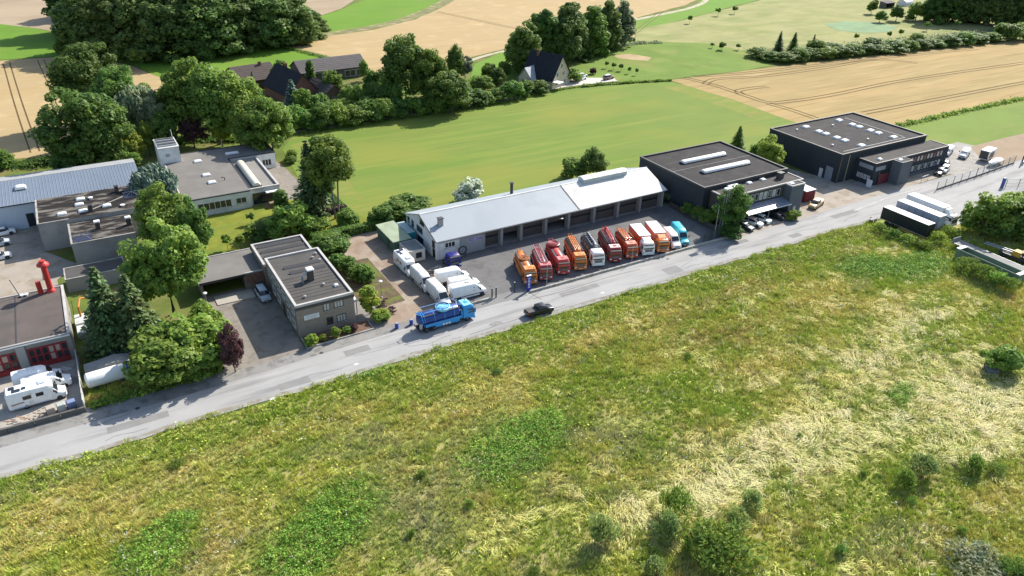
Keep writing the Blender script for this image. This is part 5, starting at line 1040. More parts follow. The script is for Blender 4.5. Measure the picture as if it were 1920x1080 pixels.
# ---- blue tanker and black pickup on the road
blue = paint('royal_blue', (0.012, 0.05, 0.23)); azure = paint('azure', (0.02, 0.25, 0.58)); sky_b = paint('pale_azure', (0.2, 0.5, 0.68))
bt = tanker('blue four-axle suction truck with pale round hose drum standing on the road', (44.2, 94.6), 0, azure, blue, azure, {'reel': 0.62, 'reel_m': sky_b, 'rib_m': azure, 'rail': paint('rail_blue', (0.2, 0.35, 0.6))}, L=9.9, axles=(3.6, 1.6, -2.4, -3.7), r=1.05, cab_roof=sky_b)
part('pipe_rack', MB().tube([(1.9, -0.8, 2.6), (2.5, 0.9, 3.1)], 0.1, 6).tube([(1.7, 0.9, 2.4), (2.6, -0.5, 3.2)], 0.09, 6).bx(1.6, 2.7, -1.0, 1.0, 2.3, 2.45), steel_p, bt)
part('tool_locker', MB().cbx(-3.9, 2.4, -1.26, -1.14, 1.0, 1.5, 0.03), azure, bt)
for k in range(3): part('side_mark', MB().bx(-0.9 + 0.5*k, -0.55 + 0.5*k, -1.245, -1.21, 0.62, 0.95), trim_white, bt)
part('rear_canister', MB().lathe([(0.28, 0.9), (0.28, 1.7), (0.2, 1.8), (0.02, 1.82)], (-4.6, -0.95), 10), galv, bt, True)
car('black pickup with covered bed driving along the road', (59.4, 89.9), -1, black_p, 'pickup', L=5.1, cat='pickup')

# ---- white vans around the gravel yard
van('off-white high-roof van on the gravel, second in the line behind the motorhome', (46.3, 108.0), -90, offwhite_p, 6.6, 1.0, 2.75, group='white vans parked in line on the gravel')
van('off-white high-roof van on the gravel, nearest the blue truck', (46.6, 101.9), -90, offwhite_p, 6.6, 1.0, 2.75, group='white vans parked in line on the gravel')
motorhome('white motorhome on the gravel beside the cream hut', (46.0, 114.6), -90, 6.6)
van('white van parked sideways, farthest of three from the road', (51.6, 106.8), -2, white_p, 6.2, 1.0, 2.7, group='white vans parked side by side in the yard')
van('white van with side windows, middle of three parked side by side', (52.3, 103.6), -4, white_p, 5.6, 1.0, 2.3, group='white vans parked side by side in the yard', win=True)
van('white long van nearest the road, beside the gate posts', (51.6, 100.8), -1, white_p, 6.6, 1.0, 2.75, group='white vans parked side by side in the yard', rack=True)
tk = veh('small_truck', 'dark blue tractor unit parked at the corner of the long hall', 'truck', (54.2, 112.2), -90)
cab_parts(tk, 1.6, paint('navy', (0.012, 0.012, 0.16)), None, lcab=1.9, ztop=2.7)
part('chassis', MB().bx(-2.2, 1.0, -0.45, 0.45, 0.55, 0.9), black_plastic, tk); part('fifth_wheel', MB().lathe([(0.5, 0.92), (0.5, 1.05), (0.1, 1.08)], (-1.3, 0), 14), steel_dark, tk)
for s in (-1, 1):
    wheel(tk, 0.5, s*1.03, 0.48, 0.3); wheel(tk, -1.4, s*1.0, 0.48, 0.3); part('fuel_tank', MB().tube([(-0.7, s*0.85, 0.7), (0.1, s*0.85, 0.7)], 0.28, 10), galv, tk)
hr = veh('hose_rack', 'black hose loop hung on a stand at the hall wall', 'hose', (57.4, 114.2), 0)
part('stand', MB().tube([(-0.8, 0, 0), (-0.8, 0, 2.2), (0.8, 0, 2.2), (0.8, 0, 0)], 0.06, 5), steel_dark, hr); part('hose', MB().torus((0, -0.15, 1.6), 0.8, 0.13, 18, 6, 'y'), hose_black, hr, True)
sp = veh('scrap_heap', 'heap of dark metal parts behind the three white vans', 'scrap', (50.4, 110.6), 0)
rnd = random.Random(5)
for k in range(12): part('metal_piece', MB().tube([(rnd.uniform(-2, 2), rnd.uniform(-1.2, 1.2), 0.1), (rnd.uniform(-2, 2), rnd.uniform(-1.2, 1.2), rnd.uniform(0.3, 1.0))], rnd.uniform(0.06, 0.16), 6), galv if k % 3 == 0 else steel_dark, sp)
car('silver-blue people carrier parked in the office driveway', (20.6, 117.0), -88, silver_p, 'suv', L=4.7)
# ---- left workshop yard
van('white van close to the red doors of the workshop', (-13.2, 107.6), 3, white_p, 5.9, 1.0, 2.6, group='white vans in the workshop yard')
van('white van between the motorhome and another van in the workshop yard', (-12.1, 105.6), 2, white_p, 5.9, 1.0, 2.4, group='white vans in the workshop yard')
motorhome('white motorhome with dark decals in the workshop yard', (-13.4, 103.0), 2, 6.9)
LOT = 'cars parked at the left edge behind the workshop'
car('white car parked against the pale blue hall wall at left edge', (-17.6, 165.0), 5, white_p, 'hatch', LOT)
car('grey car at the left edge of the back lot', (-18.4, 160.0), 5, silver_p, 'hatch', LOT)
car('white car at the left edge, nearest the workshop roof', (-18.3, 153.6), 5, white_p, 'sedan', LOT)
# ---- in front of the dark warehouse
ROWA = 'cars parked in front of the dark warehouse'
car('dark green car in the shade of the tree before the warehouse', (115.4, 98.4), -75, paint('bottle_green', (0.015, 0.03, 0.025)), 'sedan', ROWA)
car('white car with pink reflection painted on its roof, second from the tree', (118.5, 98.9), -72, white_p, 'hatch', ROWA, pink_w)  # pink reflection put into the roof colour
car('white car right of the one with the painted pink reflection, before the canopy', (121.4, 99.3), -72, paint('pearl', (0.65, 0.7, 0.66)), 'hatch', ROWA)
car('black car parked next to the grey stair tower', (125.6, 99.2), -72, black_p, 'hatch', ROWA)
car('sand-coloured pickup with open bed on the forecourt', (138.7, 99.4), 198, paint('sand', (0.55, 0.36, 0.17)), 'pickup', None, paint('sand_roof', (0.62, 0.5, 0.33)), 5.2, 'pickup')
rc = thing('red_container', 'dark red container with white lid behind the sand-coloured pickup', 'container', (139.5, 104.4, 0.03), R(0), static=False)
part('body', MB().cbx(-1.6, 1.6, -2.4, 2.4, 0.15, 2.6, 0.05), M('container_red', (0.2, 0.035, 0.04), 0.7, 0.12), rc); part('lid', MB().cbx(-1.65, 1.65, -2.45, 2.45, 2.6, 2.75, 0.04), trim_white, rc)
for k in range(7): part('rib', MB().bx(-1.4 + 0.45*k, -1.25 + 0.45*k, -2.46, -2.4, 0.3, 2.5), MATS['container_red'], rc)
part('skid', MB().bx(-1.5, -1.2, -2.3, 2.3, 0.0, 0.15).bx(1.2, 1.5, -2.3, 2.3, 0.0, 0.15), steel_dark, rc)
# ---- car park by the dark factory
V2 = 'white vans in the factory car park'
van('white van half hidden behind the factory office wing', (196.3, 110.4), 200, white_p, 5.2, 0.97, 2.0, V2); van('white van in the factory car park, nearer the wing', (199.5, 107.2), 200, white_p, 5.2, 0.97, 2.0, V2); van('white van in the factory car park, nearer the caravan', (201.6, 103.8), 200, white_p, 5.2, 0.97, 2.0, V2)
cv = veh('caravan', 'white box trailer with dark front panel in the factory car park', 'trailer', (205.0, 99.8), 190)
part('box', MB().cbx(-2.4, 2.4, -1.15, 1.15, 0.5, 2.9, 0.1), white_p, cv); part('front_panel', MB().bx(2.4, 2.44, -1.0, 1.0, 0.7, 2.7), veh_glass, cv)
part('side_graphic', MB().bx(-1.0, 1.8, 1.15, 1.18, 0.9, 2.4), dkgrey, cv); part('drawbar', MB().tube([(2.4, 0, 0.5), (3.7, 0, 0.5)], 0.07, 6), steel_dark, cv)
for s in (-1, 1): wheel(cv, -0.3, s*1.05, 0.34, 0.2)
bo = veh('covered_boat', 'white covered boat on a trailer beside the mesh fence', 'boat', (202.6, 96.2), 186)
part('hull', MB().loft([[(x, -w, z), (x, -w*0.6, 0.45), (x, w*0.6, 0.45), (x, w, z)] for x, w, z in ((-3, 0.9, 1.1), (0, 1.0, 1.1), (2, 0.8, 1.15), (3.1, 0.1, 1.25))]), offwhite_p, bo, True)
part('cover', MB().loft([[(x, -w, z), (x, -w*0.5, z + hh), (x, w*0.5, z + hh), (x, w, z)] for x, w, z, hh in ((-3, 0.93, 1.1, 0.3), (-1, 1.03, 1.1, 0.5), (1.5, 0.9, 1.13, 0.45), (3.1, 0.12, 1.25, 0.05))]), white_p, bo, True)
part('trailer_frame', MB().bx(-2.8, 2.5, -0.5, -0.4, 0.35, 0.45).bx(-2.8, 2.5, 0.4, 0.5, 0.35, 0.45), steel_dark, bo)
for s in (-1, 1): wheel(bo, -1.0, s*0.95, 0.3, 0.2)
V3 = 'cars beside the factory office wing'
car('black car in the shadow of the factory wing', (183.6, 99.0), 200, black_p, 'hatch', V3); car('white car between two black cars at the factory wing', (186.4, 99.5), 200, paint('pearl2', (0.6, 0.62, 0.58)), 'hatch', V3); car('black car farthest from the factory wing', (189.6, 101.6), 200, black_p, 'hatch', V3)
# ---- trailers on the verge
trailer('black curtain-sided trailer parked on the verge, nearest the camera', (145.0, 81.6), -90, paint('curtain_black', (0.012, 0.014, 0.014), 0.7), paint('dull_roof', (0.2, 0.205, 0.215)), 10.6, 3.6)
trailer('pale grey box trailer between the black trailer and the white lorry', (150.8, 82.6), -90, paint('trailer_grey', (0.36, 0.38, 0.44)), paint('trailer_roof', (0.4, 0.38, 0.36)), 10.0, 3.7)
box_truck('long white lorry with cab parked beside the grey trailer', (155.8, 83.2), -90, white_p, paint('lorry_side', (0.6, 0.62, 0.6)), white_p, 11.0, 3.8)
dl = thing('drawbar_dolly', 'small dark trailer dolly on the road edge beside the black trailer', 'trailer', (143.2, 88.0, 0.03), 0, static=False)
part('frame', MB().bx(-1.0, 1.0, -0.4, 0.4, 0.5, 0.62).tube([(-1.0, 0, 0.55), (-2.3, 0, 0.55)], 0.06, 5), steel_dark, dl)
for s in (-1, 1): wheel(dl, 0.1, s*0.6, 0.34, 0.2)
# ---- flatbeds and machine by the thicket
fb = thing('flatbed_trailer', 'long grey flatbed trailer overgrown by weeds at right edge', 'trailer', (147.2, 63.6, 0.03), R(-92), static=False)
part('deck', MB().bx(-8.5, 8.5, -1.3, 1.3, 1.05, 1.2), M('deck_grey', (0.22, 0.215, 0.2), 0.9, 0.12, 0.6, coord='object'), fb); part('chassis', MB().bx(-8.0, 8.0, -0.5, 0.5, 0.7, 1.04), steel_dark, fb)
part('headboard', MB().bx(-8.5, -8.35, -1.25, 1.25, 1.2, 2.0), MATS['deck_grey'], fb)
for s in (-1, 1):
    for x in (4.5, 5.8): wheel(fb, x, s*1.02, 0.48, 0.32)
    part('side_rail', MB().bx(-8.5, 8.5, s*1.32 - 0.03, s*1.32 + 0.03, 1.0, 1.24), galv, fb)
gc = thing('green_container', 'pale green open container with white rims under weeds at right edge', 'container', (143.6, 62.8, 0.03), R(-92), static=False)
gp = M('pale_green_paint', (0.13, 0.18, 0.13), 0.7, 0.12, 0.8, coord='object')
part('body', MB().bx(-6.2, 6.2, -1.2, -1.1, 0.2, 2.0).bx(-6.2, 6.2, 1.1, 1.2, 0.2, 2.0).bx(-6.2, -6.1, -1.1, 1.1, 0.2, 2.0).bx(6.1, 6.2, -1.1, 1.1, 0.2, 2.0).bx(-6.1, 6.1, -1.1, 1.1, 0.2, 0.3), gp, gc)
for x in (-5.9, 5.9): part('end_lid', MB().cbx(x - 0.4, x + 0.4, -1.25, 1.25, 2.0, 2.1, 0.03), trim_white, gc)
mc = thing('drill_rig', 'yellow machine with steel booms lying on the flatbed at right edge', 'machine', (152.4, 62.6, 0.03), R(-90), static=False)
part('base', MB().bx(-3.0, 3.6, -1.0, 1.0, 0.5, 1.0), steel_dark, mc); part('engine', MB().cbx(-0.6, 1.0, -0.8, 0.8, 1.0, 2.0, 0.08), M('machine_yellow', (0.5, 0.28, 0.03), 0.6, 0.15, 1.0, coord='object'), mc)
for k, y in enumerate((-0.6, 0.3)): part('boom', MB().tube([(0.2, y, 1.6), (-6.0, y - 0.4, 1.3)], 0.13, 6), galv, mc)
for k, y in enumerate((-0.7, 0.0, 0.8)): part('boom', MB().tube([(0.4, y, 1.8), (1.5 + k*0.6, y + 3.6, 2.4)], 0.11, 6), galv if k else M('rust', (0.2, 0.09, 0.04), 0.9), mc)
part('grating', MB().bx(1.2, 4.6, -1.0, 0.9, 1.5, 1.62), galv, mc)
for k in range(6): part('grating_bar', MB().bx(1.3 + k*0.55, 1.42 + k*0.55, -1.0, 0.9, 1.62, 2.3), steel_dark, mc)
for s in (-1, 1): wheel(mc, -1.6, s*1.0, 0.5, 0.35); wheel(mc, 2.4, s*1.0, 0.5, 0.35)
# ---- far house cars
car('white car by the far house shrubs, upper of two', (157.6, 217.8), 20, white_p, 'hatch', 'white cars by the far house'); car('white car by the far house shrubs, lower of two', (155.2, 215.0), 20, white_p, 'hatch', 'white cars by the far house')
car('grey van-like car alone on the far house driveway', (164.6, 211.8), 15, paint('taupe', (0.16, 0.13, 0.12)), 'suv', None, white_p, 4.6)

# ------------------------------------------------------------------ fences, lamps, walls, small things
kw = thing('kerb_wall', 'low pale concrete wall along the truck row', 'wall', (85, 96.7))
x = 61.8
while x < 109:
    part('wall_block', MB().cbx(x, min(x + 3.96, 109.2), 96.5, 96.85, -0.05, 0.42, 0.03), kerb_m, kw); x += 4.0
kw2 = thing('kerb_wall', 'low pale concrete wall beside the white vans', 'wall', (51.5, 97.9))
for k in range(2): part('wall_block', MB().cbx(48.9 + 3.0*k, 51.86 + 3.0*k, 97.75, 98.1, -0.05, 0.4, 0.03), kerb_m, kw2)
def lamp_post(label, pos, hgt, group=None, globe=True, mat=galv):
    t = thing('lamp_post', label, 'lamp', (*pos, 0.03), 0, group, static=False)
    part('pole', MB().tube([(0, 0, 0), (0, 0, hgt - 0.25)], [0.07, 0.05], 8), mat, t, True); part('base', MB().lathe([(0.16, 0), (0.14, 0.12), (0.07, 0.16)], (0, 0), 10), mat, t)
    if globe: part('lamp_head', MB().lathe([(0.05, hgt - 0.3), (0.32, hgt - 0.2), (0.34, hgt - 0.05), (0.2, hgt + 0.05), (0.02, hgt + 0.08)], (0, 0), 12), trim_white, t, True)
    return t
lamp_post('thin lamp post with white head on the gravel yard edge', (38.3, 107.3), 3.3)
lamp_post('white garden lamp post beside the office driveway', (11.6, 117.6), 3.0)
lamp_post('tall thin pole at the left end of the low wall', (65.4, 96.95), 4.5, None, False); lamp_post('thin pole in front of the narrow orange-red tanker', (84.7, 97.1), 3.6, None, False)
sg = thing('pylon_sign', 'blue upright sign with white marks at the yard entrance', 'sign', (61.9, 97.3, 0.03), 0, static=False)
part('panel', MB().cbx(-0.4, 0.4, -0.12, 0.12, 0.0, 3.0, 0.02), paint('sign_blue', (0.012, 0.03, 0.3)), sg); part('cap', MB().bx(-0.45, 0.45, -0.16, 0.16, 3.0, 3.12), trim_white, sg)
mb = MB()
for k in range(7): mb.bx(-0.2, 0.2 - 0.12*(k % 2), -0.135, -0.12, 0.7 + 0.3*k, 0.85 + 0.3*k)
q_ = part('lettering', mb, trim_white, sg); q_['kind'] = 'stuff'
for k, x in enumerate((54.9, 55.7, 59.4)):
    t = thing('gate_post', ('dark gate post nearest the white vans', 'dark gate post, middle of three at the yard entrance', 'dark gate post nearest the blue sign')[k], 'post', (x, 98.0, 0.03), 0, 'posts at the yard entrance', static=False)
    part('post', MB().bx(-0.09, 0.09, -0.09, 0.09, 0, 2.0), steel_dark, t); part('cap', MB().bx(-0.12, 0.12, -0.12, 0.12, 2.0, 2.06), galv, t)
for pos, lab in (((36.8, 97.0), 'blue barrel on the kerb near the office path'), ((39.3, 96.9), 'blue barrel behind the blue suction truck')):
    t = thing('barrel', lab, 'barrel', (*pos, 0.03), 0, 'blue barrels on the kerb', static=False)
    part('drum', MB().lathe([(0.3, 0), (0.32, 0.05), (0.3, 0.3), (0.33, 0.33), (0.3, 0.36), (0.3, 0.6), (0.33, 0.63), (0.3, 0.66), (0.31, 0.92), (0.28, 0.95)], (0, 0), 14), paint('barrel_blue', (0.02, 0.06, 0.32)), t, True)
    part('lid', MB().lathe([(0.27, 0.95), (0.27, 0.99), (0.02, 1.0)], (0, 0), 14), galv, t)
ms = thing('lattice_mast', 'tall lattice mast with flat white lamp top before the warehouse', 'mast', (109.4, 98.9, 0.03), 0, static=False)
for sx in (-1, 1):
    for sy in (-1, 1): part('upright', MB().tube([(sx*0.42, sy*0.42, 0), (sx*0.26, sy*0.26, 9.8)], 0.05, 5), galv, ms)
for k in range(11):
    z0, z1 = 0.9*k, 0.9*(k + 1); a, b2 = 0.42 - 0.016*k, 0.42 - 0.016*(k + 1); s = 1 if k % 2 else -1
    part('brace', MB().tube([(-a*s, -a, z0), (b2*s, -b2, z1)], 0.025, 4).tube([(-a, a*s, z0), (-b2, -b2*s, z1)], 0.025, 4).tube([(a, -a*s, z0), (b2, b2*s, z1)], 0.025, 4), galv, ms)
part('lamp_platform', MB().cbx(-0.9, 0.9, -0.45, 0.45, 9.8, 10.05, 0.05), trim_white, ms)
lamp_post('plain slanting pole beside the lattice mast', (106.2, 97.6), 7.6, None, False)
bf = thing('boundary_fence', 'dark mesh fence at the right end of the truck yard', 'fence', (106, 97.5))
for k in range(4): part('post', MB().bx(103.2 + k*1.9, 103.3 + k*1.9, 97.4, 97.5, 0, 2.0), steel_dark, bf)
for k in range(3):
    mb = MB()
    for j in range(16): mb.bx(103.32 + k*1.9 + j*0.113, 103.335 + k*1.9 + j*0.113, 97.43, 97.45, 0.1, 1.9)
    for j in range(7): mb.bx(103.31 + k*1.9, 105.08 + k*1.9, 97.452, 97.467, 0.1 + 0.3*j, 0.12 + 0.3*j)
    q_ = part('mesh_panel', mb, steel_dark, bf); q_['kind'] = 'stuff'
dw = thing('dividing_wall', 'dark low wall between the truck yard and the warehouse', 'wall', (109, 106))
for k in range(5): part('wall_panel', MB().bx(108.95, 109.15, 99.6 + k*3.0, 102.55 + k*3.0, -0.05, 1.2), dark_brick, dw)
def mesh_fence(name, label, pts, hgt, step, mat, plinth=False, bars=0.3):
    a = Vector(pts[0]); t = thing(name, label, 'fence', (a.x, a.y, 0))
    for p, q in zip(pts, pts[1:]):
        p, q = Vector(p), Vector(q); n = max(1, round((q - p).length/step)); d = (q - p)/n; u = d.normalized(); nn = Vector((-u.y, u.x))
        for k in range(n + 1): c = p + d*k; part('post', MB().bx(c.x - 0.06, c.x + 0.06, c.y - 0.06, c.y + 0.06, 0, hgt + 0.1), mat, t)
        for k in range(n):
            c0, c1 = p + d*k + u*0.08, p + d*(k+1) - u*0.08
            mb = MB(); m = max(2, int((c1 - c0).length/bars))
            for j in range(m + 1): c = c0 + (c1 - c0)*j/m; mb.tube([(c.x, c.y, 0.1), (c.x, c.y, hgt)], 0.014, 4)
            for z in (0.15, hgt*0.5, hgt - 0.03): mb.tube([(c0.x, c0.y, z), (c1.x, c1.y, z)], 0.02, 4)
            q_ = part('mesh_panel', mb, mat, t); q_['kind'] = 'stuff'
            if plinth: part('plinth', MB().prism([tuple(c0 - nn*0.1), tuple(c1 - nn*0.1), tuple(c1 + nn*0.1), tuple(c0 + nn*0.1)], -0.02, 0.3), M('plinth_dark', (0.12, 0.11, 0.1), 0.9), t)
    return t
mesh_fence('security_fence', 'long grey mesh fence on a dark plinth along the factory car park', [(172.8, 92.6), (190, 93.4), (209, 94.6)], 2.2, 3.2, galv, True)
mesh_fence('sliding_gate', 'dark steel gate panel beside the blue gate pillar', [(189.6, 85.8), (196, 83.2), (204, 80.0)], 2.0, 3.2, steel_dark, False, 0.22)
gp_ = thing('gate_pillar', 'blue gate pillar with white face at the right edge', 'post', (188.9, 86.2, 0.03), 0, static=False)
part('pillar', MB().cbx(-0.35, 0.35, -0.25, 0.25, 0, 2.4, 0.03), paint('gate_blue', (0.03, 0.08, 0.3)), gp_); part('face', MB().bx(0.351, 0.39, -0.3, 0.3, 0.1, 2.3), trim_white, gp_)
gb = thing('gate_billboard', 'dark blue panel on posts above the fence at right edge', 'sign', (209.5, 93.0, 0.03), R(20), static=False)
part('panel', MB().bx(-0.1, 5.4, -0.1, 0.1, 0.9, 2.6), M('panel_navy', (0.03, 0.05, 0.09), 0.4), gb)
for x in (0.1, 2.6, 5.2): part('post', MB().bx(x - 0.07, x + 0.07, 0.1, 0.24, 0, 2.6), galv, gb)
part('ledge', MB().bx(-0.1, 5.4, -0.4, -0.1, 0.75, 0.9), trim_white, gb)
bt_ = thing('bike_rail', 'thin steel hoop rail on the factory forecourt', 'rail', (176.2, 97.6, 0.03), 0, static=False)
part('hoop', MB().tube([(-2.0, 0, 0), (-2.0, 0, 1.3), (0.2, 0, 1.5), (0.6, 0, 0)], 0.05, 6), galv, bt_, True)
# left yard bits
yw = thing('yard_wall', 'dark low wall along the workshop yard at the road', 'wall', (-20, 97.8))
for k in range(14): part('wall_block', MB().cbx(-50.4 + k*3.03, -47.43 + k*3.03, 97.5, 97.9, -0.05, 0.8, 0.03), M('old_wall', (0.13, 0.125, 0.115), 0.9, 0.2, 0.8, fine=0.2), yw)
fp = thing('panel_fence', 'white corrugated panel fence at the edge of the workshop yard', 'fence', (-8.1, 104))
for k in range(9): part('panel', MB().bx(-8.16, -8.06, 98.0 + k*1.5, 99.46 + k*1.5, 0.03, 1.7 + 0.08*((k*7) % 3)), M('fence_white', (0.5, 0.49, 0.46), 0.8, 0.15, 1.0), fp)
wt = thing('white_tank', 'white horizontal tank lying on the grass beside the panel fence', 'tank', (-4.6, 103.2, 0.03), R(4), static=False)
part('shell', MB().loft([[(x, r*math.cos(a), 1.25 + r*math.sin(a)) for a in [2*math.pi*k/20 for k in range(20)]] for x, r in ((-2.9, 0.5), (-2.8, 0.9), (-2.6, 1.1), (2.2, 1.1), (2.5, 0.9), (2.6, 0.5))]), M('tank_white', (0.68, 0.69, 0.68), 0.5, 0.06, 0.6, coord='object'), wt, True)
for x in (-1.8, 1.6): part('saddle', MB().bx(x - 0.2, x + 0.2, -0.9, 0.9, 0, 0.5), steel_dark, wt)
part('blue_cover', MB().loft([[(2.5, r*math.cos(a), 1.25 + r*math.sin(a)) for a in [2*math.pi*k/12 for k in range(12)]] for r in (1.12,)] + [[(3.3, 0.8*math.cos(a), 1.2 + 0.8*math.sin(a)) for a in [2*math.pi*k/12 for k in range(12)]]]), M('tarp_blue', (0.03, 0.08, 0.3), 0.6, 0.15), wt)
tr = thing('tarpaulin', 'grey tarpaulin over stacked goods behind the white tank', 'tarpaulin', (-4.4, 106.6, 0.03), 0, static=False)
part('sheet', MB().loft([[(x, -1.0, 0.3), (x, -0.8, z), (x, 0.9, z + 0.3), (x, 1.1, 0.3)] for x, z in ((-3, 1.0), (-1, 1.2), (1, 1.5), (3, 1.1))]), M('tarp_grey', (0.3, 0.3, 0.28), 0.8, 0.15), tr, True); part('goods', MB().bx(-2.9, 2.9, -0.9, 0.9, 0.0, 0.95), dark_brick, tr)
bl = thing('blue_boat_cover', 'dark blue covered boat lying behind the grey tarpaulin', 'boat', (-0.6, 109.2, 0.03), R(6), static=False)
part('hull', MB().loft([[(x, -w, 0.8), (x, -w*0.5, 0.2), (x, w*0.5, 0.2), (x, w, 0.8)] for x, w in ((-3.2, 0.9), (0, 1.1), (2.5, 0.7), (3.4, 0.1))]), white_p, bl, True); part('cover', MB().loft([[(x, -w, 0.82), (x, 0, 1.3), (x, w, 0.82)] for x, w in ((-3.2, 0.95), (0, 1.15), (2.5, 0.75), (3.4, 0.12))]), M('navy_cover', (0.02, 0.035, 0.09), 0.7, 0.15), bl, True)
for k, (x, y, m, lab) in enumerate(((-9.6, 99.5, 'c', 'blue wrapped crate at the corner of the workshop yard'), (-10.8, 99.4, 'g', 'pale grey cage crate second from the yard corner'), (-12.1, 99.3, 'p', 'beige cage crate third from the yard corner'))):
    t = thing('crate', lab, 'crate', (x, y, 0.03), R(8), 'crates along the yard wall', static=False)
    part('pallet', MB().bx(-0.55, 0.55, -0.5, 0.5, 0, 0.14), M('pallet_wood2', (0.25, 0.18, 0.11), 0.9), t)
    part('body', MB().cbx(-0.5, 0.5, -0.45, 0.45, 0.14, 1.1, 0.06), {'c': M('wrap_blue', (0.2, 0.24, 0.38), 0.5), 'g': M('crate_grey', (0.4, 0.42, 0.38), 0.6), 'p': M('crate_beige', (0.4, 0.34, 0.28), 0.7)}[m], t)
    for q in (-0.52, 0.5): part('cage', MB().bx(q, q + 0.02, -0.47, 0.47, 0.5, 0.56).bx(q, q + 0.02, -0.47, 0.47, 0.9, 0.96), galv, t)
jk = thing('timber_heap', 'heap of timber and rubble behind the yard wall', 'rubble', (-15.0, 99.3, 0.03), 0, static=False)
for k in range(26):
    a = rnd.uniform(0, 3.1); x, y = rnd.uniform(-4, 3), rnd.uniform(-0.8, 0.9); l = rnd.uniform(0.5, 1.4); zz = rnd.uniform(0.1, 0.6)
    part('timber', MB().tube([(x - l/2*math.cos(a), y - l/2*math.sin(a)*0.4, zz), (x + l/2*math.cos(a), y + l/2*math.sin(a)*0.4, zz + rnd.uniform(-0.1, 0.2))], rnd.uniform(0.05, 0.12), 5), M('old_timber%d' % (k % 3), ((0.4, 0.3, 0.2), (0.45, 0.25, 0.18), (0.3, 0.26, 0.22))[k % 3], 0.9), jk)
ld = thing('ladder_frame', 'white metal trestle near the workshop doors', 'trestle', (-9.9, 109.2, 0.03), R(-60), static=False)
part('rail', MB().tube([(-1.2, -0.3, 0.1), (1.2, -0.3, 0.7)], 0.04, 5).tube([(-1.2, 0.3, 0.1), (1.2, 0.3, 0.7)], 0.04, 5), trim_white, ld)
for k in range(5): part('rung', MB().tube([(-1.0 + 0.5*k, -0.3, 0.15 + 0.125*k), (-1.0 + 0.5*k, 0.3, 0.15 + 0.125*k)], 0.03, 4), trim_white, ld)
ag = thing('orange_crane_arm', 'orange crane arm between the workshop and the spruces', 'machine', (-6.8, 121.6, 0.03), 0, static=False)
part('base', MB().cbx(-0.9, 0.9, -1.6, 1.6, 0.0, 1.3, 0.08), M('crane_white', (0.55, 0.55, 0.52), 0.6), ag); part('arm', MB().tube([(0.1, 0.6, 1.3), (0.1, 0.8, 2.9), (0.5, 2.6, 3.4), (1.2, 3.8, 2.8)], 0.16, 6), M('crane_orange', (0.5, 0.2, 0.03), 0.6), ag); part('cabinet', MB().cbx(-0.8, 0.8, -4.4, -1.8, 0.0, 1.1, 0.06), MATS['crane_white'], ag)
# office front bed
bed = thing('planting_bed', 'raised bed with concrete edging in front of the office', 'flower bed', (27, 100))
part('soil', MB().prism([(22.6, 98.2), (33.3, 98.6), (33.3, 101.4), (22.6, 101.4)], 0.0, 0.16), soil_m, bed)
for q in (((22.4, 98.0), (33.5, 98.4), (33.5, 98.58), (22.4, 98.18)), ((22.4, 98.2), (22.58, 98.2), (22.58, 101.4), (22.4, 101.4)), ((33.32, 98.6), (33.5, 98.6), (33.5, 101.4), (33.32, 101.4))): part('edging', MB().prism(list(q), -0.02, 0.24), kerb_m, bed)
st = thing('boulder', 'grey boulder at the left corner of the office bed', 'stone', (23.2, 98.7, 0.14), 0, static=False)
part('rock', MB().lathe([(0.3, 0), (0.5, 0.15), (0.45, 0.4), (0.22, 0.55), (0.02, 0.58)], (0, 0), 7), M('stone_grey', (0.2, 0.2, 0.2), 0.9, 0.2, 2.0), st)
ft = thing('firewood_pile', 'pile of dark logs at the edge of the gravel yard', 'firewood', (37.6, 103.4, 0.03), 0, static=False)
for k in range(26):
    x, y = rnd.uniform(-0.7, 0.8), rnd.uniform(-2.6, 2.4); part('log', MB().tube([(x - 0.4, y, rnd.uniform(0.1, 0.7)), (x + 0.4, y + rnd.uniform(-0.2, 0.2), rnd.uniform(0.1, 0.7))], rnd.uniform(0.1, 0.16), 6), M('log_bark%d' % (k % 3), ((0.09, 0.06, 0.05), (0.2, 0.13, 0.1), (0.06, 0.045, 0.04))[k % 3], 0.9), ft)
# pickup and van by the white workshop
gt = thing('garden_trailer', 'white flat trailer parked under the trees behind the garden', 'trailer', (38.4, 147.6, 0.03), R(5), static=False)
part('bed', MB().bx(-2.2, 2.2, -0.9, 0.9, 0.5, 0.9), white_p, gt); part('load', MB().cbx(-2.0, 1.2, -0.8, 0.8, 0.9, 1.5, 0.15), M('load_brown', (0.15, 0.09, 0.07), 0.9, 0.25, 2.0, coord='object'), gt)
for s in (-1, 1): wheel(gt, 0, s*0.95, 0.32, 0.2)
part('drawbar', MB().tube([(-2.2, 0, 0.5), (-3.4, 0, 0.5)], 0.05, 5), galv, gt)
wp = thing('log_stack', 'stack of split logs in the garden below the tall tree', 'firewood', (43.2, 145.4, 0.03), R(8), static=False)
for k in range(30):
    i, j = k % 10, k // 10; part('log', MB().tube([(-2.3 + i*0.5 + 0.25*(j % 2), -0.5, 0.25 + j*0.4), (-2.3 + i*0.5 + 0.25*(j % 2), 0.5, 0.25 + j*0.4)], 0.23, 7), M('log_bark%d' % (k % 3), (0.1, 0.07, 0.05), 0.9), wp)

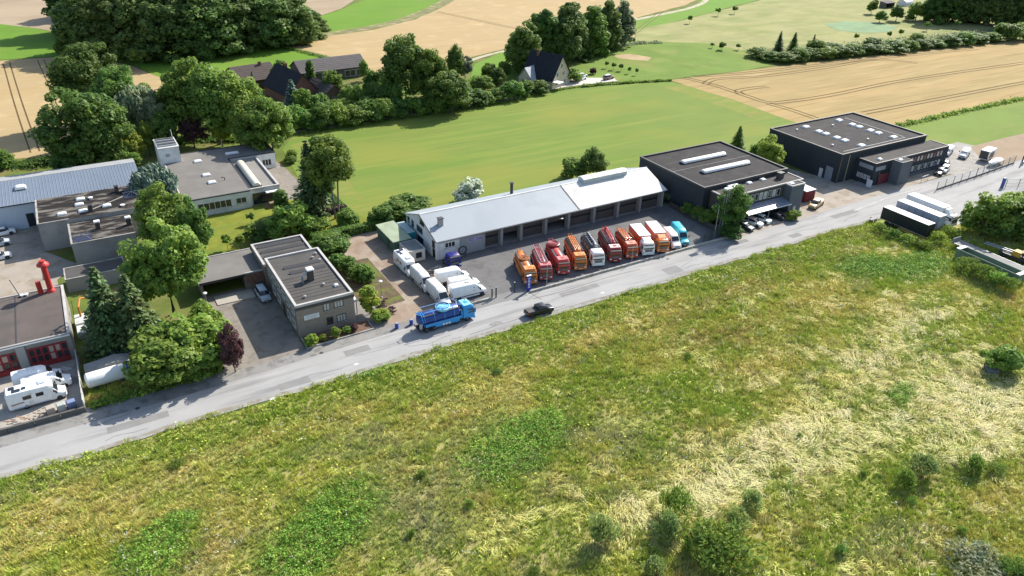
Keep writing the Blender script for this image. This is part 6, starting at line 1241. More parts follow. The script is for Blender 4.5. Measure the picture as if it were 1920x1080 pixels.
# ------------------------------------------------------------------ trees and shrubs
def leaf_mesh(name, C, N, S, mat, elong=1.0, seed=0, up=None):
    """quads at centres C with normals N and half sizes S (numpy), slightly folded into two triangles' worth of leaf clump"""
    rng = np.random.default_rng(seed); n = len(C)
    N = N / np.maximum(1e-6, np.linalg.norm(N, axis=1, keepdims=True))
    T = rng.normal(size=(n, 3)) if up is None else up + rng.normal(size=(n, 3))*0.35
    A = T - (T*N).sum(1, keepdims=True)*N; A /= np.maximum(1e-6, np.linalg.norm(A, axis=1, keepdims=True))
    B = np.cross(N, A); S = S[:, None]
    j = rng.uniform(0.75, 1.25, (n, 4, 1))
    V = np.stack([C - A*S*elong*j[:, 0], C + B*S*j[:, 1]*0.9 + N*S*0.15, C + A*S*elong*j[:, 2], C - B*S*j[:, 3]*0.9 + N*S*0.15], 1).reshape(-1, 3)
    me = bpy.data.meshes.new(name)
    me.vertices.add(4*n); me.vertices.foreach_set('co', V.ravel().astype(np.float32))
    me.loops.add(4*n); me.loops.foreach_set('vertex_index', np.arange(4*n, dtype=np.int32))
    me.polygons.add(n); me.polygons.foreach_set('loop_start', np.arange(0, 4*n, 4, dtype=np.int32))
    me.update(calc_edges=True); me.materials.append(mat)
    return me
def sph(rng, n):
    v = rng.normal(size=(n, 3)); return v / np.linalg.norm(v, axis=1, keepdims=True)
def crown_pts(seed, w, h, z0, clumps, per, lump=0.3, leaf=0.3, shape='oval', clump_r=(0.14, 0.24), fill=0.15):
    """leaf clumps spread over the outer part of an uneven crown"""
    rng = np.random.default_rng(seed); C = []; N = []; S = []; cen = []
    amp = rng.uniform(1 - lump, 1 + lump*0.4, 14); ax = sph(rng, 14)
    for _ in range(clumps):
        d = sph(rng, 1)[0]
        if d[2] < -0.75: d[2] *= -0.5
        wgt = np.exp(6*(ax@d)); f = (wgt*amp).sum()/wgt.sum()
        q = rng.uniform(0.55, 1.0)**0.6
        hz = (h - z0)/2; c = np.array([d[0]*w/2, d[1]*w/2, d[2]*hz])*f*q
        if shape == 'cone': k = 1 - 0.75*(c[2]/hz*0.5 + 0.5); c[:2] *= k*1.3
        if shape == 'dome' and c[2] < 0: c[:2] *= 1.1
        c[2] += z0 + hz
        r = w*rng.uniform(*clump_r)
        if shape == 'cone': r *= 0.8
        cen.append(c)
        p = sph(rng, per); rad = rng.uniform(0.45, 1.0, (per, 1))**0.5
        off = p*rad*r; off[:, 2] *= 0.75
        C.append(c + off); nn = p*0.8 + np.array([0, 0, 0.55]) + rng.normal(size=(per, 3))*0.45; N.append(nn); S.append(leaf*rng.uniform(0.55, 1.25, per))
    nf = int(clumps*per*fill)
    p = sph(rng, nf)*rng.uniform(0.2, 0.8, (nf, 1)); C.append(p*np.array([w/2, w/2, (h - z0)/2])*(0.75 if shape == 'cone' else 0.85) + np.array([0, 0, (h + z0)/2])); N.append(rng.normal(size=(nf, 3))); S.append(np.full(nf, leaf*1.2))
    return np.concatenate(C), np.concatenate(N), np.concatenate(S), cen
def trunk_mesh(name, seed, h, z0, cen, r, mat, limbs=9, stems=1):
    rnd = random.Random(seed); mb = MB()
    for s in range(stems):
        ox, oy = (0, 0) if stems == 1 else (0.5*math.cos(s*2.1), 0.5*math.sin(s*2.1))
        top = Vector((ox*2.2 + rnd.uniform(-0.03, 0.03)*h, oy*2.2 + rnd.uniform(-0.03, 0.03)*h, z0 + (h - z0)*0.6))
        mid = Vector((ox*1.4 + rnd.uniform(-0.02, 0.02)*h, oy*1.4 + rnd.uniform(-0.02, 0.02)*h, z0*0.8 + 0.15*h))
        mb.tube([(ox, oy, -0.1), (ox*1.05, oy, 0.3), tuple(mid), tuple(top)], [r*1.5, r, r*0.75, r*0.25], 8)
        for c in rnd.sample(cen, min(limbs, len(cen))):
            st = mid.lerp(top, rnd.uniform(0, 0.8)); c = Vector(c); m = st.lerp(c, 0.5) + Vector((0, 0, -0.04*h))
            mb.tube([tuple(st), tuple(m), tuple(st.lerp(c, 0.9))], [r*0.4, r*0.25, r*0.08], 5)
    me = mb.mesh(name, True); me.materials.append(mat); return me
leaf_mid = leafmat('leaf_mid_green', (0.105, 0.175, 0.033)); leaf_dark = leafmat('leaf_dark_green', (0.082, 0.145, 0.031)); leaf_light = leafmat('leaf_light_green', (0.125, 0.2, 0.037))
leaf_yellow = leafmat('leaf_yellow_green', (0.175, 0.245, 0.038)); leaf_silver = leafmat('leaf_silver_green', (0.15, 0.19, 0.11)); leaf_purple = leafmat('leaf_purple', (0.1, 0.055, 0.052), warm=(0.1, 0.045, 0.04))
leaf_needle = leafmat('needles_dark', (0.06, 0.098, 0.032), trans=0.1, warm=(0.085, 0.1, 0.03)); leaf_blue = leafmat('needles_blue_green', (0.085, 0.13, 0.095), trans=0.1); leaf_hedge = leafmat('hedge_leaf', (0.1, 0.185, 0.038)); leaf_far = leafmat('leaf_far_wood', (0.09, 0.145, 0.04))
leaf_white = leafmat('white_blossom', (0.42, 0.46, 0.34), 0.3, 0.2, warm=(0.1, 0.17, 0.05)); leaf_willow = leafmat('willow_leaf', (0.15, 0.21, 0.07))
PROTO = {}
def proto(kind):
    """(crown mesh, trunk mesh, base height, base width); built once per kind and shared by all copies"""
    if kind in PROTO: return PROTO[kind]
    k, s = kind
    if k == 'oak': h, w = 17.0, 14.0; C, N, S, cen = crown_pts(100 + s, w, h, 1.6, 130, 150, 0.55, 0.26, clump_r=(0.06, 0.135), fill=0.06); tr = trunk_mesh('trunk', s, h, 3.0, cen, 0.42, bark, 12)
    elif k == 'round': h, w = 9.0, 8.0; C, N, S, cen = crown_pts(200 + s, w, h, 0.8, 95, 135, 0.5, 0.165, clump_r=(0.075, 0.15), fill=0.07); tr = trunk_mesh('trunk', s, h, 1.6, cen, 0.2, bark, 9)
    elif k == 'loose': h, w = 13.0, 9.0; C, N, S, cen = crown_pts(300 + s, w, h, 1.6, 95, 130, 0.5, 0.2, clump_r=(0.09, 0.17), fill=0.08); tr = trunk_mesh('trunk', s, h, 2.5, cen, 0.25, bark_pale, 14)
    elif k == 'birch': h, w = 16.0, 9.0; C, N, S, cen = crown_pts(400 + s, w, h, 6.0, 85, 120, 0.45, 0.19, clump_r=(0.1, 0.17), fill=0.08); tr = trunk_mesh('trunk', s, h, 6.5, cen, 0.22, bark_pale, 12, 2)
    elif k == 'sapling': h, w = 3.0, 1.6; C, N, S, cen = crown_pts(500 + s, w, h, 1.1, 22, 40, 0.4, 0.13, clump_r=(0.15, 0.25)); tr = trunk_mesh('trunk', s, h, 1.2, cen, 0.05, bark, 4)
    elif k == 'column': h, w = 8.0, 3.0; C, N, S, cen = crown_pts(600 + s, w, h, 0.8, 55, 70, 0.25, 0.22, clump_r=(0.16, 0.26)); tr = trunk_mesh('trunk', s, h, 0.8, cen, 0.15, bark, 4)
    elif k == 'wood': h, w = 20.0, 13.0; C, N, S, cen = crown_pts(700 + s, w, h, -3.5, 130, 125, 0.35, 0.36, 'dome', (0.08, 0.16)); tr = trunk_mesh('trunk', s, h, 3.5, cen, 0.4, bark, 6)
    elif k == 'willow':
        h, w = 9.0, 7.0; C, N, S, cen = crown_pts(800 + s, w, h, 1.5, 70, 80, 0.3, 0.2, clump_r=(0.12, 0.2)); tr = trunk_mesh('trunk', s, h, 1.5, cen, 0.22, bark, 8)
        PROTO[kind] = (leaf_mesh('crown', C, N*np.array([1, 1, 0.3]), S, leaf_silver, 2.2, s, np.array([0, 0, 1.0])), tr, h, w); return PROTO[kind]
    elif k == 'spruce':
        h, w = 14.0, 6.5; rng = np.random.default_rng(900 + s); C = []; N = []; S = []; T = []; mb = MB(); mb.tube([(0, 0, -0.1), (0, 0, 0.4), (0, 0, h*0.97)], [0.3, 0.22, 0.03], 7)
        lv = 26
        for i in range(lv):
            f = i/(lv - 1); z = 0.7 + (h - 1.0)*f; rr = (w/2)*(1 - f)**0.85 + 0.15; nb = int(13 - 7*f)
            for b in range(nb):
                a = 2*math.pi*(b + rng.uniform(0, 0.8))/nb; L = rr*rng.uniform(0.8, 1.12)
                mb.tube([(0, 0, z), (L*0.9*math.cos(a), L*0.9*math.sin(a), z - 0.22*L)], [0.04, 0.01], 4)
                m = int(8 + 20*(1 - f))
                t = rng.uniform(0.2, 1.0, m)
                px = np.stack([t*L*math.cos(a), t*L*math.sin(a), z - 0.25*t*L + 0.06*L*t**3], 1) + rng.normal(size=(m, 3))*np.array([0.16, 0.16, 0.09])*(0.5 + 0.5*L)
                C.append(px); N.append(np.tile([0.35*math.cos(a), 0.35*math.sin(a), 1.0], (m, 1)) + rng.normal(size=(m, 3))*0.4); S.append(rng.uniform(0.13, 0.27, m)); T.append(np.tile([math.cos(a), math.sin(a), -0.35], (m, 1)))
        me = mb.mesh('trunk', True); me.materials.append(bark)
        PROTO[kind] = (leaf_mesh('crown', np.concatenate(C), np.concatenate(N), np.concatenate(S), leaf_needle, 1.6, s, np.concatenate(T)), me, h, w); return PROTO[kind]
    elif k == 'bush': h, w = 3.0, 3.4; C, N, S, cen = crown_pts(1000 + s, w, h, 0.0, 48, 110, 0.42, 0.105, 'dome', (0.1, 0.2)); tr = trunk_mesh('stem', s, h, 0.3, cen, 0.06, bark, 8, 3)
    elif k == 'ball': h, w = 1.4, 1.5; C, N, S, cen = crown_pts(1100 + s, w, h, 0.0, 45, 45, 0.05, 0.075, 'oval', (0.1, 0.14), 0.3); tr = trunk_mesh('stem', s, h, 0.1, cen, 0.04, bark, 5)
    elif k == 'reed':
        h, w = 1.8, 2.4; C, N, S, cen = crown_pts(1200 + s, w, h, 0.0, 34, 50, 0.7, 0.05, 'dome', (0.12, 0.26), 0.04); rad = C.copy(); rad[:, 2] = 1.1
        me = leaf_mesh('crown', C, N*np.array([1, 1, 0.35]), S, leaf_willow, 2.8, s, rad)
        tr = trunk_mesh('stem', s, h, 0.1, cen, 0.03, bark, 8, 3)
        PROTO[kind] = (me, tr, h, w); return PROTO[kind]
    PROTO[kind] = (leaf_mesh('crown', C, N, S, leaf_mid, 1.25, s), tr, h, w)
    return PROTO[kind]
prnd = random.Random(77)
def plant(kind, label, q, mat=None, group=None, name=None, cat=None, z=0.0, variant=None):
    """q = (x, y, height, crown width); crown and trunk are parts of the plant"""
    tree = kind in ('oak', 'round', 'loose', 'birch', 'spruce', 'wood', 'willow', 'sapling', 'column')
    nv = {'oak': 3, 'round': 3, 'loose': 2, 'wood': 4, 'bush': 4, 'spruce': 2, 'reed': 3}.get(kind, 1)
    cm, tm_, h0, w0 = proto((kind, prnd.randrange(nv) if variant is None else variant))
    t = thing(name or ('tree' if tree else 'shrub'), label, cat or ('tree' if tree else 'shrub'), (q[0], q[1], z), prnd.uniform(0, 6.28), group, static=False)
    sx, sz = q[3]/w0, q[2]/h0
    if kind == 'bush': sx *= prnd.uniform(0.9, 1.3); sz *= prnd.uniform(0.72, 1.2)
    if kind == 'reed': sx *= prnd.uniform(0.85, 1.05); sz *= 0.8
    for me, nm in ((cm, 'crown' if tree else 'foliage'), (tm_, 'trunk' if tree else 'stem')):
        o = bpy.data.objects.new(nm, me); COL.objects.link(o); o.parent = t; o.scale = (sx, sx*prnd.uniform(0.92, 1.08), sz)
        if mat and nm in ('crown', 'foliage'): o.material_slots[0].link = 'OBJECT'; o.material_slots[0].material = mat
    return t
ORD = ('leftmost', 'second', 'third', 'fourth', 'fifth', 'sixth', 'seventh', 'eighth', 'ninth', 'tenth', 'eleventh', 'twelfth', 'thirteenth', 'fourteenth', 'fifteenth', 'sixteenth', 'seventeenth', 'eighteenth', 'nineteenth', 'twentieth')
def nth(k): return ORD[k] + (' from the left' if k else '')
# wood at the top left: individual trunks and crowns
WG = 'trees of the wood at top left'
wl_ = 'broadleaf tree standing back inside the wood at top left'
for k, q in enumerate(((10.2, 327.6, 23.9, 19.0), (19.0, 317.7, 23.7, 19.7), (28.4, 309.6, 26.7, 20.6), (38.3, 305.0, 25.7, 21.6), (49.4, 305.6, 25.8, 22.0), (60.9, 309.3, 23.3, 21.6), (72.4, 311.4, 22.9, 21.1), (82.6, 313.3, 19.0, 18.3), (92.8, 322.4, 11.9, 13.4), (11.3, 368.5, 25.4, 21.0), (20.3, 359.7, 25.6, 20.9), (30.7, 355.0, 26.9, 22.1), (40.7, 348.2, 26.5, 22.0), (51.9, 348.0, 26.9, 22.4), (63.3, 347.8, 25.2, 22.7), (75.6, 350.0, 23.7, 22.1), (87.4, 352.7, 21.2, 21.4), (20.5, 410.1, 26.7, 22.2), (32.9, 401.8, 27.5, 22.1), (45.6, 396.4, 27.6, 22.2), (58.8, 393.7, 27.5, 22.5), (72.9, 393.8, 26.6, 22.9), (87.4, 394.0, 25.0, 23.3), (101.0, 398.2, 21.8, 22.6))):
    plant('wood', ('broadleaf tree in the front row of the top left wood, ' + nth(k)) if k < 9 else wl_, q, leaf_far, WG)
for k, q in enumerate(((63.1, 319.2, 4.6, 9.3), (69.5, 319.9, 4.8, 7.3), (98.5, 331.8, 5.3, 5.5), (2.3, 329.8, 4.1, 6.7))): plant('bush', ('pale shrub at the foot of the wood, below its middle', 'second pale shrub at the foot of the wood', 'shrub at the right tip of the wood', 'shrub at the left tip of the wood')[k], q, leaf_mid, 'shrubs along the wood edge')
# left garden belt
plant('oak', 'large dark oak at left edge of the garden belt, upper of two', (4.9, 233.8, 22.4, 19.0), leaf_dark)
plant('oak', 'large dark oak beside the left wheat field, lower of two', (1.7, 193.8, 20.4, 18.9), leaf_dark)
plant('oak', 'broad oak to the right of the upper large oak', (10.7, 215.4, 19.4, 13.3), leaf_dark)
plant('willow', 'silvery pale willow behind the white workshop tower', (13.9, 209.1, 15.2, 10.4), None)
plant('round', 'grey-green willow just right of the silvery one', (16.4, 204.1, 13.4, 7.5), leaf_silver)
plant('loose', 'loose light green tree at the back of the garden belt', (26.3, 207.6, 20.8, 14.8), leaf_light)
plant('loose', 'tall loose green tree above the purple tree', (31.1, 201.4, 20.8, 15.3), leaf_mid)
plant('loose', 'light green tree in the garden belt left of the farm', (35.7, 198.1, 19.2, 13.2), leaf_light)
plant('round', 'olive bushy tree behind the silvery willow', (21.7, 209.9, 15.7, 10.6), leaf_mid)
plant('oak', 'full green tree at the right corner of the white workshop', (40.8, 186.3, 16.2, 13.5), leaf_mid)
plant('round', 'bushy green tree behind the workshop right wing', (37.0, 189.1, 13.6, 10.8), leaf_light)
plant('round', 'small purple-leaved tree behind the white workshop', (24.7, 201.7, 8.9, 7.2), leaf_purple)
plant('round', 'dim purple shrub tree beside the workshop tower', (19.1, 204.6, 7.3, 5.8), leaf_purple)
plant('round', 'small bright green tree behind the white workshop', (31.2, 199.4, 7.9, 6.4), leaf_yellow)
plant('round', 'bright green tree left of the white workshop tower', (9.8, 195.3, 8.0, 6.7), leaf_yellow)
plant('round', 'yellow-green tree touching the workshop tower', (13.9, 200.0, 8.7, 4.8), leaf_yellow)
plant('sapling', 'lone round tree in the green field below the wood', (23.1, 294.2, 7.2, 4.8), leaf_mid)
plant('round', 'dark tree at the foot of the two large oaks', (-3.4, 193.3, 8.0, 9.3), leaf_dark)
plant('round', 'dark bushy tree behind the blue-roofed hall', (4.9, 192.2, 7.8, 8.8), leaf_dark)
plant('round', 'green bushes behind the blue-roofed hall right end', (8.3, 191.2, 4.6, 6.3), leaf_light)
plant('bush', 'shrub at the left edge behind the blue-roofed hall', (-17.2, 206.9, 3.8, 5.1), leaf_light)
plant('oak', 'dark tree filling the gap right of the willow', (17.6, 201.2, 11.0, 8.1), leaf_dark)
plant('spruce', 'narrow dark conifer in front of the brown farm roof', (46.4, 224.6, 12.1, 4.1), leaf_needle)
plant('spruce', 'blue-green drooping conifer before the dark farmhouse', (55.4, 217.8, 10.5, 7.2), leaf_blue)
plant('loose', 'yellow-green tree between the farm barns', (60.2, 248.2, 9.2, 5.9), leaf_light)
plant('column', 'slim tree standing before the long barn', (67.1, 237.8, 10.7, 2.7), leaf_dark)
plant('round', 'round grey-green tree in front of the long barn', (71.1, 229.0, 8.9, 6.7), leaf_mid)
plant('round', 'shrub tree at the right end of the long barn', (87.6, 245.7, 7.1, 4.3), leaf_mid)
# trees between farm and far house
plant('oak', 'tall dark tree standing alone above the hedge right of the barn', (88.9, 213.7, 21.8, 15.1), leaf_dark)
plant('oak', 'green tree right of the tall dark hedge tree', (95.0, 208.2, 18.7, 11.8), leaf_mid)
plant('oak', 'dark broad tree low over the hedge', (96.8, 199.8, 13.5, 13.1), leaf_dark)
plant('round', 'pointed dark tree at the wheat field edge', (115.5, 233.9, 11.8, 7.0), leaf_dark)
plant('round', 'grey-green shrub tree at the wheat field edge', (119.4, 233.7, 7.2, 6.6), leaf_silver)
FH = 'trees of the copse behind the far house'
for q, m, lab in (((142.8, 232.6, 17.9, 11.1), leaf_dark, 'dark tree at the left end of the copse by the far house'), ((157.0, 242.2, 20.2, 13.3), leaf_dark, 'tall dark tree directly behind the far house'), ((168.2, 242.7, 23.2, 16.0), leaf_far, 'tallest tree of the copse behind the far house'),
    ((180.8, 244.9, 18.7, 12.6), leaf_mid, 'tree right of the tallest in the copse'), ((190.7, 248.7, 19.5, 12.0), leaf_far, 'dark tree near the right end of the copse'), ((202.5, 254.3, 18.0, 10.6), leaf_silver, 'silvery tree at the right end of the copse'), ((175.6, 243.2, 13.5, 9.1), leaf_dark, 'low dark tree in front of the copse'), ((144.8, 242.3, 13.6, 7.5), leaf_dark, 'small dark tree at the far left of the copse'), ((161.2, 238.3, 17.2, 10.0), leaf_dark, 'dark tree between house roof and the copse')):
    plant('wood', lab, q, m, FH)
# hedge between farm and pasture: every bush its own
HB = 'bushes of the long hedge along the pasture path'
mats3 = (leaf_hedge, leaf_mid, leaf_dark, leaf_light, leaf_mid)
hl = 'bush in the dense green hedge along the pasture path'
for k, q in enumerate(((51.1, 204.0, 5.9, 6.8), (55.0, 203.5, 6.3, 6.5), (59.1, 203.2, 6.4, 6.9), (63.6, 203.2, 6.5, 7.2), (68.0, 203.3, 6.8, 7.3), (72.7, 203.3, 6.6, 7.7), (77.2, 203.2, 6.3, 7.4), (81.9, 203.3, 6.4, 7.8), (86.9, 203.8, 5.6, 7.9), (91.8, 203.8, 5.4, 8.0), (97.0, 204.1, 5.3, 7.8), (102.1, 204.1, 5.1, 7.8), (107.1, 204.6, 5.0, 7.3), (111.6, 204.7, 4.8, 6.7), (116.2, 205.5, 4.8, 6.1), (121.0, 205.0, 6.0, 7.1), (127.1, 206.4, 5.7, 7.9), (133.0, 207.0, 4.6, 6.3), (67.6, 211.1, 7.1, 6.9), (72.4, 210.8, 8.4, 6.3), (77.4, 211.0, 7.8, 7.0), (82.7, 209.6, 7.9, 7.0), (82.3, 223.6, 7.6, 6.7), (85.6, 218.7, 8.4, 6.6), (72.6, 218.2, 8.3, 5.5), (61.3, 211.5, 6.8, 5.9), (118.1, 218.5, 5.0, 6.3), (125.7, 223.1, 5.3, 4.7), (57.0, 212.4, 6.5, 5.5))): plant('bush', ('bush in the front row of the pasture hedge, ' + nth(k)) if k < 18 else 'bush behind the front row of the pasture hedge', q, mats3[k % 5], HB if k < 18 else 'bushes behind the pasture hedge')
for k, q in enumerate(((151.3, 215.4, 6.2, 8.1), (145.6, 215.3, 4.9, 5.1), (133.4, 210.9, 3.3, 5.7), (127.3, 230.6, 5.3, 5.6), (135.4, 234.5, 4.8, 4.6))): plant('bush', ('round bush beside the white cars at the far house', 'bush at the corner of the far house gable', 'bush below the far house terrace', 'bush on the green strip left of the far house', 'small bush by the farm track')[k], q, (leaf_light, leaf_mid, leaf_dark, leaf_mid, leaf_mid)[k], 'bushes around the far house')
for k, q in enumerate(((173.7, 225.1, 2.7, 1.4), (174.6, 222.0, 2.7, 1.6), (176.1, 219.5, 2.7, 1.8), (176.3, 215.0, 2.5, 1.3), (177.3, 212.0, 2.6, 1.1))): plant('sapling', 'young staked tree in the row on the far house lawn, %s' % ('leftmost', 'second from left', 'middle one', 'second from right', 'rightmost')[k], q, leaf_mid, 'young trees on the far house lawn')
plant('ball', 'brown cone-shaped shrub on the far house lawn', (163.9, 220.1, 2.4, 2.3), leaf_purple)
plant('bush', 'low dark shrub behind the far house gable', (171.6, 236.6, 1.3, 3.2), leaf_dark)
# top right
plant('wood', 'dark tree at the top right corner, left of the row', (383.9, 231.8, 20.5, 16.1), leaf_dark, 'dark trees at the top right')
for k, q in enumerate(((394.2, 230.4, 22.6, 16.2), (399.3, 225.1, 21.8, 16.1), (402.8, 218.9, 23.6, 16.5), (407.0, 212.5, 22.9, 16.4), (411.7, 207.5, 23.3, 15.8), (430.9, 257.6, 20.6, 17.8), (448.0, 250.4, 23.4, 17.9), (459.9, 239.8, 24.0, 17.8))): plant('wood', ('dark tree in the front of the top right belt, ' + nth(k)) if k < 5 else 'dark tree standing back in the top right belt', q, leaf_far, 'belt of dark trees at the top right')
for k, q in enumerate(((373.6, 262.3, 6.9, 6.2), (355.8, 244.0, 5.5, 6.9), (366.5, 242.5, 7.6, 8.0), (379.0, 240.2, 8.7, 10.8), (385.6, 237.3, 6.2, 8.1), (373.4, 239.5, 3.6, 5.4))): plant('round', ('tall bush left of the field shelter', 'round bush in front of the field shelter', 'bush right of the round one at the shelter', 'large bush beside the white tent', 'bush between the tent and the dark belt', 'small bush before the white tent')[k], q, leaf_mid if k % 2 else leaf_dark, 'bushes by the field shelter')
HB2 = 'bushes of the hedge along the golden wheat field'
for k, q in enumerate(((239.6, 214.2, 4.0, 7.2), (240.4, 207.9, 4.7, 7.5), (243.5, 203.7, 4.9, 7.9), (250.0, 202.6, 4.5, 8.0), (257.4, 202.1, 4.4, 8.0), (264.1, 201.0, 4.8, 8.1), (271.8, 200.5, 4.6, 8.2), (278.8, 199.3, 4.7, 8.2), (286.7, 198.8, 4.5, 8.3), (293.9, 197.6, 4.6, 8.4), (301.1, 196.3, 4.6, 8.0), (309.5, 195.7, 4.5, 8.1), (318.0, 195.2, 4.7, 8.2), (326.8, 194.6, 4.6, 8.3), (334.7, 193.3, 4.6, 8.3), (343.7, 192.7, 4.9, 8.4), (353.0, 192.1, 5.2, 8.5), (362.5, 191.4, 5.5, 8.6), (371.4, 190.0, 6.4, 9.2), (380.4, 188.5, 7.0, 9.3), (277.3, 209.1, 3.8, 6.7), (325.1, 203.0, 4.6, 6.5), (299.6, 205.3, 4.0, 6.4))): plant('bush', ('bush in the hedge above the golden wheat field, ' + nth(k)) if k < 20 else 'bush behind the hedge of the golden wheat field', q, (leaf_dark, leaf_mid, leaf_dark, leaf_hedge)[k % 4], HB2)
plant('spruce', 'small conifer at the left end of the wheat hedge', (256.5, 218.5, 8.1, 4.4), leaf_needle)
plant('spruce', 'small bushy conifer second from the left end of the wheat hedge', (258.8, 213.1, 8.4, 5.7), leaf_dark)
plant('spruce', 'tiny conifer standing behind the wheat hedge', (269.7, 212.4, 6.8, 3.1), leaf_needle)
plant('round', 'round bush standing above the wheat hedge', (264.0, 206.4, 6.3, 8.6), leaf_mid)
for k, q in enumerate(((264.4, 280.9, 3.9, 2.3), (291.9, 290.6, 4.1, 2.7), (304.5, 291.8, 3.9, 2.5), (236.2, 230.0, 3.4, 2.6), (235.3, 234.8, 2.2, 1.6), (242.5, 227.1, 2.6, 2.0), (236.5, 230.9, 1.9, 1.8), (303.9, 217.7, 3.6, 1.9), (322.1, 214.4, 3.7, 1.9), (331.6, 215.3, 3.7, 1.9), (357.7, 219.8, 4.4, 2.5), (376.7, 217.0, 3.9, 2.6))):
    plant('sapling', 'small %s in the dry meadow' % ('tree left of the curving track', 'tree on the green strip beside the track', 'tree farther up the green strip', 'bush at the meadow corner above the garden', 'sapling beside the meadow corner bush', 'bush near the hedge tip', 'shrub by the rubbish pile', 'tree below the reed patch, leftmost', 'tree below the reed patch, middle', 'tree below the reed patch, rightmost', 'tree above the wheat hedge near the dark belt', 'tree under the dark belt')[k], q, leaf_mid, 'scattered small trees in the dry meadow')
# behind the trading estate
plant('bush', 'white-flowering bush behind the long hall', (70.4, 136.3, 6.6, 7.1), leaf_white)
plant('bush', 'broad green bush behind the hall, by the green shed', (55.4, 137.0, 3.3, 10.7), leaf_hedge)
plant('bush', 'dark low shrub between the green shed and the pasture', (49.4, 135.0, 3.2, 5.5), leaf_dark)
plant('round', 'dark tree behind the ridge light of the hall', (103.3, 135.4, 8.1, 7.1), leaf_dark)
plant('bush', 'green bush left of the dark tree behind the hall', (99.6, 138.7, 4.6, 6.9), leaf_mid)
plant('spruce', 'light pointed conifer between the two dark halls', (147.0, 132.5, 8.0, 5.3), leaf_light)
plant('round', 'round light green tree between the two dark halls', (146.7, 121.2, 8.3, 7.5), leaf_yellow)
plant('bush', 'low shrub between the two dark halls', (149.1, 127.5, 4.4, 3.9), leaf_mid)
plant('bush', 'pale shrub at the hall corner by the dark warehouse', (110.7, 117.8, 2.8, 3.6), leaf_silver)
for k, q in enumerate(((109.5, 109.0, 3.0, 3.0), (110.3, 106.8, 3.0, 3.2), (110.5, 104.2, 3.2, 3.2))): plant('bush', 'shrub in the strip beside the warehouse wall, %s' % ('farthest back', 'middle', 'nearest the road')[k], q, leaf_mid, 'shrubs beside the warehouse wall')
plant('loose', 'dark leafy tree beside the lattice mast', (112.0, 99.2, 10.0, 7.6), leaf_dark)
plant('bush', 'shrub at the foot of the lattice mast', (110.0, 96.9, 3.4, 4.4), leaf_dark)
plant('bush', 'small shrub beside the grey stair tower', (128.1, 96.8, 2.1, 3.2), leaf_light)
# office and garden
plant('spruce', 'tall fir with layered branches in the garden behind the office', (39.0, 147.8, 16.0, 7.7), leaf_needle)
plant('birch', 'two-stemmed tall tree with light crown beside the fir', (42.4, 142.9, 17.4, 9.9), leaf_light)
plant('column', 'dark tree between fir and two-stemmed tree', (41.8, 147.3, 16.5, 4.6), leaf_dark)
plant('column', 'clipped dark column bush on the workshop terrace', (33.1, 149.6, 5.6, 2.9), leaf_dark)
plant('bush', 'olive shrub at the terrace edge by the workshop wing', (43.2, 179.3, 2.1, 2.6), leaf_mid)
plant('bush', 'round shrub at the terrace corner by the pasture', (44.1, 181.3, 3.0, 2.4), leaf_light)
plant('bush', 'dark round shrub behind the office, left of the group', (26.8, 139.5, 3.9, 5.1), leaf_dark)
plant('bush', 'large green shrub behind the office, middle of the group', (31.3, 137.6, 5.6, 7.6), leaf_light)
plant('bush', 'green shrub behind the office, right of the group', (35.7, 137.5, 3.8, 5.1), leaf_mid)
plant('bush', 'dark domed shrub at the corner of the gravel yard', (36.9, 129.3, 4.4, 7.0), leaf_dark)
plant('bush', 'leafy shrub under the two-stemmed tree', (43.1, 138.0, 3.0, 4.8), leaf_mid)
plant('sapling', 'low young tree on the lawn, left one', (19.3, 138.2, 3.2, 1.8), leaf_light); plant('sapling', 'low young tree on the lawn, right one', (21.6, 137.5, 3.0, 1.8), leaf_mid)
plant('sapling', 'small bush tree on the lawn near the workshop wall', (26.1, 147.8, 2.6, 1.5), leaf_light)
for k, q in enumerate(((35.2, 120.9, 3.1, 3.3), (36.4, 118.5, 3.2, 3.5), (37.1, 115.0, 3.4, 3.6), (38.0, 113.3, 3.3, 2.7))): plant('ball', 'clipped rounded hedge bush beside the office, %s' % ('farthest back', 'second from back', 'third from back', 'nearest the road')[k], q, leaf_hedge, 'clipped bushes beside the office')
plant('column', 'bright green conical shrub by the thin lamp post', (34.7, 103.3, 5.3, 2.8), leaf_yellow)
plant('bush', 'yellow-green shrub beside the log pile', (35.5, 100.5, 2.6, 2.5), leaf_yellow)
for q, lab in (((23.3, 98.5, 2.1, 2.0), 'large clipped ball bush in the office bed, left'), ((25.3, 99.0, 1.1, 1.1), 'small clipped ball bush between the two large ones'), ((27.3, 98.9, 2.0, 1.6), 'clipped ball bush in the office bed, right')): plant('ball', lab, q, leaf_yellow, 'ball bushes in the office bed', z=0.14)
plant('ball', 'reddish shrub at the right end of the office bed', (30.6, 99.4, 1.3, 1.2), leaf_purple, z=0.14); plant('ball', 'low olive shrub in the office bed near the wall', (29.3, 99.4, 1.1, 1.4), leaf_mid, z=0.14)
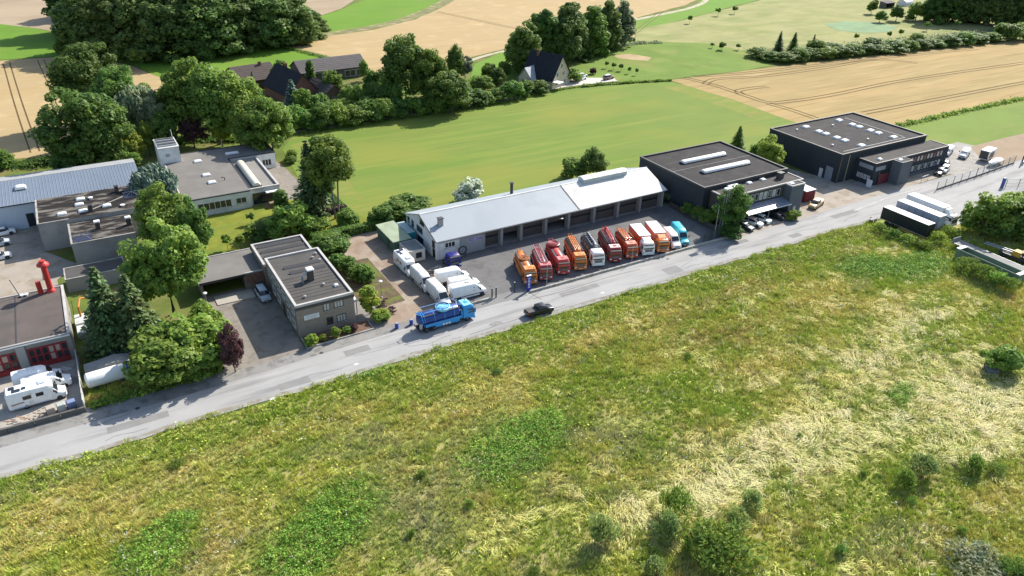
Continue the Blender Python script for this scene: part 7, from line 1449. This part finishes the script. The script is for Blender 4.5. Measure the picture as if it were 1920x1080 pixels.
# trees by the workshop and the road
plant('willow', 'blue-green feathery tree behind the stained roof', (10.8, 164.4, 9.6, 8.4), leaf_blue)
plant('round', 'dark green tree in front of the stained roof right end', (9.8, 139.7, 13.3, 11.2), leaf_mid)
plant('round', 'reddish-green tree right of the dark green one', (13.8, 135.6, 12.0, 6.1), leaf_dark)
plant('round', 'large light green tree left of the garage annex', (6.5, 118.5, 15.8, 12.3), leaf_light)
plant('spruce', 'dark spruce beside the workshop, left of two', (-3.0, 111.8, 14.3, 8.1), leaf_needle); plant('spruce', 'dark spruce beside the workshop, right of two', (0.6, 110.3, 12.8, 8.2), leaf_needle)
plant('bush', 'big mixed green bush between the white tank and the driveway, right part', (7.4, 101.7, 8.8, 8.3), leaf_light)
plant('bush', 'big dark green bush at the roadside beside the white tank, left part', (2.9, 100.6, 7.0, 8.6), leaf_mid)
plant('bush', 'dark bush filling the roadside thicket', (7.3, 99.3, 5.5, 6.2), leaf_mid)
plant('round', 'purple-leaved tree beside the office driveway', (11.5, 97.2, 7.6, 3.9), leaf_purple)
plant('bush', 'bush behind the mixed green bush near the garage', (10.1, 108.9, 5.9, 4.2), leaf_light)
plant('bush', 'shrub behind the workshop crane arm', (3.3, 135.7, 4.6, 3.8), leaf_mid)
# right-hand thicket
for q, m, lab in (((158.5, 72.5, 7.7, 8.5), leaf_mid, 'big bush of the thicket right of the white lorry, front one'), ((166.3, 71.4, 7.8, 9.1), leaf_light, 'big bush of the thicket at the right edge'), ((160.6, 70.5, 6.8, 7.8), leaf_dark, 'dark bush in the middle of the right thicket'), ((162.5, 67.1, 8.5, 8.8), leaf_dark, 'dark bush cut off by the right edge')): plant('bush', lab, q, m, 'bushes of the thicket beside the trailers')
for k, q in enumerate(((139.1, 64.3, 3.5, 4.7), (138.7, 61.3, 3.7, 4.6), (138.3, 58.6, 3.9, 4.3), (138.5, 56.5, 3.6, 3.5))): plant('reed', 'tall weed clump growing over the green container, %s' % ('leftmost', 'second from left', 'second from right', 'rightmost')[k], q, leaf_mid, 'weed clumps at the green container', 'weed_clump', 'weeds')
for k, q in enumerate(((139.5, 83.8, 2.5, 3.8), (139.6, 80.4, 2.3, 4.0), (140.2, 77.4, 2.5, 4.1), (140.6, 74.3, 2.5, 3.9), (145.5, 74.5, 3.2, 3.9), (151.0, 75.4, 2.8, 3.8))): plant('reed', 'tall weeds at the foot of the parked trailers, %s' % ('leftmost', 'second from left', 'third from left', 'third from right', 'second from right', 'rightmost')[k], q, leaf_mid if k % 2 else leaf_light, 'weeds at the foot of the trailers', 'weed_clump', 'weeds')
# meadow shrubs
MS = 'willow shrubs in the meadow'
for q, m, lab in (((39.6, 45.3, 5.3, 3.3), leaf_willow, 'feathery willow shrub alone near the bottom middle of the meadow'), ((49.5, 44.2, 4.9, 4.2), leaf_mid, 'large willow shrub at the bottom right of the middle'), ((46.5, 42.2, 4.3, 3.4), leaf_willow, 'willow shrub just below the large one'), ((58.0, 40.7, 3.5, 2.8), leaf_willow, 'taller willow shrub of the pair at lower right'), ((54.8, 39.7, 3.2, 3.4), leaf_willow, 'broader willow shrub of the pair at lower right'), ((49.6, 37.2, 4.9, 6.9), leaf_mid, 'wide green willow shrub at the bottom edge'), ((42.0, 39.0, 3.0, 2.7), leaf_willow, 'willow shrub cut by the bottom edge'), ((80.9, 34.3, 4.1, 3.7), leaf_willow, 'light willow shrub at right in the straw'), ((77.0, 34.0, 3.5, 2.9), leaf_mid, 'darker willow shrub left of the light one in the straw'), ((87.2, 31.6, 3.2, 3.2), leaf_mid, 'dark willow shrub farther right in the straw'), ((89.9, 29.9, 1.5, 2.7), leaf_mid, 'low dark shrub near the right edge'), ((73.2, 22.2, 2.3, 6.4), leaf_silver, 'grey-green shrub at the bottom right corner'), ((75.5, 19.8, 2.9, 3.5), leaf_mid, 'shrub in the very bottom right corner')): plant('reed', lab, q, m, MS)
plant('bush', 'dark shrub above the grey heap at the right edge', (113.1, 42.4, 5.2, 5.0), leaf_mid)
for k, q in enumerate(((26.3, 64.2, 1.4, 1.6), (29.2, 57.1, 1.3, 1.4), (30.7, 45.2, 1.4, 1.5), (47.1, 39.6, 2.0, 1.4), (73.3, 46.8, 0.8, 0.9), (75.6, 31.9, 1.2, 1.7), (76.5, 26.1, 1.3, 1.3), (114.2, 46.1, 1.2, 1.5), (21.5, 56.3, 1.3, 1.3), (72.7, 68.0, 1.1, 1.6), (44.9, 78.7, 0.9, 1.9), (0.8, 80.7, 1.0, 1.8), (74.6, 37.8, 1.0, 1.1), (61.9, 30.9, 1.5, 1.5))): plant('reed', 'small dark weed clump scattered in the meadow', q, (leaf_mid, leaf_hedge, leaf_light)[k % 3], 'small weed clumps in the meadow', 'weed_clump', 'weeds')
hp = thing('grey_heap', 'grey wrapped heap with two dark stakes at the right edge of the meadow', 'heap', (*(111.51, 43.17), 0), 0.3, static=False)
part('heap', MB().loft([[(r*1.3*math.cos(a), r*math.sin(a), z) for a in [2*math.pi*k/9 for k in range(9)]] for r, z in ((1.15, 0.0), (1.1, 0.45), (0.8, 0.85), (0.25, 1.0))]), M('heap_grey', (0.11, 0.12, 0.13), 0.5, 0.25, 2.0), hp, True)
for x in (-1.4, -0.2): part('stake', MB().tube([(x, 0.6, 0), (x + 0.3, 1.0, 1.3)], 0.07, 5), bark, hp)
part('white_scrap', MB().cbx(1.1, 1.5, -0.7, -0.4, 0.3, 0.5, 0.05), trim_white, hp)
# clipped hedge behind the gravel yard
def hedge(label, x0, x1, y0, y1, h_, mat, seed, group=None):
    rng = np.random.default_rng(seed); n = int(((x1-x0)*(y1-y0) + 2*(x1-x0+y1-y0)*h_)*70)
    P_ = np.stack([rng.uniform(x0, x1, n), rng.uniform(y0, y1, n), rng.uniform(0.1, h_, n)], 1); N_ = rng.normal(size=(n, 3))*0.4
    f = rng.integers(0, 6, n)
    for k, (ax, val, nv) in enumerate(((2, h_, (0,0,1)), (2, h_, (0,0,1)), (0, x0, (-1,0,0)), (0, x1, (1,0,0)), (1, y0, (0,-1,0)), (1, y1, (0,1,0)))):
        m = f == k; P_[m, ax] = val + rng.normal(size=m.sum())*0.12; N_[m] += np.array(nv)
    c = np.array([(x0+x1)/2, (y0+y1)/2, 0]); P_ -= c
    t = thing('hedge', label, 'hedge', tuple(c), 0, group, static=False)
    o = bpy.data.objects.new('foliage', leaf_mesh('foliage', P_, N_, rng.uniform(0.07, 0.15, n), mat, 1.2, seed)); COL.objects.link(o); o.parent = t
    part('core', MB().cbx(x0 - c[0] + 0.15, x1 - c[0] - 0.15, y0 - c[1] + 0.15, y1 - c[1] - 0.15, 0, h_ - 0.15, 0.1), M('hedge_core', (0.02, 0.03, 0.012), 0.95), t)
    return t
hedge('clipped hedge between the lawn and the gravel yard', 34.5, 50.5, 133.0, 134.6, 1.6, leaf_hedge, 1)
hedge('clipped hedge along the pasture beside the garden', 44.2, 45.6, 138.0, 156.0, 0.9, leaf_hedge, 2)
hedge('low dark hedge strip between the golden wheat and the green field', *sorted(((276.40, 129.15)[0], (211.52, 129.43)[0])), 0, 1, 1.0, leaf_dark, 3) if False else None
rng_ = np.random.default_rng(9)
def verge(name, label, cat, pts, width, hgt, n, mat, seed):
    """loose ribbon of rough herbs along a field edge"""
    rng = np.random.default_rng(seed); pts = np.array(pts); seg = np.linalg.norm(np.diff(pts, axis=0), axis=1); cum = np.concatenate([[0], np.cumsum(seg)])
    s = rng.uniform(0, cum[-1], n); i = np.clip(np.searchsorted(cum, s) - 1, 0, len(seg) - 1); t = (s - cum[i])/seg[i]
    P_ = pts[i] + (pts[i+1] - pts[i])*t[:, None]; d = (pts[i+1] - pts[i])/seg[i][:, None]; nn = np.stack([-d[:, 1], d[:, 0]], 1)
    cl = 0.5 + 0.5*np.sin(s*0.9 + 2*np.sin(s*0.23)); w = rng.normal(size=n)*width*0.3
    P3 = np.concatenate([P_ + nn*w[:, None], (rng.uniform(0, 1, n)*hgt*(0.35 + 0.65*cl))[:, None]], 1); c = np.array([*pts[0], 0]); 
    o = bpy.data.objects.new(name, leaf_mesh(name, P3 - c, rng.normal(size=(n, 3)) + np.array([0, 0, 0.8]), rng.uniform(0.12, 0.32, n), mat, 1.3, seed)); COL.objects.link(o); o.location = tuple(c)
    o['kind'] = 'stuff'; o['label'] = label; o['category'] = cat
    return o
verge('field_margin', 'dark weedy margin between golden wheat and green field', 'weeds', [(208.63, 129.15), (229.69, 129.39), (252.66, 129.64), (278.66, 129.50), (323.19, 128.19)], 2.0, 1.1, 5000, leaf_mid, 21)
verge('field_margin', 'rough margin of the pasture along the pale path', 'weeds', [(51.30, 200.09), (73.15, 200.99), (95.19, 201.22), (120.00, 202.50), (139.17, 207.26), (156.98, 207.80), (183.13, 200.89)], 1.3, 0.6, 4500, leaf_light, 22)
verge('field_margin', 'rough dark margin below the driveway of the far house', 'weeds', [(149.57, 206.74), (157.81, 205.85), (171.79, 203.08), (183.49, 199.90)], 0.8, 0.8, 1500, leaf_dark, 23)
verge('field_margin', 'weedy margin between the big wheat field and the green field', 'weeds', [(73.10, 317.57), (80.64, 299.20), (85.21, 287.07), (88.46, 272.33)], 2.0, 0.6, 2500, leaf_light, 24)
verge('field_margin', 'weedy edge at the foot of the garage annex lawn', 'weeds', [(-7.4, 98.4), (0, 98.5), (9.6, 98.6)], 1.2, 0.5, 2500, leaf_light, 25)
verge('field_margin', 'rubble and herbs between the copse and the far lawn', 'weeds', [(171.19, 241.32), (184.51, 249.39), (197.27, 252.19), (211.74, 254.66), (222.63, 252.07)], 3.0, 0.9, 3000, leaf_silver, 27)
verge('field_margin', 'undergrowth at the foot of the left garden belt', 'weeds', [(17.31, 208.29), (27.65, 206.94), (36.30, 202.60), (42.52, 199.48)], 4.0, 1.4, 6000, leaf_dark, 28)
verge('field_margin', 'undergrowth behind the blue-roofed hall', 'weeds', [(-24.80, 209.71), (-11.74, 205.46), (-1.53, 204.40), (7.87, 203.06)], 4.0, 1.6, 6000, leaf_dark, 29)
verge('field_margin', 'undergrowth thickened to darken the foot of the top left wood', 'weeds', [(2.35, 325.41), (14.77, 315.89), (31.52, 306.25), (50.06, 305.27), (71.10, 309.83), (93.46, 319.79)], 7.0, 4.5, 15000, leaf_dark, 33)  # dense dark leaves added for the shadow under the trees
verge('field_margin', 'herbs in the farmyard garden', 'weeds', [(74.27, 231.52), (87.26, 228.01), (101.15, 225.60), (116.82, 225.51), (128.38, 227.81)], 6.0, 1.6, 7000, leaf_mid, 30)
verge('field_margin', 'herbs along the wheat hedge in the dry meadow', 'weeds', [(242.81, 222.58), (266.75, 215.96), (310.32, 209.93), (363.20, 206.38), (415.41, 205.83)], 7.0, 1.4, 6000, leaf_silver, 31)

# ------------------------------------------------------------------ rough meadow: blades and lodged straw, nobody could count them
def vnoise(x, y, seed):
    """smooth value noise, vectorised"""
    def hsh(i, j): 
        n = (i*374761393 + j*668265263 + seed*1442695041) & 0x7fffffff
        n = ((n ^ (n >> 13))*1274126177) & 0x7fffffff
        return ((n ^ (n >> 16)) & 0xffff)/65535.0
    xi = np.floor(x).astype(np.int64); yi = np.floor(y).astype(np.int64); xf = x - xi; yf = y - yi
    u = xf*xf*(3 - 2*xf); v = yf*yf*(3 - 2*yf)
    return (hsh(xi, yi)*(1-u) + hsh(xi+1, yi)*u)*(1-v) + (hsh(xi, yi+1)*(1-u) + hsh(xi+1, yi+1)*u)*v
def fbm(x, y, seed, o=4):
    s = 0; a = 0.5; t = 0
    for k in range(o): s = s + a*vnoise(x*2**k, y*2**k, seed + k*17); t += a; a *= 0.55
    return s/t
GREEN = np.array((0.28, 0.39, 0.048)); OLIVE = np.array((0.49, 0.5, 0.09)); STRAW = np.array((0.7, 0.64, 0.38)); GOLD = np.array((0.58, 0.48, 0.16)); RUSSET = np.array((0.42, 0.3, 0.13)); BRAMBLE = np.array((0.19, 0.32, 0.045)); GREY = np.array((0.37, 0.37, 0.2)); DKGREEN = np.array((0.14, 0.23, 0.04))
def blob(P, c, rx, ry, rot=0.0):
    d = P - np.array(c); ca, sa = math.cos(rot), math.sin(rot); x = d[:, 0]*ca + d[:, 1]*sa; y = -d[:, 0]*sa + d[:, 1]*ca
    return np.exp(-((x/rx)**2 + (y/ry)**2))
BRAMBLES = [((38.91, 63.10), 8.5, 5.0, 0.2), ((43.97, 65.35), 5, 3, 0.2), ((16.03, 63.98), 6.0, 4.5, 0.3), ((10.32, 59.65), 6.5, 4.5, 0.2), ((-3.61, 67.86), 4.5, 4.0, 0), ((-0.97, 70.70), 3.0, 2.0, 0), ((93.80, 45.97), 4.0, 2.0, 0.4), ((29.01, 87.29), 4, 1.5, 0), ((123.35, 74.93), 7, 4, 0), ((132.58, 70.02), 10, 5, 0)]
def zones(P):
    x, y = P[:, 0], P[:, 1]
    n1 = fbm(x*0.09, y*0.16, 1); n2 = fbm(x*0.28, y*0.4, 5); n3 = fbm(x*0.06, y*0.11, 9); n4 = fbm(x*0.8, y*0.9, 13)
    edge = np.clip((y - 80)/6, 0, 1)
    straw = np.clip((n2 - 0.54)*4, 0, 1)*(0.4 + 0.75*np.clip((x - 35)/50, 0, 1)) + 1.5*blob(P, (102.43, 38.44), 16, 8) + 0.9*blob(P, (73.78, 45.23), 14, 7) + 0.9*blob(P, (105.65, 55.34), 20, 7, 0.3) + 0.8*blob(P, (49.57, 45.77), 14, 4) + 0.5*blob(P, (31.94, 51.87), 9, 3) + 0.6*blob(P, (62.59, 45.72), 12, 6)
    straw *= 0.72*(0.2 + 1.5*n4)*(1 - 0.7*edge)*np.clip(0.4 + 1.2*n1, 0, 1.3)
    gold = np.clip((n1 - 0.47)*4, 0, 1)*0.55 + 1.0*blob(P, (37.92, 73.86), 10, 3.5, 0.2) + 0.8*blob(P, (72.15, 78.90), 22, 3, 0.05) + 0.7*blob(P, (15.99, 80.78), 22, 3, 0.1) + 0.7*blob(P, (-10.02, 79.92), 9, 5) + 0.6*blob(P, (92.81, 65.89), 20, 4, 0.2) + 0.5*blob(P, (4.14, 70.14), 8, 5)
    gold *= 1.25 + 0*n4
    russet = np.clip((n3 - 0.55)*4, 0, 1)*0.5*n4*1.6 + 0.6*blob(P, (90.12, 79.08), 22, 2.5, 0.1) + 0.5*blob(P, (76.66, 71.07), 12, 3)
    russet *= 1.35
    grey = 0.9*blob(P, (23.42, 59.39), 7, 8, 0.2) + 0.6*blob(P, (48.38, 62.92), 8, 4) + 0.6*blob(P, (33.24, 61.99), 12, 3) + np.clip((fbm(x*0.13, y*0.2, 33) - 0.58)*5, 0, 0.7)
    green = 0.55 + np.clip((fbm(x*0.2, y*0.25, 21) - 0.48)*4, -0.5, 1) + 0.9*edge + 0.6*blob(P, (136.01, 75.89), 25, 9)
    bram = sum(np.clip(2.2*blob(P, *b) - 0.4, 0, 2.5) for b in BRAMBLES)*(0.5 + n4)
    W = np.stack([np.clip(green, 0.05, 2)*0.8, np.full(len(x), 0.55), straw, gold, russet, bram*1.6, grey], 1)
    W = np.clip(W, 0, None)**1.75
    return W/W.sum(1, keepdims=True), edge
TINT = np.stack([GREEN, OLIVE, STRAW, GOLD, RUSSET, BRAMBLE, GREY])
def in_view(P, margin=6.0):
    """only the meadow that the place shows: a wide wedge in front of the road"""
    a = np.array((-30.0, 89.0)); ok = P[:, 1] < 88.3 + 0.5*np.sin(P[:, 0]*0.35) + 0.35*np.sin(P[:, 0]*1.3)
    ok &= P[:, 0]*1.9 + P[:, 1] > 22                      # left and near limit
    ok &= (P[:, 1] - 12) > (P[:, 0] - 90)*0.30 - 6        # right limit
    ok &= ~((P[:, 0] > 143.2) & (P[:, 0] < 158) & (P[:, 1] > 76.6)) & ~((P[:, 0] > 157) & (P[:, 1] > 77.5))
    return ok
def blades(name, P, length, width, lean, az, spread, per, tint, seed, label, segs=1, flat=False):
    """P tuft roots; per blades each; numpy-built triangles / bent strips with per-blade colour"""
    rng = np.random.default_rng(seed); n = len(P)*per
    Q = np.repeat(P, per, 0) + rng.normal(size=(n, 2))*spread
    L = np.repeat(length, per)*rng.uniform(0.6, 1.2, n); A = np.repeat(az, per) + rng.normal(size=n)*np.repeat(np.full(len(P), 0.35 if flat else 1.6), per); ln = np.clip(np.repeat(lean, per) + rng.normal(size=n)*0.18, 0.02, 1.45)
    col = np.repeat(tint, per, 0)*rng.uniform(0.8, 1.2, (n, 1))*(1 + rng.normal(size=(n, 3))*0.05)
    D = np.stack([np.cos(A), np.sin(A)], 1); S = np.stack([-D[:, 1], D[:, 0]], 1)
    wd = width*rng.uniform(0.6, 1.4, n)
    if flat:
        zz = rng.uniform(0.05, 0.4, n)
        c0 = np.concatenate([Q, zz[:, None]*0.6], 1); m_ = np.concatenate([Q + D*(L*0.5)[:, None] + S*(rng.normal(size=n)*0.12*L)[:, None], (zz + 0.12)[:, None]], 1); e_ = np.concatenate([Q + D*L[:, None] + S*(rng.normal(size=n)*0.28*L)[:, None], (zz*0.5 + 0.02)[:, None]], 1)
        S3 = np.concatenate([S, np.zeros((n, 1))], 1)*wd[:, None]
        V = np.stack([c0 - S3*0.6, c0 + S3*0.6, m_ + S3, m_ - S3, e_], 1).reshape(-1, 3)
        base = np.arange(n)*5; loops = np.stack([base, base+1, base+2, base+3, base+3, base+2, base+4], 1).ravel(); starts = np.stack([np.arange(n)*7, np.arange(n)*7 + 4], 1).ravel(); nv = 5
    else:
        c0 = np.concatenate([Q, np.full((n, 1), -0.04)], 1); tip = np.concatenate([Q + D*(L*np.sin(ln))[:, None], (L*np.cos(ln))[:, None]], 1)
        S3 = np.concatenate([S, np.zeros((n, 1))], 1)*wd[:, None]
        V = np.stack([c0 - S3, c0 + S3, tip], 1).reshape(-1, 3); loops = np.arange(3*n); starts = np.arange(n)*3; nv = 3
    me = bpy.data.meshes.new(name); me.vertices.add(len(V)); me.vertices.foreach_set('co', V.ravel().astype(np.float32))
    me.loops.add(len(loops)); me.loops.foreach_set('vertex_index', loops.astype(np.int32)); me.polygons.add(len(starts)); me.polygons.foreach_set('loop_start', starts.astype(np.int32)); me.update(calc_edges=True)
    at = me.attributes.new('tint', 'FLOAT_COLOR', 'POINT'); at.data.foreach_set('color', np.repeat(np.concatenate([np.clip(col, 0, 1), np.ones((n, 1))], 1), nv, 0).ravel().astype(np.float32))
    me.materials.append(MATS.get('meadow_blades') or grassmat())
    o = bpy.data.objects.new(name, me); COL.objects.link(o); o['kind'] = 'stuff'; o['label'] = label; o['category'] = 'grass'
    return o
rng = np.random.default_rng(4242)
def scatter(dens):
    n = int(dens*215*110); P = np.stack([rng.uniform(-42, 178, n), rng.uniform(-12, 90, n)], 1); return P[in_view(P)]
# standing grass
P = scatter(9.0); W, edge = zones(P); pick = (W.cumsum(1) > rng.uniform(0, 1, (len(P), 1))).argmax(1)
hgt = 0.2 + 0.3*fbm(P[:, 0]*0.5, P[:, 1]*0.5, 44) + 0.75*np.clip(fbm(P[:, 0]*0.9, P[:, 1]*1.1, 46, 2) - 0.45, 0, 1) + 0.35*np.clip(fbm(P[:, 0]*0.12, P[:, 1]*0.12, 45) - 0.45, 0, 1)
keep = rng.uniform(0, 1, len(P)) > np.where(pick == 2, 0.5, 0.1); P, W, pick, hgt, edge = P[keep], W[keep], pick[keep], hgt[keep], edge[keep]
tint = 0.28*TINT[pick] + 0.72*(W@TINT)
hgt = np.where(pick == 6, hgt*1.25, np.where(pick == 2, hgt*0.7, hgt))
blades('meadow_grass', P, hgt, 0.045, np.where(pick == 2, 1.0, 0.55), rng.uniform(0, 6.28, len(P)), 0.12, 9, tint, 1, 'rough standing grass and herbs covering the meadow below the road')
# taller tussocks and seeding stalks that stand out of the sward
T_ = scatter(0.55); nt_ = fbm(T_[:, 0]*0.22, T_[:, 1]*0.22, 61); T_ = T_[rng.uniform(0, 1, len(T_)) < np.clip((nt_ - 0.38)*3.2, 0.05, 1)]
Wt, et = zones(T_); tt = np.stack([DKGREEN*1.2, GREEN, RUSSET, GREY, OLIVE])[rng.choice(5, len(T_), p=(0.16, 0.32, 0.14, 0.12, 0.26))]
blades('tussocks', T_, rng.uniform(0.55, 1.25, len(T_)), 0.05, np.full(len(T_), 0.5), rng.uniform(0, 6.28, len(T_)), 0.28, 26, 0.6*tt + 0.4*(Wt@TINT), 3, 'taller tussocks and seeding stalks standing out of the meadow')
# lodged straw lying in swirls
P = scatter(5.0); W, edge = zones(P); keep = rng.uniform(0, 1, len(P)) < np.clip(W[:, 2]*1.15 + 0.12*W[:, 3] + 0.02*W[:, 1] - 0.05, 0, 1); P, W = P[keep], W[keep]
az = 6.3*fbm(P[:, 0]*0.13, P[:, 1]*0.13, 71) + 3.5*fbm(P[:, 0]*0.5, P[:, 1]*0.5, 72)
ts = (W[:, 2:3]*STRAW + W[:, 3:4]*GOLD*1.15 + W[:, 1:2]*OLIVE*1.2)/(W[:, 1:4].sum(1, keepdims=True) + 1e-6)
blades('lodged_straw', P, rng.uniform(0.6, 1.3, len(P)), 0.032, np.zeros(len(P)), az, 0.28, 9, ts, 2, 'pale flattened straw lying in swirls across the meadow', flat=True)
# leafy bramble and nettle patches
def leaf_patch(name, label, P, hz, size, tint, seed):
    r = np.random.default_rng(seed); n = len(P)
    C = np.concatenate([P, (hz*r.uniform(0.35, 1.0, n)**0.7)[:, None]], 1); me = leaf_mesh(name, C, r.normal(size=(n, 3))*0.45 + np.array([0, 0, 0.9]), size*r.uniform(0.6, 1.3, n), MATS['meadow_blades'], 1.4, seed)
    at = me.attributes.new('tint', 'FLOAT_COLOR', 'POINT'); col = tint*r.uniform(0.7, 1.3, (n, 1)); at.data.foreach_set('color', np.repeat(np.concatenate([np.clip(col, 0, 1), np.ones((n, 1))], 1), 4, 0).ravel().astype(np.float32))
    o = bpy.data.objects.new(name, me); COL.objects.link(o); o['kind'] = 'stuff'; o['label'] = label; o['category'] = 'ground cover'; return o
P = scatter(55.0); b = sum(np.clip(2.2*blob(P, *q) - 0.4, 0, 2.5) for q in BRAMBLES); nz = fbm(P[:, 0]*0.6, P[:, 1]*0.6, 91); keep = rng.uniform(0, 1, len(P)) < np.clip((b + 1.7*(fbm(P[:, 0]*0.35, P[:, 1]*0.35, 93) - 0.55))*(0.1 + 1.3*nz) - 0.1, 0, 1)*0.8*(b > 0.02); P, b, nz = P[keep], b[keep], nz[keep]
lump = fbm(P[:, 0]*1.3, P[:, 1]*1.3, 92)
leaf_patch('bramble_patch', 'dense dark green bramble and nettle patches in the meadow', P, np.clip(b, 0.3, 1)*(0.35 + 1.5*np.clip(lump - 0.25, 0, 1)), 0.085, np.where(nz[:, None] > 0.5, BRAMBLE*1.15, BRAMBLE*np.array([0.8, 0.95, 0.9])), 7)
# leafy herbs along the road edge and through the grass
P = scatter(11.0); W, edge = zones(P); nz = fbm(P[:, 0]*0.45, P[:, 1]*0.45, 95); keep = rng.uniform(0, 1, len(P)) < np.clip((nz - 0.5)*5, 0, 1)*(0.25 + 0.75*edge) + 0.12*edge; P = P[keep]; nz = nz[keep]
leaf_patch('herbs', 'leafy herbs and dock through the meadow and along the road edge', P, 0.25 + 0.75*np.clip(nz - 0.4, 0, 1)*2, 0.11, np.where(rng.uniform(0, 1, (len(P), 1)) > 0.4, GREEN, OLIVE), 8)
# white umbels
P = scatter(0.9); W, edge = zones(P); nz = fbm(P[:, 0]*0.3, P[:, 1]*0.3, 97); keep = rng.uniform(0, 1, len(P)) < np.clip((nz - 0.53)*8, 0, 1)*(0.35 + edge*0.6); P = np.repeat(P[keep], 4, 0); P = P + rng.normal(size=P.shape)*0.14
leaf_patch('umbel_flowers', 'small whitish umbel flowers scattered near the road edge', P, np.full(len(P), 0.85), 0.07, np.full((len(P), 3), (0.5, 0.5, 0.4)), 9)
# long grass on the plot beside the white tank
P = np.stack([rng.uniform(-7.6, 9.6, 2600), rng.uniform(98.3, 112, 2600)], 1); nz = fbm(P[:, 0]*0.3, P[:, 1]*0.3, 99)
blades('plot_grass', P, 0.25 + 0.4*nz, 0.045, np.full(len(P), 0.5), rng.uniform(0, 6.28, len(P)), 0.14, 8, np.where((nz > 0.55)[:, None], GOLD*0.85, np.where((nz > 0.42)[:, None], OLIVE, GREEN)), 10, 'long mixed grass on the plot around the white tank')
